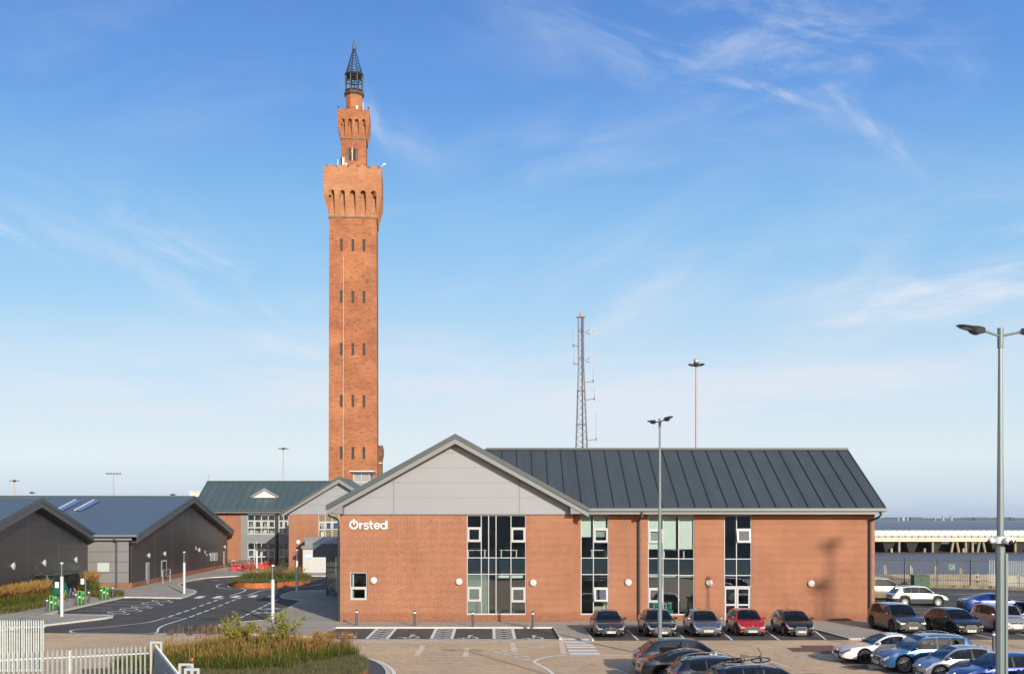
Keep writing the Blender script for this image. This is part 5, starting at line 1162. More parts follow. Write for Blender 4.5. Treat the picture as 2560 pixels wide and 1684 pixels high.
# ================================================================== MASTS
lm = thing('lattice_mast', 'slender steel lattice mast with whip aerials and mesh panels behind the long roof', 'mast', (xat(1456,120), 120, 0))
q = lambda y: zat(y,120)
m_ = MB(); zt, zk = q(793), q(915)
def hwm(z): return .29 if z > zk else .29+(zk-z)/(zk-0)*1.0*.85
legs = [(-1,-1),(1,-1),(1,1),(-1,1)]
lean = lambda z: (-.18+ .18*(1-z/zt))
for sx, sy in legs:
    m_.cyl((sx*hwm(0)+lean(0),sy*hwm(0),0),(sx*hwm(zk)+lean(zk),sy*hwm(zk),zk),.06,.05,5); m_.cyl((sx*.29+lean(zk),sy*.29,zk),(sx*.29+lean(zt),sy*.29,zt),.05,.05,5)
z = 6.0; k = 0
while z < zt-.5:
    dzz = .75 if z < zk else .6; a, c = hwm(z), hwm(z+dzz)
    for i in range(4):
        s0_, s1_ = legs[i], legs[(i+1)%4]
        if k % 2: s0_, s1_ = s1_, s0_
        m_.cyl((s0_[0]*a+lean(z),s0_[1]*a,z),(s1_[0]*c+lean(z),s1_[1]*c,z+dzz),.024 if z < zk else .018,n=4)
    if k % 5 == 0:
        for i in range(4): m_.cyl((legs[i][0]*a+lean(z),legs[i][1]*a,z),(legs[(i+1)%4][0]*a+lean(z),legs[(i+1)%4][1]*a,z),.03,n=4)
    z += dzz; k += 1
m_.box(-.45+lean(zt),.45+lean(zt),-.4,.4,zt,zt+.08)
m_.build('lattice', solid('mast_steel',(0.20,0.20,0.21),.5,.4,.2,3), lm)
m_ = MB(); m_.tube([(.1+lean(2),-.3,2),(.1+lean(zt),-.3,zt)], .09, 5); m_.build('cable_run', solid('cable_violet',(0.07,0.07,0.13),.5), lm)
m_ = MB(); m_.tube([(-.95,-.4,4),(-.85,-.5,9),(-.75,-.4,13),(-.6,-.4,18),(-.55,-.4,21)], .07, 5); m_.build('cable_run', MT['black'], lm)
m_ = MB(); m_.cyl((lean(zt),0,zt+.08),(lean(zt),0,zt+.5),.12,n=6); m_.build('beacon', solid('red_lamp',(0.45,0.05,0.04),.4), lm)
m_ = MB(); m_.cyl((lean(zt),0,zt+.5),(lean(zt),0,q(730)),.025,.010,5); m_.build('whip_aerial', MT['mesh_w'], lm)
for (xs, ya, yb, side) in ((1433,826,861,-1),(1435,872,906,-1),(1483,924,950,1),(1486,967,994,1),(1490.5,1033,1095,1)):
    X = xat(xs,120)-lm.location.x; zb_ = q(yb); m_ = MB(); m_.cyl((X,0,zb_),(X,0,q(ya)),.035,.03,5); ae = m_.build('whip_aerial', MT['mesh_w'], lm)
    m_ = MB(); m_.cyl((X,0,zb_-.1),(side*hwm(zb_),0,zb_-.25),.035,n=5); m_.cyl((X,0,zb_-.3),(X,0,zb_+.1),.05,n=5); m_.build('bracket', MT['steel_dark'], ae)
for yc in (827.5,898):
    X0, X1 = xat(1474.5,120)-lm.location.x, xat(1494.5,120)-lm.location.x; m_ = MB(); za_, zb_ = q(yc+7.5), q(yc-7.5)
    m_.box(X0,X1,-.01,.01,za_,za_+.05); m_.box(X0,X1,-.01,.01,zb_-.05,zb_); m_.box(X0,X0+.06,-.01,.01,za_,zb_); m_.box(X1-.04,X1,-.01,.01,za_,zb_)
    n_ = 9
    for k in range(1,n_): m_.box(X0,X1,-.006,.006,za_+(zb_-za_)*k/n_-.006,za_+(zb_-za_)*k/n_+.006)
    pa = m_.build('mesh_aerial', MT['mesh_w'], lm); m_ = MB(); m_.tube([(.3,0,q(yc+4)),(.7,0,q(yc-2)),(X0,0,q(yc-4))], .035, 5); m_.tube([(.4,0,q(yc+7)),(X0,0,q(yc+6))], .035, 5); m_.build('bracket', MT['steel_dark'], pa)
def floodmast(x, ytop, d, lab, n=4, r_=1.45, dome=True, polr=.17, hh=None):
    zt = zat(ytop, d) if hh is None else hh
    X = xat(x,d) if hh is None else x; t = thing('floodlight_mast', lab, 'floodlight mast', (X, d, 0), 0, 'tall floodlight masts')
    m_ = MB(); m_.cyl((0,0,0),(0,0,zt-.9),polr*1.3,polr*.8,10); m_.build('pole', solid('mast_grey',(0.33,0.33,0.35),.5) if 'mastg' not in MT else MT['mastg'], t, smooth=True); MT.setdefault('mastg', bpy.data.materials.get('mast_grey'))
    m_ = MB(); m_.cyl((0,0,zt-1.0),(0,0,zt-.5),.35,.45,10); m_.ring((0,0,zt-.75),r_*.55,.06,'z',14,5); m_.build('head_frame', MT['steel_dark'], t)
    if dome: m_ = MB(); m_.ball((0,0,zt-.25),.42,.42,.4,12,8); m_.build('dome', MT['steel'], t, smooth=True)
    for k in range(n):
        a = 2*math.pi*(k+.3)/n; m_ = MB(); m_.M = Matrix.Rotation(a,4,'Z') @ Matrix.Translation((r_*.62,0,zt-.75)) @ Matrix.Rotation(R(-18),4,'Y')
        m_.hexa([(-.30,-.28,-.09),(.34,-.24,-.09),(.34,.24,-.09),(-.30,.28,-.09)],[(-.26,-.2,.10),(.16,-.16,.07),(.16,.16,.07),(-.26,.2,.10)]); m_.build('floodlight', MT['lamp_black'], t)
    return t
floodmast(1741, 898, 150, 'tall floodlight mast with domed head behind the long office roof', 6)
floodmast(708.5, 1114, 300, 'far thin floodlight mast with a winged head left of the tower', 4, 2.0, False)
floodmast(36, 1194, 280, 'far small floodlight mast above the left edge of the shed roof', 4, 1.6, False)
floodmast(80, 1224, 300, 'far lamp head just showing above the shed ridge, left one', 3, 1.2, False, .12)
floodmast(432, 1229, 300, 'far lamp head just showing above the shed ridge beside the cream unit', 3, 1.2, False, .12)
t = thing('light_gantry', 'far thin pole with a wide flat bar of lamps above the shed roof', 'floodlight mast', (xat(284,300),300,0))
m_ = MB(); m_.cyl((0,0,0),(0,0,zat(1182,300)),.32,.14,8); m_.build('pole', MT['mastg'], t); m_ = MB(); zt = zat(1184,300); m_.box(-2.1,2.1,-.1,.1,zt-.1,zt+.05); [m_.box(x_-.16,x_+.16,-.2,.2,zt+.05,zt+.3) for x_ in (-2,-1.3,-.6,.2,1,1.8)]; m_.build('crossbar', MT['steel_dark'], t)
t = thing('light_gantry', 'faint far pole with a short crossbar above the rear office roof ridge', 'floodlight mast', (xat(522,400),400,0))
m_ = MB(); m_.cyl((0,0,0),(0,0,zat(1186,400)),.25,.12,8); m_.build('pole', MT['mastg'], t); m_ = MB(); zt = zat(1187,400); m_.box(-.9,.9,-.1,.1,zt-.1,zt+.05); m_.build('crossbar', MT['steel'], t)
# masts outside the frame whose soft shadows cross the long wall
floodmast(57.6, 0, -11.5, 'floodlight mast standing behind the viewpoint', 2, .8, False, .12, 33.0)
floodmast(60.5, 0, -16.5, 'floodlight mast standing behind the viewpoint, farther one', 2, .8, False, .13, 37.5)
# ================================================================== PIER, FAR SHORE
DP = 350.0; pr_ = thing('jetty', 'long pale concrete jetty on dark piles crossing the water at right', 'jetty', (100, DP, -4))
q = lambda y: zat(y, DP)
m_ = MB(); m_.box(20, 330, DP, DP+13, q(1353), q(1347)); m_.box(20, 330, DP+.15, DP+13, q(1347), q(1344)); m_.build('deck', solid('jetty_concrete',(0.60,0.52,0.40),.9,var=.12,vs=.3), pr_, world=True)
m_ = MB(); m_.box(20,330,DP+.02,DP+.2,q(1346.8),q(1345.2)); m_.build('kerb_beam', solid('jetty_edge',(0.66,0.60,0.50),.9,var=.1,vs=.4), pr_, world=True)
m_ = MB(); m_.box(20,330,DP+.3,DP+.4,q(1343.5),q(1337.6)); m_.box(20,330,DP+.3,DP+.4,q(1336.9),q(1336.2)); m_.build('near_parapet', solid('jetty_panel',(0.36,0.40,0.34),.8,var=.1,vs=.5), pr_, world=True)
m_ = MB(); m_.box(20,330,DP+11,DP+11.3,0,q(1326)*1.0); m_.build('far_parapet', solid('jetty_white',(0.72,0.69,0.62),.8,var=.08,vs=.5), pr_, world=True)
m_ = MB()
x_ = 20.0
while x_ < 330: m_.box(x_,x_+.18,DP+.18,DP+.31,q(1346),q(1337)); m_.box(x_+1,x_+1.16,DP+10.9,DP+10.99,q(1329),q(1326)+.2); x_ += 2.15
m_.build('railing_posts', solid('rail_brown',(0.12,0.08,0.06),.8), pr_, world=True)
dkm = solid('pile_dark',(0.03,0.028,0.022),.95,var=.3); ltm = solid('pile_pale',(0.30,0.25,0.18),.95,var=.3,vs=.8)
xs_bay = [2189,2223,2281,2317,2347,2379,2407,2440,2470,2487,2510,2540,2570,2600]
rnd = random.Random(4)
m_ = MB(); X = 60.0
for k in range(26):
    w_ = 1.3; m_.hexa([(X-w_*.6,DP+2,-4.3),(X+w_*.6,DP+2,-4.3),(X+w_*.6,DP+12,-4.3),(X-w_*.6,DP+12,-4.3)],[(X-w_*1.6,DP+1.2,q(1353)-.01),(X+w_*1.6,DP+1.2,q(1353)-.01),(X+w_*1.6,DP+12.5,q(1353)-.01),(X-w_*1.6,DP+12.5,q(1353)-.01)]); X += rnd.choice((7.6,8.4,9.4,10.6))
m_.box(20,330,DP+9,DP+12,-4.3,q(1361)); m_.build('trestle', dkm, pr_, world=True)
for (xp, lean_) in ((2231,0),(2250,0),(2314,0),(2334,0),(2384,-.5),(2396,.6),(2411,0),(2417,0),(2434,0),(2450,-.5),(2462,.6),(2494,0),(2508,0),(2541,0)):
    Xp = xat(xp,DP); short = xp in (2231,2314,2411,2494); m_ = MB(); m_.cyl((Xp+lean_*.9,DP+.9,-4.3),(Xp-lean_*.4,DP+.9,q(1370) if short else q(1353)-.01),.42,n=10); m_.build('pile', ltm, pr_, world=True, smooth=True)
sheet('mud_bank', [(60,336),(330,336),(330,350.5),(60,350.5)], -3.97, MT['g_mud'])
# far shore
m_ = MB(); rnd = random.Random(2); SH = 7600.0
for (x0, x1, hgt) in ((1700,1990,3),(2100,2215,3.2),(2215,2240,2.4),(2240,2272,4.6),(2272,2278,2.8),(2278,2308,5.2),(2308,2340,2.6),(2340,2400,2.2),(2400,2440,3.4),(2440,2478,4.8),(2478,2530,3.3),(2530,2540,5.0),(2540,2620,3.2),(2620,2900,3.0)):
    a, c = xat(x0,SH), xat(x1,SH); n_ = max(2,int((x1-x0)/9))
    pts = [(a,-4)]+[(a+(c-a)*k/n_, 6.75+hgt*SH/F*(.75+.25*math.sin(math.pi*k/n_))+rnd.uniform(-.6,.6)) for k in range(n_+1)]+[(c,-4)]
    m_.prismy(pts, SH+rnd.uniform(0,40), SH+300)
struct(m_.build('hills', solid('far_shore_green',(0.055,0.075,0.045),.95,var=.3,vs=.002)))
for xc_, lab in ((2357.5,'pale distant cooling tower on the far shore, left one of two'),(2378.5,'pale distant cooling tower on the far shore, right one of two')):
    ct = MB(); r_ = 3.6*SH/F; n_ = 16; prev = None
    for k in range(9):
        t = k/8; rr = r_*(1-.32*math.sin(min(1,t*1.15)*math.pi*.6)); z = -4+(10.2*SH/F+10.75)*t; ring_ = [ct.vert((rr*math.cos(2*math.pi*j/n_), rr*math.sin(2*math.pi*j/n_), z)) for j in range(n_)]
        if prev: [ct.face((prev[j],prev[(j+1)%n_],ring_[(j+1)%n_],ring_[j])) for j in range(n_)]
        prev = ring_
    ct.face(prev)
    o_ = ct.build('cooling_tower', solid('tower_pale',(0.34,0.32,0.33),.9) if not bpy.data.materials.get('tower_pale') else bpy.data.materials['tower_pale'], smooth=True); o_.location = (xat(xc_,SH-200), SH-200, 0); tag(o_, lab, 'cooling tower', 'cooling towers on the far shore')
m_ = MB()
for x_, w_, h_ in ((2246,3,3),(2259,6,5.2),(2270,3,3.5),(2338,2,3.5)): a = xat(x_-w_/2,SH-100); c = xat(x_+w_/2,SH-100); m_.box(a,c,SH-100,SH-60,-4,6.75+h_*SH/F)
tag(m_.build('factory', solid('pale_factory',(0.36,0.38,0.40),.9)), 'tiny pale industrial blocks on the far shore left of the cooling towers', 'factory')
# unseen dock building behind the viewpoint: its shaded front is what the office glass mirrors
bb = thing('warehouse', 'plain dark dock warehouse behind the viewpoint', 'building', (0,-8,0))
m_ = MB(); m_.box(-45,48,-22,-4,0,8.3); m_.build('wall', solid('warehouse_wall',(0.22,0.23,0.24),.8,var=.2,vs=.3), bb, world=True)
m_ = MB(); m_.box(-45.3,48.3,-22.3,-3.7,8.302,8.6); m_.build('roof', MT['verge'], bb, world=True)
m_ = MB(); [m_.box(-44+k*4,-42+k*4,-4.0,-3.96,3,4.6) for k in range(23)]; m_.build('windows', MT['spandrel'], bb, world=True)
HAZE = 0.00004
# ================================================================== CARS
def paint(name, c, metal=0.35, rough=0.28):
    m, n, b = newmat(name); b.inputs['Base Color'].default_value = (*c, 1); b.inputs['Metallic'].default_value = metal; b.inputs['Roughness'].default_value = rough
    b.inputs['Coat Weight'].default_value = 1.0; b.inputs['Coat Roughness'].default_value = 0.02
    t = N(n, 'ShaderNodeTexCoord'); z = noise(n, 3, 4, t.outputs['Object']); r = ramp(n, z.outputs['Fac'], [(0.35, (0.9,)*3), (0.7, (1.08,)*3)])
    n.links.new(mix(n, 1.0, c, r.outputs[0], 'MULTIPLY'), b.inputs['Base Color']); return m
MT['chrome'] = solid('chrome', (0.75,0.75,0.76), 0.12, 1.0, 0)
MT['alloy'] = solid('alloy', (0.50,0.51,0.53), 0.3, 0.8, 0)
MT['alloy_dark'] = solid('alloy_dark', (0.05,0.05,0.055), 0.3, 0.6, 0)
MT['plastic'] = solid('black_plastic', (0.02,0.021,0.022), 0.55, 0, 0.1)
MT['seamline'] = solid('shut_line', (0.006,0.006,0.006), 0.7, 0, 0)
MT['headl'] = solid('headlight', (0.55,0.57,0.60), 0.08, 0.45, 0.35, 25, coat=1.0)
MT['headl_dark'] = solid('headlight_dark', (0.16,0.17,0.19), 0.06, 0.5, 0.4, 25, coat=1.0)
MT['taill'] = solid('tail_light', (0.42,0.012,0.012), 0.12, 0, 0.2, 20, coat=1.0)
MT['plate_w'] = solid('plate_white', (0.75,0.74,0.70), 0.5, 0, 0)
MT['plate_y'] = solid('plate_yellow', (0.72,0.42,0.03), 0.5, 0, 0)
MT['plate_t'] = solid('plate_text', (0.02,0.02,0.02), 0.6, 0, 0)
MT['eu'] = solid('plate_blue', (0.05,0.15,0.6), 0.5, 0, 0)
MT['seat'] = solid('car_seat', (0.05,0.05,0.055), 0.9, 0, 0.2)
def lerp(a, b, t): return a+(b-a)*t
def interp(pts, x):
    if x <= pts[0][0]: return pts[0][1]
    for (a, za), (b, zb) in zip(pts[:-1], pts[1:]):
        if x <= b:
            t = (x-a)/(b-a); return lerp(za, zb, t)
    return pts[-1][1]
def sinterp(pts, x):   # smooth (monotone cubic-ish)
    n = len(pts)
    if x <= pts[0][0]: return pts[0][1]
    if x >= pts[-1][0]: return pts[-1][1]
    for i in range(n-1):
        if x <= pts[i+1][0]:
            x0, y0 = pts[i]; x1, y1 = pts[i+1]; h = x1-x0; d = (y1-y0)/h
            dp = (y0-pts[i-1][1])/(x0-pts[i-1][0]) if i else d; dn = (pts[i+2][1]-y1)/(pts[i+2][0]-x1) if i+2 < n else d
            m0 = 0 if dp*d <= 0 else 2*dp*d/(dp+d); m1 = 0 if dn*d <= 0 else 2*dn*d/(dn+d)
            t = (x-x0)/h; return (2*t**3-3*t*t+1)*y0+(t**3-2*t*t+t)*h*m0+(-2*t**3+3*t*t)*y1+(t**3-t*t)*h*m1
WHEELS = {}
def wheel_parts(parent, pos, side, r, style, dark):
    w_ = thing('wheel', None, None, pos); w_.parent = parent
    key = (r, style, dark)
    if key not in WHEELS:
        t = MB(); n = 28; wd = .21
        prof = [(r*.66,-wd/2),(r*.93,-wd/2),(r,-wd/2+.035),(r,wd/2-.035),(r*.93,wd/2),(r*.66,wd/2)]
        g = []
        for i in range(n):
            a = 2*math.pi*i/n; g.append([t.vert((p[0]*math.cos(a), p[1], p[0]*math.sin(a))) for p in prof])
        for i in range(n):
            for j in range(len(prof)-1): t.face((g[i][j], g[i][j+1], g[(i+1)%n][j+1], g[(i+1)%n][j]))
        a_ = t.build('tyre', MT['rubber'], w_, smooth=True)
        s = MB(); ns = {'5':5,'10':10,'7':7,'disc':9}[style]
        s.cyl((0,.062,0),(0,.095,0),r*.17,r*.14,12); 
        for k in range(ns):
            s.M = Matrix.Rotation(2*math.pi*k/ns,4,'Y'); wv = .055 if ns < 8 else .032
            s.hexa([(r*.1,.055,-wv),(r*.64,.068,-wv*.75),(r*.64,.068,wv*.75),(r*.1,.055,wv)],[(r*.1,.09,-wv),(r*.64,.098,-wv*.75),(r*.64,.098,wv*.75),(r*.1,.09,wv)])
        s.M = None
        n2 = 28
        for (ra, ya, rb, yb) in ((r*.62,.10,r*.68,.108),(r*.62,.03,r*.62,.10)):
            A = [s.vert((ra*math.cos(2*math.pi*i/n2), ya, ra*math.sin(2*math.pi*i/n2))) for i in range(n2)]; B = [s.vert((rb*math.cos(2*math.pi*i/n2), yb, rb*math.sin(2*math.pi*i/n2))) for i in range(n2)]
            for i in range(n2): s.face((A[i], A[(i+1)%n2], B[(i+1)%n2], B[i]))
        b_ = s.build('rim', MT['alloy_dark' if dark else 'alloy'], w_)
        d_ = MB(); d_.cyl((0,-.02,0),(0,.03,0),r*.66,r*.66,20); c_ = d_.build('brake_disc', MT['black'], w_)
        WHEELS[key] = (a_.data, b_.data, c_.data)
    else:
        for nm, me in zip(('tyre','rim','brake_disc'), WHEELS[key]):
            o = bpy.data.objects.new(nm, me); col.objects.link(o); o.parent = w_
    if side < 0: w_.rotation_euler = (0,0,math.pi)
def make_car(lab, loc, heading, L=4.3, W=1.8, Hh=1.45, kind='hatch', color=None, plate='', py='w', eu=False, wheels='10', darkrim=False, grille='wide', hl='headl', rails=False, clad=False, chrome=False,
             sill=.20, hood=None, pan=False, spoiler=False, mirror=None, group='cars parked around the office', nose=.74, privacy=False, doors=2, cat='car'):
    """x forward"""
    t = thing('parked_car', lab, cat, (loc[0], loc[1], loc[2] if len(loc) > 2 else 0.012), heading, group)
    KP = {'saloon': (.285,.455,.70,.855,.235), 'coupe': (.31,.475,.66,.86,.22), 'hatch': (.235,.405,.80,.965,.19), 'estate': (.27,.425,.87,.975,.20), 'suv': (.255,.405,.84,.965,.20),
          'small': (.20,.40,.80,.97,.17), 'van': (.12,.29,.94,.985,.18), 'boxy': (.20,.33,.88,.965,.17), 'sport': (.30,.46,.64,.93,.20)}[kind]
    hx = L/2; xA, xB, xC, xD = [hx-L*k for k in KP[:4]]
    fov = L*KP[4]; rW = .335 if Hh < 1.55 else .37; xF = hx-fov; xR = -hx+L*(.205 if kind != 'small' else .16)
    if kind == 'van': xF = hx-.95; xR = -hx+1.05
    belt = Hh*.615 if kind not in ('suv','van','boxy') else Hh*.60
    if kind in ('coupe','sport'): belt = Hh*.64
    hood_z = belt+.03 if hood is None else hood
    tail_z = {'saloon': belt+.09, 'coupe': belt+.07, 'sport': belt+.07}.get(kind, belt+.02)
    low_n = Hh*.49 if kind not in ('suv','van','boxy') else Hh*.52
    nz = nose*hood_z
    top = [(-hx, tail_z-.16), (-hx+.06, tail_z-.03), (xD, tail_z), (xC, Hh*.955), ((xB+xC)/2, Hh), (xB, Hh*.965), (xA, hood_z), (lerp(xA,hx,.55), lerp(hood_z,nz,.42)), (hx-.14, nz), (hx, nz-.14)]
    if kind == 'coupe' or kind == 'sport': top[3] = (xC, Hh*.965)
    if kind in ('hatch','small','suv','estate','boxy','van'): top = [(-hx, belt-.06),(-hx+.04,belt+.0),(xD, belt+.03),(xC, Hh*.95)]+top[4:]
    top = sorted(top)
    def ztop(x):
        # straight glass slopes, smooth elsewhere
        if xA >= x >= xB: tt = (xA-x)/(xA-xB); return lerp(hood_z, Hh*.965, tt)+.05*math.sin(math.pi*tt)
        return sinterp(top, x)
    def beltz(x): 
        s_ = (x-xF)/L
        return belt-.055*s_ + (0.03 if x < xR else 0)
    def hw(x): s_ = abs(x)/hx; k1, k2 = (.07,.20) if x > 0 else (.05,.15); return W/2*(1-k1*s_**3-k2*s_**14)
    def zbot(x):
        s_ = abs(x)/hx; return sill+.10*s_**8
    xs = {-hx, hx, xA, xB, xC, xD, hx-.03, hx-.09, hx-.2, hx-.36, -hx+.03, -hx+.09, -hx+.22, -hx+.36, xA-.05, xB+.05, xC-.05, xD+.04}
    for k in range(25): xs.add(-hx+L*k/24)
    for c in (xF, xR):
        for k in range(9): xs.add(c+(rW+.055)*math.cos(math.pi*k/8)); 
        xs.add(c+rW+.07); xs.add(c-rW-.07)
    mid = lerp(xA, xC, .48) if doors == 2 else lerp(xA,xC,.62)
    rear_end = {'saloon': xC-.12, 'coupe': xC+.15, 'sport': xC+.1, 'hatch': xC+.05, 'small': xC+.12, 'estate': xC+.10, 'suv': xC+.08, 'van': xC+.15, 'boxy': xC+.3}[kind]
    fr_seam = xA-.10
    seams = [fr_seam, mid] + ([rear_end+.28] if doors == 2 else [])
    for s_ in seams: xs.add(s_-.007); xs.add(s_+.007)
    pillars = [(mid-.035, mid+.035)]
    if kind in ('estate','suv','van'): pillars.append((rear_end+.62, rear_end+.67))
    for a, b in pillars: xs.add(a); xs.add(b)
    xs.add(rear_end)
    xs = sorted(xs); ys = []; keep = [xs[0]]
    must = set([xs[0], xs[-1], xA, xB, xC, xD, rear_end]+[s_-.007 for s_ in seams]+[s_+.007 for s_ in seams]+[v for p in pillars for v in p])
    for x in xs[1:]:
        if x-keep[-1] < .012:
            if x in must and keep[-1] not in must: keep[-1] = x
            elif x in must: keep.append(x)
        else: keep.append(x)
    xs = keep
    def section(x):
        w_ = hw(x); zt = ztop(x); zb = zbot(x); bz = min(beltz(x), zt-.03)
        for c in (xF, xR):
            Rr = rW+.055; dx = abs(x-c)
            if dx < Rr: zb = max(zb, rW+math.sqrt(Rr*Rr-dx*dx)*1.0-.0)
        c = max(0, min(1, (zt-belt-.04)/(Hh-belt-.04)))
        if x > xA or x < -hx: c = 0
        roofw = W/2*(.66 if kind not in ('van','boxy','suv') else .76)
        rw = lerp(w_*.86, min(roofw, w_*.95), c); crown = lerp(.035, .06, c); zr = zt-crown
        m_z = max(lerp(zb, bz, .5), zb+.03); 
        p = [(0,zb),(w_*.80,zb),(w_*.975,zb+.03),(w_*1.0,max(m_z,zb+.05)),(w_*.985,max(bz-.09,m_z+.03 if m_z+.03 < bz else bz-.01)),(w_*.955,bz)]
        a = (w_*.955, bz); e = (rw, zr)
        if c == 0:
            p += [(lerp(w_*.955, w_*.86, .35), lerp(bz, zr, .45)), (lerp(w_*.955, w_*.86, .7), lerp(bz, zr, .8)), (w_*.86, zr), (w_*.80, zr+.008), (w_*.42, zt-.012), (0, zt)]
        else:
            q = lambda t_: (lerp(a[0], e[0], t_)+.02*math.sin(math.pi*t_), lerp(a[1], e[1], t_))
            p += [q(min(.5,.035/max(.05,e[1]-a[1]))), q(max(.5,1-.05/max(.1,e[1]-a[1]))), e, (rw-.055, zr+.018), (rw*.5, zt-.014), (0, zt)]
        return p
    secs = [section(x) for x in xs]; NP = 12
    V = {}
    groups = {}
    def add(gname, matkey, quad): groups.setdefault((gname, matkey), []).append(quad)
    def P_(i, j, s): y, z = secs[i][j]; return (xs[i], s*y, z)
    for i in range(len(xs)-1):
        xm = (xs[i]+xs[i+1])/2
        for j in range(NP-1):
            for s in (1, -1):
                q = [P_(i,j,s), P_(i+1,j,s), P_(i+1,j+1,s), P_(i,j+1,s)]
                if s > 0: q = q[::-1]
                key = ('body','paint')
                arch_h = secs[i][1][1] > sill+.12 and secs[i+1][1][1] > sill+.12 and (abs(xm-xF) < rW+.06 or abs(xm-xR) < rW+.06)
                if j in (0,): key = ('body','plastic')
                elif j in (1,2) and clad: key = ('body','plastic')
                elif j == 1 and not clad: key = ('body','paint')
                if 2 <= j <= 5 and any(s_-.008 < xm < s_+.008 for s_ in seams) and xm < xA: key = ('body','seam')
                if j == 6:
                    inw = rear_end < xm < xA-.02
                    tallenough = secs[i][7][1]-secs[i][6][1] > .03 or secs[i+1][7][1]-secs[i+1][6][1] > .03
                    if inw and tallenough:
                        if any(a < xm < b for a, b in pillars): key = ('body','plastic')
                        else:
                            front = xm > mid; key = (('side_window_f' if front else 'side_window_r')+('L' if s > 0 else 'R'), 'glass')
                if chrome and j == 5 and kind == 'sport' and False: key = ('body','chrome')
                if j in (9,10):
                    if xB+.02 < xm < xA-.02: key = ('windscreen','glass')
                    elif xD+.02 < xm < xC-.02: key = ('rear_window','glass')
                    elif pan and xC+.15 < xm < xB-.12: key = ('sunroof','glass')
                if j in (3,4,5) and hx-.36 <= xs[i] and xs[i+1] <= hx-.03+1e-6: key = ('headlight'+('L' if s > 0 else 'R'), hl) if j in ((4,5) if kind != 'boxy' else (3,4)) else key
                if kind in ('hatch','small','suv','saloon','coupe','sport','estate') and j in (3,4) and xs[i+1] <= -hx+.17: key = ('tail_light'+('L' if s > 0 else 'R'), 'taill') if j == 4 else key
                if kind in ('van','boxy') and j in (3,4,5) and xs[i+1] <= -hx+.10: key = ('tail_light'+('L' if s > 0 else 'R'), 'taill')
                add(key[0], key[1], q)
    # end caps, built as quads across
    for i, sgn in ((0,-1),(len(xs)-1,1)):
        x0 = xs[i]
        for j in range(1, NP-1):
            a, b = secs[i][j], secs[i][j+1]
            q = [(x0,-a[0],a[1]),(x0,a[0],a[1]),(x0,b[0],b[1]),(x0,-b[0],b[1])]
            if sgn < 0: q = q[::-1]
            add('body', 'plastic' if (clad and j < 3) else 'paint', q)
    mats = {'paint': color, 'plastic': MT['plastic'], 'seam': MT['seamline'], 'chrome': MT['chrome'], 'glass': MT['car_glass'], 'headl': MT['headl'], 'headl_dark': MT['headl_dark'], 'taill': MT['taill']}
    names = {}
    for (g_, mk_), qs in groups.items(): names.setdefault(g_, []).append((mk_, qs))
    for g_, lst in names.items():
        verts = {}; mb = MB(); ml = []
        for mi, (mk_, qs) in enumerate(lst):
            ml.append(mats[mk_]); mb.mi = mi
            for q in qs:
                idx = []
                for p in q:
                    k = (round(p[0],4), round(p[1],4), round(p[2],4))
                    if k not in verts: verts[k] = mb.vert(p)
                    if verts[k] not in idx: idx.append(verts[k])
                if len(idx) >= 3: mb.face(idx)
        nm = g_.rstrip('LR') if g_ not in ('sunroof',) else g_
        nm = {'side_window_f':'side_window','side_window_r':'side_window'}.get(nm, nm)
        mb.build(nm, ml, t, smooth=True)
    # dark interior tub blocks the wheel tunnels
    m_ = MB(); m_.box(xF-.42,xF+.42,-W/2*.62,W/2*.62,.12,.62); m_.box(xR-.42,xR+.42,-W/2*.62,W/2*.62,.12,.62); m_.box(-hx+.25,hx-.25,-W/2*.6,W/2*.6,.14,sill+.02); m_.build('underbody', MT['black'], t)
    for c in (xF, xR):
        for s in (1,-1): wheel_parts(t, (c, s*(W/2-.125), rW+.0), s, rW, wheels, darkrim)
    if clad:
        for c in (xF, xR):
            for s in (1,-1):
                m_ = MB(); n_ = 12; r0_, r1_ = rW+.045, rW+.10; y0_ = s*(W/2-.005); 
                for k in range(n_):
                    a, b = math.pi*k/n_, math.pi*(k+1)/n_
                    q = [(c+r0_*math.cos(a),y0_,rW+r0_*math.sin(a)),(c+r0_*math.cos(b),y0_,rW+r0_*math.sin(b)),(c+r1_*math.cos(b),y0_,rW+r1_*math.sin(b)),(c+r1_*math.cos(a),y0_,rW+r1_*math.sin(a))]
                    m_.poly(q if s < 0 else q[::-1])
                    m_.poly([(p[0],p[1]+s*.012,p[2]) for p in (q if s > 0 else q[::-1])])
                m_.build('arch_trim', MT['plastic'], t)
    # door handles and mirrors
    for s in (1,-1):
        for x in ([mid+.10, rear_end+.42] if doors == 2 else [mid+.12]):
            m_ = MB(); zz = beltz(x)-.10; yy = hw(x); m_.box(x,x+.17,s*(yy*.985),s*(yy*.985+.028),zz-.014,zz+.018); m_.build('door_handle', MT['chrome'] if chrome else color, t)
        m_ = MB(); xm_ = xA-.22 if kind != 'van' else xA-.35; yy = hw(xm_)*.955; zz = belt+.10
        m_.M = Matrix.Translation((xm_, s*(yy+.10), zz)); m_.ball((0,0,0),.075,.115,.075,10,7); m_.M = None; m_.cyl((xm_,s*(yy-.02),zz-.07),(xm_,s*(yy+.06),zz-.03),.025,n=6)
        m_.build('door_mirror', color if mirror is None else mirror, t, smooth=True)
    # front: grille, intake, plate
    fx = hx+.004; g = MB()
    zg = nz-.22 if kind not in ('suv','van','boxy') else nz-.20
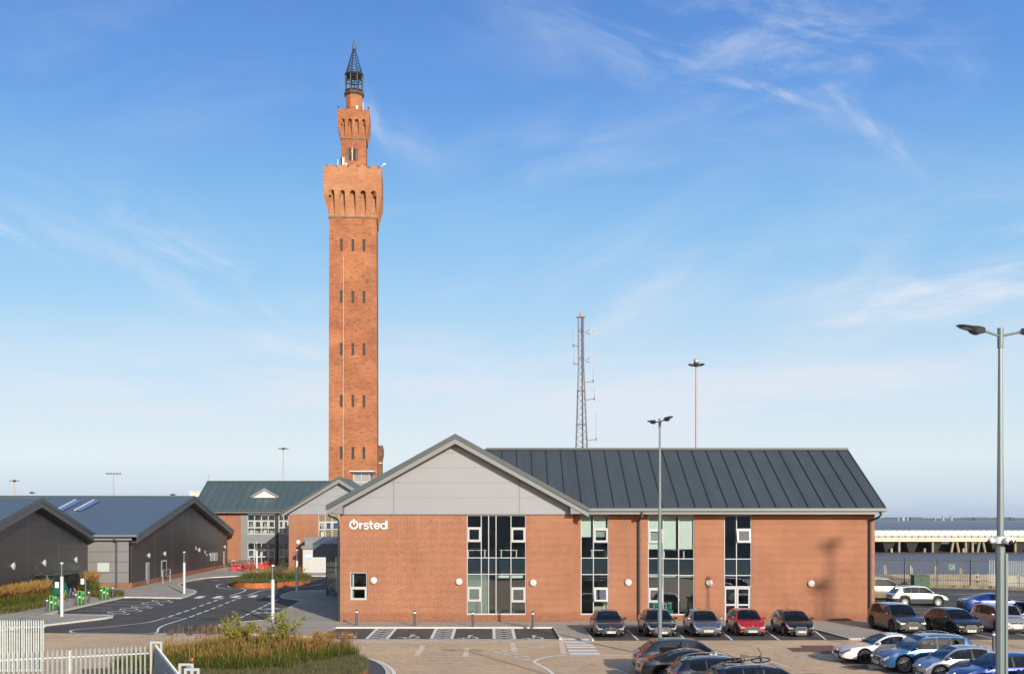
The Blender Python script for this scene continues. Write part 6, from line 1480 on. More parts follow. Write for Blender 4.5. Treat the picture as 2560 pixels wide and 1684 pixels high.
    def rr(mb, w_, h_, zc, x0, x1, tap=1.0, chamf=.25):
        c_ = h_*chamf; pts = [(-w_/2+c_,-h_/2),(w_/2-c_,-h_/2),(w_/2*tap,-h_/2+c_) if tap != 1 else (w_/2,-h_/2+c_),(w_/2,h_/2-c_),(w_/2-c_,h_/2),(-w_/2+c_,h_/2),(-w_/2,h_/2-c_),(-w_/2*tap,-h_/2+c_) if tap != 1 else (-w_/2,-h_/2+c_)]
        A = [mb.vert((x0,y,zc+z)) for y, z in pts]; B = [mb.vert((x1,y*.97,zc+z*.97)) for y, z in pts]
        mb.face(B if x1 > x0 else B[::-1]); n_ = len(pts)
        for i in range(n_): mb.face((A[i],A[(i+1)%n_],B[(i+1)%n_],B[i]))
    def grl(w_, h_, zc, yc=0, rim=True, bars=3, chamf=.25, name='grille'):
        if rim:
            m_ = MB(); m_.M = Matrix.Translation((0,yc,0)); rr(m_, w_+.05, h_+.045, zc, hx-.05, fx+.012, 1, chamf); m_.build('grille_surround', MT['chrome'], t)
        m_ = MB(); m_.M = Matrix.Translation((0,yc,0)); rr(m_, w_, h_, zc, hx-.05, fx+.018, 1, chamf)
        m_.mi = 1
        for k in range(bars): z = zc-h_/2+h_*(k+1)/(bars+1); m_.box(fx+.018,fx+.026,-w_/2+.04,w_/2-.04,z-.008,z+.008)
        m_.build(name, [MT['black'], MT['steel_dark'] if grille != 'bars' else MT['chrome']], t)
    if grille == 'kidney': grl(.30,.16,zg+.03,-.18,True,0,.3); grl(.30,.16,zg+.03,.18,True,0,.3)
    elif grille == 'kidneydark': grl(.30,.16,zg+.03,-.18,False,0,.3); grl(.30,.16,zg+.03,.18,False,0,.3)
    elif grille == 'bars': grl(.86,.24,zg,0,True,5)
    elif grille == 'trim': grl(.80,.09,zg+.09,0,True,1)
    elif grille == 'oval': grl(.92,.20,zg-.01,0,True,4,.48)
    elif grille == 'single': grl(.60,.44,zg-.09,0,True,6,.12)
    elif grille == 'wide': grl(.86,.20,zg+.02,0,True,4,.2)
    elif grille == 'shield': grl(.66,.24,zg,0,True,6,.3)
    elif grille == 'mouth': grl(1.05,.26,zg-.22,0,False,2,.4)
    elif grille == 'slim': grl(.7,.05,zg+.1,0,False,0)
    m_ = MB(); zi = max(.30, zg-.30)
    if grille not in ('mouth','single'): rr(m_, 1.05, .12, zi, hx-.05, fx+.008); m_.build('lower_intake', MT['black'], t)
    if kind not in ('van',):
        for s in (1,-1):   # lamp glass wrapping on to the nose
            zl = nz-.155 if kind not in ('suv','boxy') else nz-.14; ya, yb_ = s*W*.245, s*W*.405; m_ = MB(); hh_ = .055 if hl == 'headl' else .045
            q = [(hx+.006,ya,zl-hh_*.35),(hx-.01,yb_,zl-hh_),(hx-.02,yb_,zl+hh_*1.05),(hx+.004,ya,zl+hh_*.45)]
            if s < 0: q = q[::-1]
            b0 = [(x_-.06,y_,z_) for x_,y_,z_ in q]; m_.hexa(b0, [(x_+.012,y_,z_) for x_,y_,z_ in q]); m_.build('headlight', MT[hl], t)
    for sx_, sy_ in ((lerp(xA,xC,.36),1),(lerp(xA,xC,.36),-1),(lerp(xA,xC,.80),.75),(lerp(xA,xC,.80),-.75)):
        if kind == 'van' and sy_ == .75: continue
        m_ = MB(); zb_ = sill+.10; yy = sy_*W*.205; m_.box(sx_-.25,sx_+.22,yy-.24,yy+.24,zb_,zb_+.22)
        m_.hexa([(sx_-.38,yy-.23,zb_+.2),(sx_-.22,yy-.23,zb_+.2),(sx_-.22,yy+.23,zb_+.2),(sx_-.38,yy+.23,zb_+.2)],[(sx_-.50,yy-.19,belt+.02),(sx_-.42,yy-.19,belt+.02),(sx_-.42,yy+.19,belt+.02),(sx_-.50,yy+.19,belt+.02)])
        m_.box(sx_-.52,sx_-.44,yy-.12,yy+.12,belt+.05,min(belt+.22,Hh-.16)); m_.build('seat', MT['seat'], t, bevel=.03)
    m_ = MB(); m_.hexa([(xA-.62,-W*.38,belt-.30),(xA-.02,-W*.40,belt-.25),(xA-.02,W*.40,belt-.25),(xA-.62,W*.38,belt-.30)],[(xA-.55,-W*.38,belt-.06),(xA-.02,-W*.40,belt-.05),(xA-.02,W*.40,belt-.05),(xA-.55,W*.38,belt-.06)])
    m_.M = Matrix.Translation((xA-.70,-W*.2,belt-.08)) @ Matrix.Rotation(R(25),4,'Y'); m_.ring((0,0,0),.17,.014,'x',16,4); m_.M = None; m_.build('dashboard', MT['black'], t)
    # badge: small blank roundel
    m_ = MB(); bz_ = nz-.06 if grille in ('kidney','kidneydark','mouth','oval','slim') else zg+.02; bx_ = fx+.026 if grille not in ('kidney','kidneydark','mouth','oval','slim') else hx+.0
    if grille == 'single':
        for k in range(4): m_.ring((fx+.03,-.12+.08*k,zg+.02),.045,.009,'x',12,4)
    elif grille in ('shield',): m_.ring((fx+.03,0,zg),.085,.016,'x',14,4); m_.hexa([(fx+.024,-.30,zg-.11),(fx+.024,-.26,zg-.11),(fx+.024,.30,zg+.10),(fx+.024,.26,zg+.10)],[(fx+.03,-.30,zg-.11),(fx+.03,-.26,zg-.11),(fx+.03,.30,zg+.10),(fx+.03,.26,zg+.10)])
    else: m_.cyl((bx_-.04,0,bz_),(bx_+.012,0,bz_),.05,.045,12)
    m_.build('badge', MT['chrome'], t)
    for s in (1,-1):
        m_ = MB(); zf = zi+.02; yf_ = s*W*.375; xf_ = hx-.055
        m_.cyl((xf_-.05,yf_,zf),(xf_+.012,yf_,zf),.04,.04,10); m_.build('fog_light', MT['headl'], t)
    if plate:
        zp = {'mouth': zg-.20, 'single': zg-.14, 'shield': zg-.19,'oval':zg-.15,'kidney':zg-.12,'kidneydark':zg-.12,'bars':zg-.16,'trim':zg-.07,'wide':zg-.16}.get(grille, zg-.16)
        front = py == 'w'
        m_ = MB(); 
        if front: m_.box(fx+.028, fx+.04, -.26,.26, zp-.056, zp+.056); Mt = Matrix.Translation((fx+.0415,0,zp)) @ Matrix.Rotation(R(90),4,'Z') @ Matrix.Rotation(R(90),4,'X')
        else:
            zp = belt*.80 if kind not in ('saloon','coupe','sport') else belt*.80; m_.box(-fx-.018,-fx-.006,-.26,.26,zp-.056,zp+.056); Mt = Matrix.Translation((-fx-.0195,0,zp)) @ Matrix.Rotation(R(-90),4,'Z') @ Matrix.Rotation(R(90),4,'X')
        mats_ = [MT['plate_w'] if front else MT['plate_y'], MT['plate_t'], MT['eu']]
        m_.mi = 1; text_mesh(m_, plate, .105, Mt)
        if eu and front: m_.mi = 2; m_.box(fx+.0405, fx+.0425, -.26,-.20, zp-.056, zp+.056)
        m_.build('number_plate', mats_, t)
    # rear furniture
    m_ = MB(); m_.box(-hx-.012,-hx+.04,-W*.36,W*.36,sill+.08,sill+.20); m_.build('rear_bumper_insert', MT['plastic'], t)
    if py != 'w':
        m_ = MB(); zc_ = belt*.80; m_.box(-hx-.005,-hx+.02,-.34,.34,zc_-.085,zc_+.08); m_.build('plate_recess', MT['plastic'], t)
        m_ = MB(); m_.cyl((-hx-.02,0,belt-.07),(-hx+.02,0,belt-.07),.045,n=12); m_.build('badge', MT['chrome'], t)
        if kind in ('hatch','estate','suv'):
            m_ = MB(); za_, xa_ = belt+.08, xD+.03; m_.cyl((xa_-.02,-.02,za_),(xa_+.05,.35,za_+.06),.012,n=5); m_.build('rear_wiper', MT['black'], t)
    if kind in ('hatch','suv','estate','small') or spoiler:
        m_ = MB(); zz = ztop(xC)+.0; m_.hexa([(xC-.16,-W*.30,zz-.075),(xC+.08,-W*.31,zz-.03),(xC+.08,W*.31,zz-.03),(xC-.16,W*.30,zz-.075)],[(xC-.17,-W*.29,zz-.05),(xC+.08,-W*.30,zz+.006),(xC+.08,W*.30,zz+.006),(xC-.17,W*.29,zz-.05)]); m_.build('roof_spoiler', color if not spoiler else MT['black'], t)
    for s in (1,-1):
        m_ = MB(); a = Vector((xA-.06, s*.12+.18, ztop(xA-.06)+.01)); m_.cyl(a, a+Vector((-.16, s*.0-.62, .10)) if False else Vector((xA-.13, s*.35-.22, ztop(xA-.13)+.015)), .011, n=4)
        m_.build('wiper', MT['black'], t)
    if rails:
        for s in (1,-1):
            m_ = MB(); rw_ = W/2*.66 if kind not in ('suv','van','boxy') else W/2*.74; pts = []
            for k in range(9): x = lerp(xB-.15, xC+.1, k/8); pts.append((x, s*(rw_-.06), ztop(x)-.02+.075*math.sin(math.pi*min(1,max(0,k/8)))**.4))
            m_.tube(pts, .013, 6); m_.build('roof_rail', MT['alloy'] if kind == 'suv' else MT['steel_dark'], t)
    # aerial
    m_ = MB(); m_.hexa([(xC+.15,-.03,ztop(xC+.15)-.01),(xC+.32,-.02,ztop(xC+.32)-.01),(xC+.32,.02,ztop(xC+.32)-.01),(xC+.15,.03,ztop(xC+.15)-.01)],[(xC+.15,-.01,ztop(xC+.15)+.055),(xC+.2,-.01,ztop(xC+.2)+.05),(xC+.2,.01,ztop(xC+.2)+.05),(xC+.15,.01,ztop(xC+.15)+.055)]); m_.build('roof_aerial', MT['plastic'], t)
    return t, ztop
PC = {'slate': paint('paint_slate', (0.022,0.025,0.034), .15), 'black': paint('paint_black', (0.008,0.008,0.011), .1), 'bluegrey': paint('paint_blue_grey', (0.12,0.15,0.21), .6), 'red': paint('paint_red', (0.42,0.006,0.010), .15),
      'white': paint('paint_white', (0.72,0.71,0.70), 0, .35), 'midblue': paint('paint_mid_blue', (0.030,0.105,0.25), .45), 'silver': paint('paint_silver', (0.42,0.42,0.50), .6), 'royal': paint('paint_royal_blue', (0.004,0.028,0.20), .3),
      'navy': paint('paint_navy', (0.007,0.011,0.036), .15), 'grey': paint('paint_dark_grey', (0.07,0.075,0.085), .5), 'champ': paint('paint_champagne', (0.30,0.26,0.20), .6), 'kia': paint('paint_pale_silver', (0.46,0.45,0.48), .6), 'brownblack': paint('paint_brown_black', (0.016,0.013,0.014), .3)}
DN = -math.pi/2; ZP = 0.012
def cc(xpx, ybot, L, dz=0): # centre of a car whose front plate is at photo column xpx with its front bumper bottom at ybot
    x, y = gp(xpx, ybot); return (x, y+L/2, ZP)
make_car('dark slate saloon with twin oval grille, leftmost in the row along the brick wing', cc(1527,1594.5,4.6), DN, 4.6,1.81,1.42,'saloon',PC['slate'],'LR12 GZK','w',True,'5',False,'kidney')
make_car('black saloon with wide barred chrome grille parked behind the tall lamp post', cc(1656,1595,4.7), DN+.01, 4.7,1.85,1.48,'saloon',PC['black'],'FP11 XNE','w',False,'7',False,'bars', chrome=True)
make_car('blue grey five door hatchback with pale mirrors between the black saloon and the red car', cc(1771.5,1594.5,4.25), DN, 4.25,1.76,1.46,'hatch',PC['bluegrey'],'NF08 CYU','w',False,'7',False,'trim', mirror=PC['silver'])
make_car('bright red small hatchback with oval grille in front of the double door', cc(1882,1592,3.97), DN, 3.97,1.73,1.48,'hatch',PC['red'],'FN63 OCD','w',False,'7',False,'oval')
make_car('black hatchback with tall single frame grille, rightmost in the row along the brick wing', cc(2003.5,1592.5,4.2), DN, 4.2,1.77,1.42,'hatch',PC['black'],'NR53 WSU','w',True,'5',False,'single')
make_car('dark grey family crossover reflecting the brick wall, first car right of the office corner', (23.3,65.6,ZP), DN+.10, 4.6,1.9,1.66,'suv',PC['grey'],'YM68 KYR','w',False,'5',True,'shield', hl='headl')
make_car('black low hatchback with chrome rimmed shield grille beside the dark crossover', (26.35,64.6,ZP), DN+.10, 4.35,1.8,1.45,'hatch',PC['brownblack'],'FV66 FNS','w',False,'5',True,'shield', hl='headl_dark')
make_car('boxy pale silver hatchback partly behind the big lamp post', (29.4,65.2,ZP), DN+.08, 4.12,1.79,1.64,'boxy',PC['kia'],'GF10 UJA','w',False,'5',True,'slim', hl='headl')
# far car park
make_car('champagne people carrier half hidden behind the right corner of the office', (30.2,90.3,ZP), 0.0, 5.1,1.9,1.9,'van',PC['champ'],'','w',False,'10',False,'wide', chrome=True, cat='van')
make_car('white crossover seen from behind in the far car park', (31.6,84.3,ZP), 0.03, 4.38,1.84,1.60,'suv',PC['white'],'FX66 OLN','y',False,'10',False,'wide', clad=True, pan=True)
make_car('royal blue two door coupe right of the white crossover', (34.9,78.3,ZP), -0.02, 4.7,1.82,1.41,'sport',PC['royal'],'FH67 KYC','y',False,'5',False,'wide', chrome=True, doors=1)
make_car('dark navy car at the right edge beyond the big lamp post', (38.6,75.5,ZP), -.75, 4.4,1.8,1.46,'hatch',PC['navy'],'','w',False,'5',True,'wide')
# near left row, tails to the left
RA = 0.05
def rear_at(xrear, yy, L, dz=0): return (xrear+L/2, yy, 0.0)
make_car('dark slate hatchback, farthest of the front row, tail towards the zebra bars', rear_at(5.42,47.7,4.42), RA, 4.42,1.83,1.53,'hatch',PC['slate'],'FE11 WFD','y',False,'10',False,'wide', rails=False, privacy=True)
make_car('black sloping tailed hatchback second from the back of the front row', rear_at(5.25,45.0,4.7), RA, 4.7,1.85,1.39,'sport',PC['black'],'SC58 VUB','y',False,'5',False,'wide', chrome=True)
make_car('dark navy estate car in the middle of the front row', rear_at(6.1,42.2,4.5), RA, 4.5,1.81,1.43,'estate',PC['navy'],'WN61 EKY','y',False,'5',False,'wide', chrome=True, rails=True)
_, zt4 = make_car('dark navy estate car carrying a bicycle on its roof', rear_at(6.9,39.45,4.75), RA, 4.75,1.84,1.47,'estate',PC['navy'],'','w',False,'5',False,'wide', chrome=True, rails=True)
make_car('navy car whose roof only just shows at the bottom edge of the photo', rear_at(8.5,36.9,4.4), RA, 4.4,1.8,1.46,'hatch',PC['navy'],'','w',False,'5',False,'wide', chrome=True)
# near right row, noses to the left
RB = math.pi+.06
def nose_at(x, yy, L): return (x+L/2, yy, 0.0)
make_car('white two door coupe with black twin grille at the head of the right row', nose_at(15.35,51.2,4.65), RB, 4.65,1.83,1.38,'coupe',PC['white'],'YS15 KPV','w',False,'10',True,'kidneydark', hl='headl_dark', doors=1)
make_car('mid blue crossover with silver roof rails next to the white coupe', nose_at(16.25,48.2,4.43), RB, 4.43,1.81,1.66,'suv',PC['midblue'],'FD64 BSX','w',False,'10',False,'wide', rails=True, chrome=True, pan=False)
make_car('silver lilac small hatchback with wide dark mouth in the right row', nose_at(17.1,45.5,3.45), RB, 3.45,1.63,1.47,'small',PC['silver'],'YC07 PYX','w',False,'7',False,'mouth', doors=1, hood=.93)
make_car('bright blue hatchback behind the base of the big lamp post', nose_at(17.5,42.9,4.03), RB, 4.03,1.69,1.49,'hatch',PC['royal'],'','w',False,'7',False,'mouth')
make_car('blue car cut by the bottom right corner of the photo', nose_at(18.0,39.9,4.1), RB, 4.1,1.72,1.50,'hatch',paint('paint_steel_blue',(0.05,0.10,0.22),.5),'','w',False,'7',False,'mouth')
# ================================================================== BICYCLES
def bicycle(lab, loc, rz, frame, tilt=0.0, group='bicycles', roll=None, cat='bicycle'):
    t = thing('bicycle', lab, cat, loc, 0, group); t.rotation_euler = (R(tilt), 0, rz) if roll is None else roll
    fm = solid('bike_paint_'+str(len(bpy.data.materials)), frame, .3, 0, 0)
    for x in (-.52,.52):
        m_ = MB(); m_.ring((0,0,0),.33,.022,'y',24,5); 
        for k in range(8): a = k*math.pi/4; m_.cyl((0,0,0),(.32*math.cos(a),0,.32*math.sin(a)),.004,n=3)
        m_.cyl((0,-.05,0),(0,.05,0),.03,n=8); w_ = m_.build('wheel', MT['rubber'], t); w_.location = (x,0,.35)
    m_ = MB(); bb_, st_, hd, hb = (-.06,0,.30),(-.22,0,.82),(.34,0,.86),(.40,0,.66)
    for a, b, r_ in ((bb_,st_,.02),(st_,hd,.018),(bb_,hb,.022),(hd,hb,.022),(bb_,(-.52,0,.35),.012),(st_,(-.52,0,.35),.012),(hb,(.52,0,.35),.016)): m_.cyl(a,b,r_,n=6)
    m_.build('frame', fm, t)
    m_ = MB(); m_.hexa([(-.36,-.07,.90),(-.10,-.02,.90),(-.10,.02,.90),(-.36,.07,.90)],[(-.36,-.08,.95),(-.08,-.02,.94),(-.08,.02,.94),(-.36,.08,.95)]); m_.cyl(st_,(-.24,0,.9),.014,n=5); m_.build('saddle', MT['black'], t)
    m_ = MB(); m_.tube([(.34,0,.86),(.30,0,.98),(.34,-.02,1.0)],.014,5); m_.tube([(.25,-.30,1.0),(.36,-.1,1.0),(.36,.1,1.0),(.25,.30,1.0)],.013,5); m_.build('handlebar', MT['black'], t)
    m_ = MB(); m_.ring(bb_,.09,.008,'y',14,4); m_.cyl((-.06,-.08,.30),(.0,-.08,.14),.01,n=4); m_.cyl((-.06,.08,.30),(-.12,.08,.46),.01,n=4); m_.build('crankset', MT['steel'], t)
    return t
zr = zt4(-.1)
bicycle('black bicycle lying along the roof bars of the navy estate', (8.45,39.3,zr+.08), 0, (0.02,0.02,0.022), roll=(R(68),0,R(3)), group='bicycles')
m_ = MB(); [m_.cyl((x_,38.8,zr+.03),(x_,40.1,zr+.03),.02,n=6) for x_ in (8.0,8.95)]; m_.cyl((7.7,39.2,zr+.05),(9.3,39.2,zr+.05),.02,n=6)
tag(m_.build('roof_bar', MT['steel_dark']), 'steel roof bars carrying a bicycle on the navy estate', 'roof rack')
# ================================================================== STREET LAMPS
def big_lamp(lab, x, y, hgt, hd, cams=True, arm=1.0, visible=True):
    t = thing('street_lamp', lab, 'street lamp', (x,y,0), 0, 'tall double headed grey lamp posts')
    m_ = MB(); m_.cyl((0,0,0),(0,0,6.1),.108,.104,8); m_.cyl((0,0,6.101),(0,0,hgt-.35),.082,.048,8); m_.build('pole', MT['lamp_grey'], t)
    m_ = MB(); m_.cyl((0,0,0),(0,0,.04),.25,n=8); m_.build('base_flange', MT['lamp_grey'], t)
    m_ = MB(); m_.cyl((0,0,hgt-.46),(0,0,hgt),.068,n=12); m_.build('collar', MT['lamp_grey'], t, smooth=True)
    for k, (a, lift) in enumerate(hd):
        ar = thing('lamp_arm', None, None, (0,0,hgt-.18), a); ar.parent = t
        m_ = MB(); m_.cyl((.05,0,0),(.45,0,lift),.028,n=8); m_.cyl((.40,0,lift-.005),(.50,0,lift+.012),.038,n=8); m_.build('arm', MT['lamp_grey'], ar, smooth=True)
        m_ = MB(); s = arm; x0 = .44; 
        pr_ = [(x0,.055,.07,-.05),(x0+.08,.075,.075,-.075),(x0+.19,.13,.065,-.12),(x0+.30,.14,.052,-.10),(x0+.36,.135,.044,-.055),(x0+.60,.13,.03,-.03),(x0+.70,.08,.018,-.012)]
        g_ = []
        for (xx_, hw_, zu, zd_) in pr_:
            z0_ = lift+.13*(xx_-x0); g_.append([m_.vert((xx_,y_*hw_,z0_+z_)) for y_, z_ in ((-1,0),(-.7,zu),(0,zu*1.15),(.7,zu),(1,0),(.75,zd_),(0,zd_*1.1),(-.75,zd_))])
        for i in range(len(g_)-1):
            for j in range(8): m_.face((g_[i][j],g_[i+1][j],g_[i+1][(j+1)%8],g_[i][(j+1)%8]))
        m_.face(g_[0]); m_.face(g_[-1][::-1]); m_.build('lamp_head', MT['lamp_black'], ar, smooth=True)
        m_ = MB(); xx_ = x0+.37; m_.hexa([(xx_,-.10,lift+.13*(xx_-x0)-.056),(xx_+.22,-.09,lift+.13*(xx_+.22-x0)-.040),(xx_+.22,.09,lift+.13*(xx_+.22-x0)-.040),(xx_,.10,lift+.13*(xx_-x0)-.056)],[(xx_,-.11,lift+.13*(xx_-x0)),(xx_+.22,-.09,lift+.13*(xx_+.22-x0)),(xx_+.22,.09,lift+.13*(xx_+.22-x0)),(xx_,.11,lift+.13*(xx_-x0))]); m_.build('lens', MT['lens'], ar)
    return t
dB = 25.2; xB_ = xat(2503,dB)-.02
lb_ = big_lamp('tall grey double headed lamp post with white cameras at the right edge', xB_, dB, zat(820,dB), [(math.pi+.25,.10),(-.25,.07)])
m_ = MB(); m_.box(.085,.14,-.09,.02,0,5.95); m_.build('cable_trunking', MT['lamp_grey'], lb_)
m_ = MB(); zz = zat(1350,dB); m_.cyl((0,0,zz-.07),(0,0,zz+.09),.14,n=14); m_.build('camera_bracket', MT['white'], lb_, smooth=True)
for k, (a, s_) in enumerate(((-1.15,1.0),(3.3,.8),(-.3,.9))):
    v_ = Vector((math.cos(a),math.sin(a),0)); c_ = v_*.22+Vector((0,0,zz+.0)); m_ = MB(); m_.ball(c_,.10*s_,.10*s_,.09*s_,12,8); m_.build('security_camera', MT['white'], lb_, smooth=True)
    m_ = MB(); m_.ball(c_+v_*.07+Vector((0,0,-.03)),.06*s_,.06*s_,.055*s_,10,6); m_.build('camera_lens', MT['black'], lb_, smooth=True)
big_lamp('tall grey double headed lamp post rising from behind the front row of cars', 7.2, 52.6, zat(1046,52.6), [(R(-68),.10),(R(112),.07)])
big_lamp('grey lamp post standing outside the right edge whose shadow falls by the double door', 23.7, 47.0, 11.3, [(R(-66),.1),(R(114),.07)])
# low column lights with clear heads
def column_light(lab, px, yb, ytop, rb_=.115, shade=False):
    x, y = gp(px, yb); hgt = zat(ytop, y)-.1; t = thing('column_light', lab, 'column light', (x,y,.1), 0, 'white column lights with clear tops along the access road')
    zh = hgt*.74; m_ = MB(); m_.cyl((0,0,0),(0,0,zh),rb_,rb_*.98,16); m_.build('column', solid('column_paint',(0.55,0.57,0.58),.4,.1,.05) if 'colp' not in MT else MT['colp'], t, smooth=True); MT.setdefault('colp', bpy.data.materials.get('column_paint'))
    m_ = MB(); m_.cyl((0,0,0),(0,0,.03),rb_*1.6,n=14); m_.build('base_plate', MT['steel'], t)
    m_ = MB(); m_.cyl((0,0,zh+.002),(0,0,hgt-.10),rb_*.93,n=16); m_.build('clear_tube', MT['clear_dark'], t, smooth=True)
    m_ = MB(); m_.cyl((0,0,zh),(0,0,hgt-.1),rb_*.16,n=8); [m_.cyl((rb_*.7*math.cos(a),rb_*.7*math.sin(a),zh),(rb_*.7*math.cos(a),rb_*.7*math.sin(a),hgt-.1),.012,n=5) for a in (.5,2.6,4.7)]
    m_.build('lamp_core', MT['steel'], t); m_ = MB(); m_.cyl((0,0,hgt-.10),(0,0,hgt),rb_,rb_,16); m_.build('cap', MT['colp'], t, smooth=True)
column_light('pale column light on the pavement tip beside the electric charging bays', 154.5, 1543.5, 1405)
column_light('pale column light on the bulge of pavement before the wide dark shed', 460.5, 1485.5, 1378)
column_light('pale column light behind the roundabout planter near the red benches', 642, 1436, 1355)
column_light('pale column light nearest the brick gable beyond the grass island', 682, 1555.5, 1411)
column_light('pale column light in shadow by the lobby entrance', 742, 1482.5, 1373)
# ================================================================== BOLLARDS, CHARGERS
boll = None
def bollard(lab, px, yb, h_=1.0, z0=.095):
    global boll
    x, y = gp(px, yb)
    if boll is None:
        t = thing('bollard', lab, 'bollard', (x,y,z0), 0, 'dark grey bollards with white bands')
        m_ = MB(); m_.cyl((0,0,0),(0,0,h_*.80),.075,n=14); m_.cyl((0,0,h_*.88),(0,0,h_),.075,.07,14); m_.build('post', solid('bollard_grey',(0.07,0.08,0.09),.45,var=.1), t, smooth=True)
        m_ = MB(); m_.cyl((0,0,h_*.80+.001),(0,0,h_*.88-.001),.079,n=14); m_.build('reflective_band', MT['white'], t, smooth=True); boll = t
    else:
        t = copy_tree(boll); t.location = (x,y,z0); t['label'] = lab
    return t
for px, yb, l in ((891.5,1566,'dark bollard with white band in front of the small two pane window'),(1037,1568,'dark bollard with white band in front of the blank gable brick'),(1182,1570,'dark bollard with white band in front of the left side of the tall gable window'),(1332,1571,'dark bollard with white band right of the tall gable window'),
    (2484,1626,'dark bollard with white band just left of the big lamp post among the cars'),
    (117.5,1532.5,'dark bollard left of the nearest green charger'),(189.5,1516,'dark bollard left of the middle green charger'),(222,1509.5,'dark bollard between the middle and far green chargers'),(252.5,1503,'dark bollard left of the far green charger'),(282,1496.5,'dark bollard right of the far green charger')):
    bollard(l, px, yb, z0=.095 if px < 2000 else .01)
ch0 = None
grn, grn2 = solid('charger_green',(0.045,0.22,0.04),.4,var=.05), solid('charger_lime',(0.13,0.48,0.06),.4,var=.03)
for px, yb, l in ((130.5,1527,'green and lime electric car charger nearest the camera'),(201,1513,'green and lime electric car charger in the middle'),(262,1499.5,'green and lime electric car charger farthest away')):
    x, y = gp(px, yb)
    if ch0 is None:
        t = thing('car_charger', l, 'charging point', (x,y,.1), R(-14), 'electric car chargers'); ch0 = t; t.scale = (.78,.78,.77)
        m_ = MB(); m_.box(-.18,.22,-.13,.42,0,.08); m_.build('plinth', MT['lamp_black'], t)
        m_ = MB(); m_.box(-.18,.22,-.10,.42,.081,1.36); m_.build('cabinet', grn, t, bevel=.02)
        m_ = MB(); m_.box(-.20,-.12,-.17,-.101,.05,1.40); m_.box(.16,.24,-.17,-.101,.05,1.40); m_.box(-.12,.16,-.17,-.101,1.32,1.40); m_.build('lime_frame', grn2, t)
        m_ = MB(); m_.box(-.115,.155,-.125,-.101,.06,.62); m_.build('lower_panel', solid('charger_slate',(0.05,0.07,0.10),.5), t)
        m_ = MB(); m_.box(-.115,.155,-.125,-.101,.85,1.31); m_.build('screen_panel', solid('charger_teal',(0.01,0.10,0.06),.3), t)
        m_ = MB(); m_.box(-.08,.10,-.15,-.126,.66,.84); m_.build('socket_plate', MT['white'], t)
        m_ = MB(); m_.ring((.222,.16,.62),.11,.016,'x',16,5); m_.box(.221,.23,.15,.17,.60,.76); m_.build('roundel', MT['white'], t)
        m_ = MB(); m_.box(.221,.226,.02,.34,1.05,1.30); m_.build('marking', solid('charger_mark',(0.22,0.50,0.25),.5), t)
    else: t = copy_tree(ch0); t.location = (x,y,.1); t['label'] = l
# ================================================================== CYCLE SHELTER
sA, sB = gp(117.5,1503), gp(214,1491); 
sh = thing('cycle_shelter', 'curved clear plastic cycle shelter on grey posts beside the nearest dark shed', 'cycle shelter', (sA[0],sA[1],.1))
av = Vector((sB[0]-sA[0], sB[1]-sA[1], 0)); Ls = av.length; av.normalize(); lv = Vector((-av.y, av.x, 0)); hs = 2.05
def SPt(a, r_, z): return av*a+lv*r_+Vector((0,0,z))
prof = [(0,hs),(.5,hs+.06),(1.0,hs-.02),(1.5,hs-.28),(1.9,hs-.7),(2.12,hs-1.2),(2.2,.12)]
m_ = MB()
for i in range(len(prof)-1):
    m_.poly([SPt(0,*prof[i]),SPt(Ls,*prof[i]),SPt(Ls,*prof[i+1]),SPt(0,*prof[i+1])])
m_.build('curved_roof', MT['clear_dark'], sh)
m_ = MB()
for a in (0, Ls*.33, Ls*.66, Ls):
    m_.tube([SPt(a,*p) for p in prof], .03, 6)
m_.tube([SPt(0,0,hs),SPt(Ls,0,hs)], .045, 6); m_.build('rib', MT['steel_dark'], sh)
for a in (0, Ls): m_ = MB(); m_.cyl(SPt(a,0,0),SPt(a,0,hs),.05,n=8); m_.build('post', MT['lamp_grey'], sh)
m_ = MB(); 
for a in (0, Ls): m_ = MB(); m_.poly([SPt(a,r_,z) for r_, z in prof]+[SPt(a,0,.15)]); m_.build('end_panel', MT['clear'], sh)
m_ = MB(); q0 = SPt(Ls*.60,1.0,.15); m_.poly([SPt(Ls*.66,.2,.2),SPt(Ls*.66,1.9,.2),SPt(Ls*.66,1.8,1.35),SPt(Ls*.66,1.2,1.6),SPt(Ls*.66,.7,1.2)]); m_.build('end_panel', solid('green_tinted_plastic',(0.015,0.14,0.085),.3), sh)
for a, l, mtt in ((.55,'small white notice on the near end of the cycle shelter','white'),(.98,'small white and blue notice at the far post of the cycle shelter','white')):
    m_ = MB(); q_ = Vector((sA[0],sA[1],.1))+SPt(Ls*a if a > .9 else .0, .35, 0); 
    if a > .9: p = at(206,1452.5,sB[1]-.4)
    else: p = at(142,1461,sA[1]-.1)
    m_.box(p.x-.15,p.x+.15,p.y,p.y+.02,p.z-.24,p.z+.24); tag(m_.build('notice_board', MT[mtt]), l, 'sign')
for k, (px, yb, c_, rz, l) in enumerate(((163,1503,(0.45,0.50,0.02),R(140),'yellow bicycle in the cycle shelter'),(176,1500,(0.03,0.12,0.35),R(150),'blue bicycle in the cycle shelter with white tyres'),(186,1498,(0.50,0.55,0.62),R(146),'pale silver bicycle in the cycle shelter'),(196,1496,(0.45,0.02,0.02),R(152),'red bicycle at the far end of the cycle shelter'))):
    x, y = gp(px, yb); bicycle(l, (x-.3,y+.4,.1), rz, c_, 4, 'bicycles in the cycle shelter')
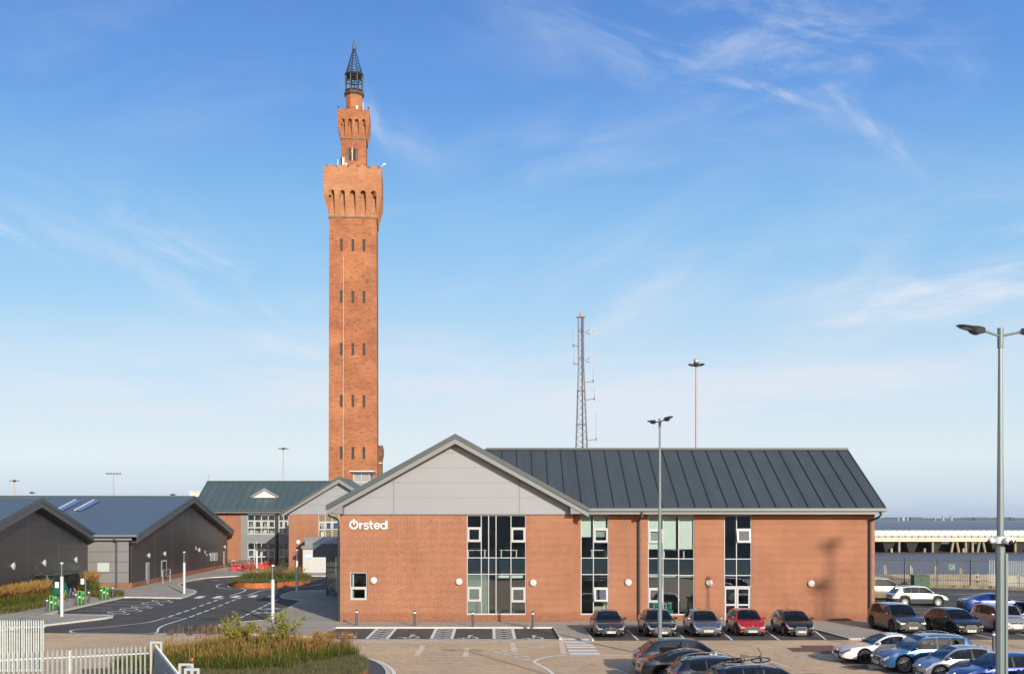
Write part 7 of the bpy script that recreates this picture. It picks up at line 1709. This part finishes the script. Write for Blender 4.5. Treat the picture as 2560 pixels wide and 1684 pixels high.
for k, (px, yb, c_, rz, l) in enumerate(((573,1418,(0.05,0.05,0.06),R(160),'black bicycle racked by the far shed corner, left one'),(581,1417,(0.5,0.5,0.55),R(20),'silver bicycle racked by the far shed corner, middle one'),(588,1416,(0.08,0.08,0.20),R(150),'dark blue bicycle racked by the far shed corner, right one'))):
    x, y = gp(px, yb); bicycle(l, (x,y,.1), rz, c_, 3, 'bicycles racked by the far corner')
# ================================================================== RED BENCHES
redm = solid('red_plastic', (0.62,0.025,0.04), .45, var=.08)
slat = solid('pale_slat', (0.10,0.085,0.08), .6)
def bench(lab, px, yb, rz):
    x, y = gp(px, yb); t = thing('red_bench', lab, 'bench', (x,y,.1), rz, 'red benches and tables on the terrace')
    for s in (-1,1):
        m_ = MB(); m_.prismx([(-.32,0),(.34,0),(.24,.42),(.42,.95),(.34,1.0),(.14,.50),(-.30,.50),(-.24,.25)], s*.85-.04, s*.85+.04); m_.build('end_panel', redm, t)
    for s in (-.3,.3): m_ = MB(); m_.box(s-.03,s+.03,-.28,.2,.05,.42); m_.build('support', redm, t)
    m_ = MB(); [m_.box(-.81,.81,-.30+.11*k,-.22+.11*k,.46,.50) for k in range(5)]; m_.build('seat', slat, t)
    m_ = MB(); [m_.hexa([(-.81,.26+.03*k,.60+.14*k),(.81,.26+.03*k,.60+.14*k),(.81,.29+.03*k,.60+.14*k),(-.81,.29+.03*k,.60+.14*k)],[(-.81,.28+.03*k,.68+.14*k),(.81,.28+.03*k,.68+.14*k),(.81,.31+.03*k,.68+.14*k),(-.81,.31+.03*k,.68+.14*k)]) for k in range(3)]; m_.build('backrest', slat, t)
def rtable(lab, px, yb, rz):
    x, y = gp(px, yb); t = thing('red_table', lab, 'table', (x,y,.1), rz, 'red benches and tables on the terrace')
    for s in (-1,1): m_ = MB(); m_.prismx([(-.42,0),(.42,0),(.30,.35),(.46,.74),(-.46,.74),(-.30,.35)], s*.82-.04, s*.82+.04); m_.build('end_panel', redm, t)
    m_ = MB(); [m_.box(-.95,.95,-.42+.17*k,-.28+.17*k,.745,.79) for k in range(5)]; m_.build('table_top', redm, t); m_ = MB(); m_.box(-.78,.78,-.03,.03,.2,.5); m_.build('stretcher', redm, t)
for px, yb, rz, l in ((588,1427,R(95),'red slatted bench at the left end of the terrace group'),(601,1423,R(185),'red slatted bench behind the left table facing the road'),(612,1418,R(180),'rearmost red slatted bench on the terrace'),(640,1425,R(-60),'red slatted bench just behind the pale column light'),(656,1421,R(-75),'red slatted bench right of the pale column light'),(668,1419,R(-95),'red slatted bench at the right end of the terrace group'),(627,1428,R(10),'red slatted bench with its back to the road')):
    bench(l, px, yb, rz)
for px, yb, rz, l in ((605,1427,R(15),'red picnic table at the left of the terrace group'),(622,1427,R(70),'red picnic table left of the column light'),(646,1422,R(30),'red picnic table behind the column light')): rtable(l, px, yb, rz)
MT['pale_dull'] = solid('weathered_steel', (0.13,0.14,0.145), .6, .2, .2, 3)
# ================================================================== FENCES AND GATES
def pale(mb, x, y, z0, z1, w_=.065, M=None):
    mb.M = Matrix.Translation((x,y,0)) if M is None else Matrix.Translation((x,y,0)) @ M
    h_ = w_/2
    for (a, b) in ((-h_,0.0),(0.0,h_)):
        ya, yb_ = (.0,.018) if a < 0 else (.018,.0)
        mb.poly([(a,-ya,z0),(b,-yb_,z0),(b,-yb_,z1-.09 if b > 0 else z1),(a,-ya,z1-.09 if a < 0 else z1)])
    mb.hexa([(-h_,.0,z0),(h_,.0,z0),(h_,.006,z0),(-h_,.006,z0)],[(-h_,.0,z1-.10),(h_,.0,z1-.10),(h_,.006,z1-.10),(-h_,.006,z1-.10)])
    mb.hexa([(-h_,.0,z1-.10),(h_,.0,z1-.10),(h_,.006,z1-.10),(-h_,.006,z1-.10)],[(-.006,-.012,z1),(.006,-.012,z1),(.006,.0,z1),(-.006,.0,z1)])
    mb.M = None
def palisade(lab, A, B, h_, pitch, mat, postm, railm, z0=.0, posts=2.75, base=0.05, name='palisade_fence', rails=(.35,.82), w_=.065, group='steel palisade fences', splay=False, poff=0.0):
    A = Vector((A[0],A[1],z0)); B = Vector((B[0],B[1],z0)); d_ = B-A; Lg = d_.length; d_.normalize(); ang_ = math.atan2(d_.y,d_.x)
    t = thing(name, lab, 'fence', A, ang_, group)
    m_ = MB(); n_ = int(Lg/pitch)
    for k in range(n_+1):
        x = pitch*k; pale(m_, x, -.06, base, h_, w_)
        if splay: m_.hexa([(x-.02,-.07,h_-.1),(x+.02,-.07,h_-.1),(x+.02,-.05,h_-.1),(x-.02,-.05,h_-.1)],[(x-.01+.03*((k%3)-1),-.2,h_+.1),(x+.01+.03*((k%3)-1),-.2,h_+.1),(x+.01+.03*((k%3)-1),-.19,h_+.1),(x-.01+.03*((k%3)-1),-.19,h_+.1)])
    m_.build('pales', mat, t)
    for r_ in rails: m_ = MB(); m_.box(-.05,Lg+.05,-.05,-.0,h_*r_-.025,h_*r_+.025); m_.build('rail', railm, t)
    k = 0
    while posts*k+poff <= Lg+.01:
        m_ = MB(); m_.box(posts*k+poff-.05,posts*k+poff+.05,.002,.08,0,h_*.97); m_.build('post', postm, t); k += 1
    return t
# near fence across the bottom left
A_ = at(-40,1300,37.2); B_ = at(368,1300,39.4)
palisade('pale galvanised palisade fence running across the bottom left corner', (A_.x,A_.y), (B_.x,B_.y), 2.16, .155, MT['steel'], MT['steel'], MT['steel'], rails=(.30,.865), w_=.062)
G0, G1 = gp(-12,1682), gp(118,1684)
palisade('taller galvanised palisade gate leaf standing behind the fence at bottom left', (G0[0],47.4), (xat(111,47.4),47.4), 2.36, .105, MT['steel'], MT['steel'], MT['steel'], rails=(.06,.86), w_=.06, posts=.85, name='palisade_gate', poff=.32)
palisade('second galvanised palisade gate leaf folded behind the first', (G0[0],48.3), (xat(107,48.3),48.3), 2.36, .155, MT['steel_dark'], MT['blue_post'], MT['blue_post'], rails=(.06,.84), w_=.05, posts=1.1, name='palisade_gate', poff=.7)  # dark steel and dark blue stand in for shade on this galvanised leaf
# sliding gate with portals
def portal(lab, x0, x1, ytop, zt, cross=False, third=False):
    d_ = (H-zt)*F/(ytop-HY); X0, X1 = xat(x0,d_), xat(x1,d_); t = thing('gate_portal', lab, 'gate frame', ((X0+X1)/2,d_,0), 0, 'white steel guide frames of the sliding gate'); hw_ = (X1-X0)/2; s_ = .075
    for s in (-1,1): m_ = MB(); m_.box(s*hw_-(s_ if s > 0 else 0), s*hw_+(s_ if s < 0 else 0), -.04,.04,0,zt-s_); m_.build('post', MT['white_frame'], t)
    m_ = MB(); m_.box(-hw_,hw_,-.04,.04,zt-s_+.001,zt); m_.build('crossbeam', MT['white_frame'], t)
    if third: m_ = MB(); m_.box(-.04,.04,-.03,.03,0,zt-s_-.001); m_.build('centre_post', MT['white_frame'], t)
    return d_, X0, X1
dP1, a1, b1 = portal('white guide frame at the far end of the sliding gate', 375.5, 406, 1602, 2.27)
dP2, a2, b2 = portal('white guide frame under the orange beacon, middle of three', 447, 484, 1657, 2.27)
dP3, a3, b3 = portal('white guide frame with a centre post, nearest the camera', 461, 499, 1669, 2.27, third=True)
sg_ = thing('sliding_gate', 'slate blue solid sliding gate seen edge on with a toothed pale top rail', 'gate', (xat(389,dP1-.3),dP1-.3,0))
g0 = Vector((0,0,0)); g1 = Vector((xat(462,dP3-2.0),dP3-2.0,0))-Vector(sg_.location); g1.z = 0; dd = g1.normalized(); nn_ = Vector((-dd.y,dd.x,0)); nn_ = nn_*(.03)
zg0 = 2.08
m_ = MB(); m_.hexa([g0-nn_+Vector((0,0,.1)),g1-nn_+Vector((0,0,.1)),g1+nn_+Vector((0,0,.1)),g0+nn_+Vector((0,0,.1))],[g0-nn_+Vector((0,0,zg0)),g1-nn_+Vector((0,0,zg0)),g1+nn_+Vector((0,0,zg0)),g0+nn_+Vector((0,0,zg0))]); m_.build('panel', MT['navy'], sg_)
m_ = MB(); m_.hexa([g0-nn_*1.3+Vector((0,0,zg0+.002)),g1-nn_*1.3+Vector((0,0,zg0+.002)),g1+nn_*1.3+Vector((0,0,zg0+.002)),g0+nn_*1.3+Vector((0,0,zg0+.002))],[g0-nn_*1.3+Vector((0,0,zg0+.05)),g1-nn_*1.3+Vector((0,0,zg0+.05)),g1+nn_*1.3+Vector((0,0,zg0+.05)),g0+nn_*1.3+Vector((0,0,zg0+.05))])
for k in range(60): p = g0+dd*(k*.155); m_.hexa([p-dd*.02+Vector((0,0,zg0+.05)),p+dd*.02+Vector((0,0,zg0+.05)),p+dd*.02+nn_*.3+Vector((0,0,zg0+.05)),p-dd*.02+nn_*.3+Vector((0,0,zg0+.05))],[p-dd*.005+Vector((0,0,zg0+.13)),p+dd*.005+Vector((0,0,zg0+.13)),p+dd*.005+nn_*.1+Vector((0,0,zg0+.13)),p-dd*.005+nn_*.1+Vector((0,0,zg0+.13))])
m_.build('toothed_rail', MT['steel'], sg_)
p = g0+dd*4.4; sgn = -nn_.normalized()*.045 if nn_.x > 0 else nn_.normalized()*.045
m_ = MB(); q_ = [p+sgn+Vector((0,0,1.35)), p+dd*.9+sgn+Vector((0,0,1.35)), p+dd*.9+sgn*1.3+Vector((0,0,1.35)), p+sgn*1.3+Vector((0,0,1.35))]; m_.hexa(q_, [v+Vector((0,0,.48)) for v in q_]); m_.build('sign_plate', solid('plate_lilac_grey',(0.34,0.33,0.37),.5), sg_)
m_ = MB(); m_.hexa([(xat(462,dP2),dP2,2.14),(xat(471,dP2),dP2,2.14),(xat(484,dP3),dP3,2.14),(xat(475,dP3),dP3,2.14)],[(xat(462,dP2),dP2,2.22),(xat(471,dP2),dP2,2.22),(xat(484,dP3),dP3,2.22),(xat(475,dP3),dP3,2.22)]); tag(m_.build('guide_beam', MT['white_frame']), 'pale box beam joining the two nearest gate frames', 'gate frame')
bc = thing('warning_beacon', 'small orange warning beacon on the middle gate frame', 'beacon', (xat(480,dP2),dP2,2.27)); m_ = MB(); m_.cyl((0,0,0),(0,0,.05),.045,n=10); m_.build('base', MT['black'], bc)
m_ = MB(); m_.ball((0,0,.11),.055,.055,.075,12,8); m_.build('dome', solid('amber_dome',(0.50,0.08,0.015),.12,coat=1), bc, smooth=True)
# far fence on the quay
FA, FB = (36.0,108.3), (51.4,103.6)
q0 = at(2180,1300,109.5); q1 = at(2470,1300,104.2)
palisade('dark railed palisade fence along the quay right of the office corner', (q0.x-3,109.7), (q1.x,104.2), 2.62, .155, MT['pale_dull'], MT['blue_post'], MT['blue_post'], z0=.32, posts=3.0, rails=(.18,.90), w_=.05, splay=True)
q2 = at(2700,1300,99.0)
palisade('pale palisade fence panels behind the big lamp post at the right edge', (q1.x+.1,104.1), (q2.x,99.0), 2.62, .155, MT['steel'], MT['steel'], MT['blue_post'], z0=.2, posts=2.7, rails=(.18,.90), w_=.055)
m_ = MB(); pts = [(q0.x-4,110.0),(q1.x,104.2),(q2.x,99.0)]; ribbon(m_, pts, .45, 0, .30); tag(m_.build('low_kerb_wall', MT['quay']), 'low rough stone kerb wall under the quay fence', 'wall')
m_ = MB(); m_.box(30, 50.5, 111.6, 112.4, -1, 1.05); m_.hexa([(50.5,111.6,-1),(58,111.6,-1),(58,112.4,-1),(50.5,112.4,-1)],[(50.5,111.6,1.05),(58,111.6,.25),(58,112.4,.25),(50.5,112.4,1.05)]); tag(m_.build('quay_wall', MT['quay']), 'low brown concrete parapet behind the quay fence', 'wall')
for xp, yt in ((2213,1411),(2277,1413),(2339,1414),(2402,1418)):
    p = at(xp,1440,112); m_ = MB(); m_.box(p.x-.16,p.x+.02,111.9,112.1,0,zat(yt,112)); m_.box(p.x+.05,p.x+.16,111.9,112.1,0,zat(yt+6,112)); tag(m_.build('concrete_post', solid('post_stone',(0.33,0.29,0.24),.95,var=.25) if not bpy.data.materials.get('post_stone') else bpy.data.materials['post_stone']), {2213:'weathered concrete post on the quay wall, leftmost of four',2277:'weathered concrete post on the quay wall, second from the left',2339:'weathered concrete post on the quay wall, third from the left',2402:'weathered concrete post on the quay wall, rightmost of four'}[xp], 'post', 'concrete posts on the quay wall')
for xp, l in ((2444,'red and white marker post behind the quay fence'),(2546,'red and white marker post behind the pale fence at the right edge')):
    p = at(xp,1460,107.5 if xp < 2500 else 106); m_ = MB(); [(setattr(m_,'mi',k%2), m_.cyl((p.x,p.y,.22*k),(p.x,p.y,.22*(k+1)-.001),.085,n=8)) for k in range(6)]; tag(m_.build('marker_post', [solid('marker_red',(0.5,0.05,0.03),.5) if not bpy.data.materials.get('marker_red') else bpy.data.materials['marker_red'], MT['white']]), l, 'post')
t = thing('utility_cabinet', 'dark green steel cabinet in front of the quay fence', 'cabinet', (xat(2305,104.5),104.5,0)); x0, x1, x2 = [xat(v,104.5)-t.location.x for v in (2286,2318,2324)]
m_ = MB(); m_.box(x0,x2,0,1.0,.02,zat(1439,104.5)); m_.build('cabinet_body', MT['green_box'], t); m_ = MB(); m_.box(x0-.05,x2+.05,-.05,1.05,zat(1439,104.5)+.001,zat(1437,104.5)); m_.build('lid', MT['green_box'], t); m_ = MB(); m_.box((x0+x1)/2-.01,(x0+x1)/2+.01,-.006,0,.05,1.6); m_.box((x0+x1)/2+.06,(x0+x1)/2+.1,-.03,0,.8,1.0); m_.build('door_seam', MT['black'], t)
dsg = 105.9; p = at(2379.5,1416.5,dsg); t = thing('safety_sign', 'small green and white safety sign on the quay fence', 'sign', (p.x,p.y,p.z)); m_ = MB(); m_.box(-.36,.36,-.02,0,-.26,.26); m_.build('board', MT['white'], t)
m_ = MB(); m_.box(-.32,.32,-.026,-.021,-.22,.22); m_.build('green_field', solid('sign_green',(0.0,0.20,0.09),.4), t)
m_ = MB(); [m_.box(.02,.28,-.031,-.027,-.14+.1*k,-.10+.1*k) for k in range(3)]; m_.cyl((-.17,-.027,.10),(-.17,-.033,.10),.04,n=10); m_.hexa([(-.28,-.031,-.16),(-.24,-.031,-.16),(-.10,-.031,.08),(-.14,-.031,.08)],[(-.28,-.027,-.16),(-.24,-.027,-.16),(-.10,-.027,.08),(-.14,-.027,.08)]); m_.hexa([(-.08,-.031,-.16),(-.04,-.031,-.16),(-.2,-.031,.08),(-.24,-.031,.08)],[(-.08,-.027,-.16),(-.04,-.027,-.16),(-.2,-.027,.08),(-.24,-.027,.08)]); m_.build('symbol', MT['white'], t)
# ================================================================== PLANTING
import numpy as np
rng = np.random.default_rng(5)
def leafmat(name, c, tr=0.3, rough=.6):
    m, n, b = newmat(name); b.inputs['Roughness'].default_value = rough; b.inputs['Specular IOR Level'].default_value = .2
    oi = N(n, 'ShaderNodeTexCoord'); z = noise(n, 1.7, 3, oi.outputs['Object']); r = ramp(n, z.outputs['Fac'], [(0.3, tuple(v*.65 for v in c)), (0.7, tuple(min(1,v*1.3) for v in c))])
    n.links.new(r.outputs[0], b.inputs['Base Color'])
    td = N(n, 'ShaderNodeBsdfTranslucent'); n.links.new(r.outputs[0], td.inputs[0]); ms = N(n, 'ShaderNodeMixShader'); ms.inputs[0].default_value = tr
    n.links.new(b.outputs[0], ms.inputs[1]); n.links.new(td.outputs[0], ms.inputs[2]); n.links.new(ms.outputs[0], n.nodes['Material Output'].inputs[0]); return m
GM = [leafmat('grass_green',(0.045,0.095,0.014)), leafmat('grass_olive',(0.125,0.135,0.018)), leafmat('grass_straw',(0.30,0.19,0.055)), leafmat('plume_rust',(0.37,0.20,0.062)), leafmat('cover_greygreen',(0.13,0.14,0.075)), leafmat('cover_dry',(0.22,0.165,0.10)), leafmat('grass_deep',(0.03,0.065,0.014))]
def blades(name, label, clumps, parent=None):
    """clumps: list of (x,y,z,radius,n,h,lean,wd,matweights,plume)"""
    V = []; Fc = []; Mi = []; base = 0
    for (cx_, cy_, cz2, rad, n, h_, lean, wd, mw, plume) in clumps:
        a = rng.uniform(0, 2*np.pi, n); r_ = rad*np.sqrt(rng.uniform(0,1,n)); bx = cx_+r_*np.cos(a); by = cy_+r_*np.sin(a)
        hh_ = h_*rng.uniform(.62,1.08,n); la = a+rng.normal(0,.7,n); lm_ = lean*hh_*rng.uniform(.2,1.2,n); ta = rng.uniform(0,np.pi,n)
        wx = np.cos(ta)*wd*.5; wy = np.sin(ta)*wd*.5; mi = rng.choice(len(mw), n, p=np.array(mw)/sum(mw))
        for k in range(n):
            dx, dy = math.cos(la[k])*lm_[k], math.sin(la[k])*lm_[k]; hz_ = hh_[k]
            V += [(bx[k]-wx[k],by[k]-wy[k],cz2),(bx[k]+wx[k],by[k]+wy[k],cz2),(bx[k]+dx*.3+wx[k]*.8,by[k]+dy*.3+wy[k]*.8,cz2+hz_*.55),(bx[k]+dx*.3-wx[k]*.8,by[k]+dy*.3-wy[k]*.8,cz2+hz_*.55),(bx[k]+dx,by[k]+dy,cz2+hz_)]
            Fc += [(base,base+1,base+2,base+3),(base+3,base+2,base+4)]; Mi += [int(mi[k])]*2; base += 5
        if plume:
            np_, ph, pw, pm = plume
            a = rng.uniform(0,2*np.pi,np_); r_ = rad*.8*np.sqrt(rng.uniform(0,1,np_))
            for k in range(np_):
                x0_, y0_ = cx_+r_[k]*math.cos(a[k]), cy_+r_[k]*math.sin(a[k]); H_ = ph*rng.uniform(.82,1.08); ln = rng.uniform(.02,.22)*H_; la_ = a[k]+rng.normal(0,.6); dx, dy = math.cos(la_)*ln+.06*H_, math.sin(la_)*ln
                t_ = rng.uniform(0,np.pi); ux, uy = math.cos(t_), math.sin(t_); L_ = H_*rng.uniform(.18,.30); z1_ = cz2+H_-L_; f1 = (H_-L_)/H_
                V += [(x0_-ux*.004,y0_-uy*.004,cz2),(x0_+ux*.004,y0_+uy*.004,cz2),(x0_+dx*f1*f1+ux*.004,y0_+dy*f1*f1+uy*.004,z1_),(x0_+dx*f1*f1-ux*.004,y0_+dy*f1*f1-uy*.004,z1_)]
                Fc.append((base,base+1,base+2,base+3)); Mi.append(2); base += 4
                for q_ in range(2):
                    vx, vy = (ux,uy) if q_ == 0 else (-uy,ux); mx_, my_ = x0_+dx*((1+f1*f1)/2), y0_+dy*((1+f1*f1)/2)
                    V += [(x0_+dx*f1*f1,y0_+dy*f1*f1,z1_),(mx_+vx*pw,my_+vy*pw,z1_+L_*.4),(x0_+dx,y0_+dy,z1_+L_),(mx_-vx*pw,my_-vy*pw,z1_+L_*.4)]
                    Fc.append((base,base+1,base+2,base+3)); Mi.append(pm); base += 4
    me = bpy.data.meshes.new(name); me.from_pydata(V, [], Fc)
    for m in GM: me.materials.append(m)
    me.polygons.foreach_set('material_index', Mi); me.update(); o = bpy.data.objects.new(name, me); col.objects.link(o)
    if parent: o.parent = parent
    tag(o, label, 'grass', kind='stuff'); return o
def in_ell(x, y, cx_, cy_, rx, ry): return ((x-cx_)/rx)**2+((y-cy_)/ry)**2 < 1
# island
RXI, RYI = 5.45, 9.2
m_ = MB(); m_.prism([(ISL[0]+(RXI-.05)*math.cos(R(a)), ISL[1]+(RYI-.05)*math.sin(R(a))) for a in range(0,360,6)], .0, .30); struct(m_.build('soil', MT['g_soil']))
corten = solid('corten_steel',(0.42,0.125,0.028),.75,.1,.35,1.2,bmp=.3,bs=12)
m_ = MB(); ribbon(m_, [(ISL[0]+RXI*math.cos(R(a)), ISL[1]+RYI*math.sin(R(a))) for a in range(0,361,5)], .05, 0, .40)
tag(m_.build('planter_edging', corten), 'rusty corten steel rim of the large grass island at the bottom', 'planter edging')
cl = []; lowc = []
for _ in range(9000):
    x = rng.uniform(ISL[0]-RXI, ISL[0]+RXI); y = rng.uniform(42.5, ISL[1]+RYI)
    if not in_ell(x,y,ISL[0],ISL[1],RXI-.15,RYI-.15): continue
    e_ = ((x-ISL[0])/RXI)**2+((y-ISL[1])/RYI)**2
    south = y < 48.3+.25*math.sin(x*2.1)-max(0,(x+9.3))*-.55 if x > -9.3 else y < 44.9+.3*math.sin(x*1.7)
    if x > -9.0: south = (y < 46.4+(x+9.0)*1.9)
    if south or (e_ > .93 and rng.random() < .8):
        if rng.random() < .55: lowc.append((x,y,.30,.22,26,.34,.8,.022,[.06,.10,.08,0,.46,.34,.05],None))
    elif rng.random() < .17:
        hgt = rng.uniform(.55,.85); back = y > 49.6; pk = math.sin(x*1.9+y*1.3)+math.sin(x*.8-y*2.1)+rng.normal(0,.7)
        cl.append((x,y,.30,.26,46,hgt,.40,.020,[.46,.24,.04,.0,.0,0,.26] if back else [.38,.36,.10,.0,.0,0,.16], (int(rng.integers(3,7)), rng.uniform(.85,1.12) if not back else rng.uniform(.8,1.05), .012, 3 if rng.random() < .6 else 2) if pk > .35 else (1, .9, .010, 2)))
for _ in range(26):
    x = rng.uniform(-10.2,-7.2); y = rng.uniform(49.0,51.0)
    if in_ell(x,y,ISL[0],ISL[1],RXI-.3,RYI-.3): cl.append((x,y,.3,.25,24,.65,.4,.02,[.2,.3,.3,.2,0,0,.0],(13,1.25,.014,3)))
for _ in range(34):
    x = rng.uniform(-16.6,-13.6); y = rng.uniform(50.2,52.8)
    if in_ell(x,y,ISL[0],ISL[1],RXI-.1,RYI-.1): cl.append((x,y,.3,.3,18,.55,.4,.02,[.2,.3,.3,.2,0,0,.0],(8,1.45,.013,3)))
blades('grasses', 'tall green grasses with rusty orange plumes filling the island planter at the bottom', cl)
blades('ground_cover', 'low grey green ground cover round the edge of the island planter', lowc)
# roundabout planter
m_ = MB(); ribbon(m_, [(RC[0]+RBX*math.cos(R(a)), RC[1]+RBY*math.sin(R(a))) for a in range(0,361,5)], .06, 0, .52)
tag(m_.build('planter_edging', corten), 'rusty steel ring round the small roundabout planter', 'planter edging')
m_ = MB(); m_.prism([(RC[0]+(RBX-.05)*math.cos(R(a)), RC[1]+(RBY-.05)*math.sin(R(a))) for a in range(0,360,6)], 0, .42); struct(m_.build('soil', MT['g_soil']))
cl = []; lowc = []
for _ in range(2600):
    x = rng.uniform(-1,1); y = rng.uniform(-1,1)
    if x*x+y*y > .97: continue
    X, Y = RC[0]+x*RBX, RC[1]+y*RBY
    if y < -.35 or x*x+y*y > .75:
        if rng.random() < .8: lowc.append((X,Y,.42,.30,16,.34,.8,.045,[.1,.05,.0,0,.75,.05,.15],None))
    elif rng.random() < .16: cl.append((X,Y,.42,.35,26,.72,.4,.045,[.45,.35,.12,.0,0,0,.12],(3,1.25,.022,2)))
blades('grasses', 'green grasses with straw plumes in the small roundabout planter', cl)
blades('ground_cover', 'grey green low plants round the roundabout planter', lowc)
# strip beside the nearest shed
cl = []; lowc = []
for _ in range(5200):
    px = rng.uniform(-60, 300); 
    yb = 1530-(px+0)*.155 if px < 118 else 1511-(px-118)*.20
    yb = np.interp(px, [-60,0,60,112,125,160,205,235,262,290],[1548,1538,1530,1519,1505,1494,1486,1494,1497,1493])
    yt = np.interp(px, [-60,0,112,160,205,221,290],[1500,1492,1480,1474,1470,1474,1486])
    py_ = rng.uniform(yt, yb); x, y = gp(px, py_)
    if 120 < px < 205 and py_ > 1478: continue
    if wall_hit(C0, w0, px) is not None:
        pw_ = P0(wall_hit(C0, w0, px),0,0)
        if px < 221 and y > pw_.y-.5: continue
    if y > 104.0: continue
    front = py_ > yb-7
    if front or px > 240: lowc.append((x,y,.1,.35,10,.40,.7,.035,[.25,.3,.1,0,.2,.1,.05],None))
    elif rng.random() < .30:
        cl.append((x,y,.1,.32,26,1.05,.35,.035,[.40,.36,.1,.02,0,0,.12],(7,1.75,.032,2 if rng.random() < .6 else 3)))
GM2 = GM
blades('grasses', 'orange plumed grasses in a bed along the nearest dark shed', cl)
blades('ground_cover', 'low green ground cover edging the bed along the nearest shed', lowc)
cl = [(x,107.0-(x-30)*.28+rng.uniform(.2,1.6),.15,.35,7,.36,.7,.03,[.3,.3,.2,0,.2,.1,0],None) for x in rng.uniform(36,56,60)]
blades('weeds', 'scattered weeds along the foot of the quay fence', cl)
# shrubs
def shrub(lab, base, h_, spread, nleaf, c, wd=.05, kind='shrub', stems=7, seed=1, lw_=.045):
    rg = random.Random(seed); t = thing(kind, lab, 'shrub', base, 0)
    lm_ = leafmat('leaf_'+str(seed), c, .35); lm2 = leafmat('leafd_'+str(seed), tuple(v*.55 for v in c), .3); lm3 = leafmat('leafr_'+str(seed), (c[0]*1.25,c[1]*.85,c[2]*.8), .3)
    st = MB(); tips = []
    for k in range(stems):
        a = rg.uniform(0,6.28); hh_ = h_*rg.uniform(.55,1.0); sp_ = spread*rg.uniform(.25,1.0); p0 = Vector((rg.uniform(-.08,.08),rg.uniform(-.08,.08),0)); prev = p0; n_ = 6
        for j in range(1,n_+1):
            tt = j/n_; p = p0+Vector((math.cos(a)*sp_*tt**1.4+rg.uniform(-.04,.04), math.sin(a)*sp_*tt**1.4+rg.uniform(-.04,.04), hh_*tt)); st.cyl(prev,p,.016*(1-tt*.7),.014*(1-tt*.75),4)
            if tt > .35:
                for b_ in range(2):
                    q_ = p+Vector((rg.uniform(-.28,.28),rg.uniform(-.28,.28),rg.uniform(-.02,.24)))*(h_/2.0); st.cyl(p,q_,.006,.003,3); tips.append(q_)
                tips.append(p)
            prev = p
    st.build('stem', solid('twig_'+str(seed),(0.10,0.07,0.04),.8), t)
    lf = MB()
    for k in range(nleaf):
        c_ = rg.choice(tips)+Vector((rg.gauss(0,.10),rg.gauss(0,.10),rg.gauss(0,.08)))*(h_/2.0)
        u = Vector((rg.gauss(0,1),rg.gauss(0,1),rg.gauss(0,.6))).normalized(); v = u.orthogonal().normalized(); v = (v+u.cross(v)*rg.uniform(-1,1)).normalized(); s_ = lw_*rg.uniform(.6,1.2)
        lf.mi = rg.choices((0,1,2),(.62,.22,.16))[0]; lf.poly([c_-u*s_, c_+v*s_*.45, c_+u*s_, c_-v*s_*.45])
    lf.build('foliage', [lm_, lm2, lm3], t)
x, y = gp(592,1650); shrub('yellow green shrub standing tallest at the left of the island planter', (x,y,.3), 1.75, .85, 2600, (0.30,0.28,0.035), seed=11, stems=14, lw_=.062)
x, y = gp(715,1652); shrub('airier yellow green shrub at the right of the island planter with a wispy top', (x,y,.3), 1.95, .95, 1700, (0.28,0.28,0.045), seed=12, stems=10, lw_=.06)
x, y = gp(663,1655); shrub('low yellow green shrub between the two taller ones on the island', (x,y,.3), 1.35, 1.0, 1500, (0.26,0.22,0.035), seed=13, stems=8, lw_=.05)
x, y = gp(70,1502); shrub('bushy yellow green young shrub against the nearest dark shed', (x,y,.1), 2.55, .9, 1700, (0.20,0.21,0.03), seed=14, stems=9, lw_=.085)
x, y = gp(700,1462); shrub('thin twiggy shrub in the middle of the roundabout planter', (x,y,.4), 2.4, .8, 420, (0.16,0.15,0.05), seed=15, stems=6, lw_=.07)
x, y = gp(575,1421); shrub('small green plant at the foot of the bicycle rack by the far shed corner', (x,y,.1), .7, .5, 200, (0.15,0.18,0.03), seed=16, stems=4, lw_=.09)

# ================================================================== HAZE over land and water
hm = bpy.data.materials.new('haze'); hm.use_nodes = True; hn = hm.node_tree; hn.nodes.clear()
ho = hn.nodes.new('ShaderNodeOutputMaterial'); pv = hn.nodes.new('ShaderNodeVolumePrincipled'); hn.links.new(pv.outputs[0], ho.inputs['Volume'])
pv.inputs['Density'].default_value = HAZE; pv.inputs['Color'].default_value = (0.70, 0.80, 0.97, 1); pv.inputs['Anisotropy'].default_value = 0.1
hb = MB(); hb.box(-9000, 9000, -150, 9000, -8.5, 101); ho_ = hb.build('haze', hm); ho_['kind'] = 'stuff'; ho_['label'] = 'thin blue haze over the estuary'
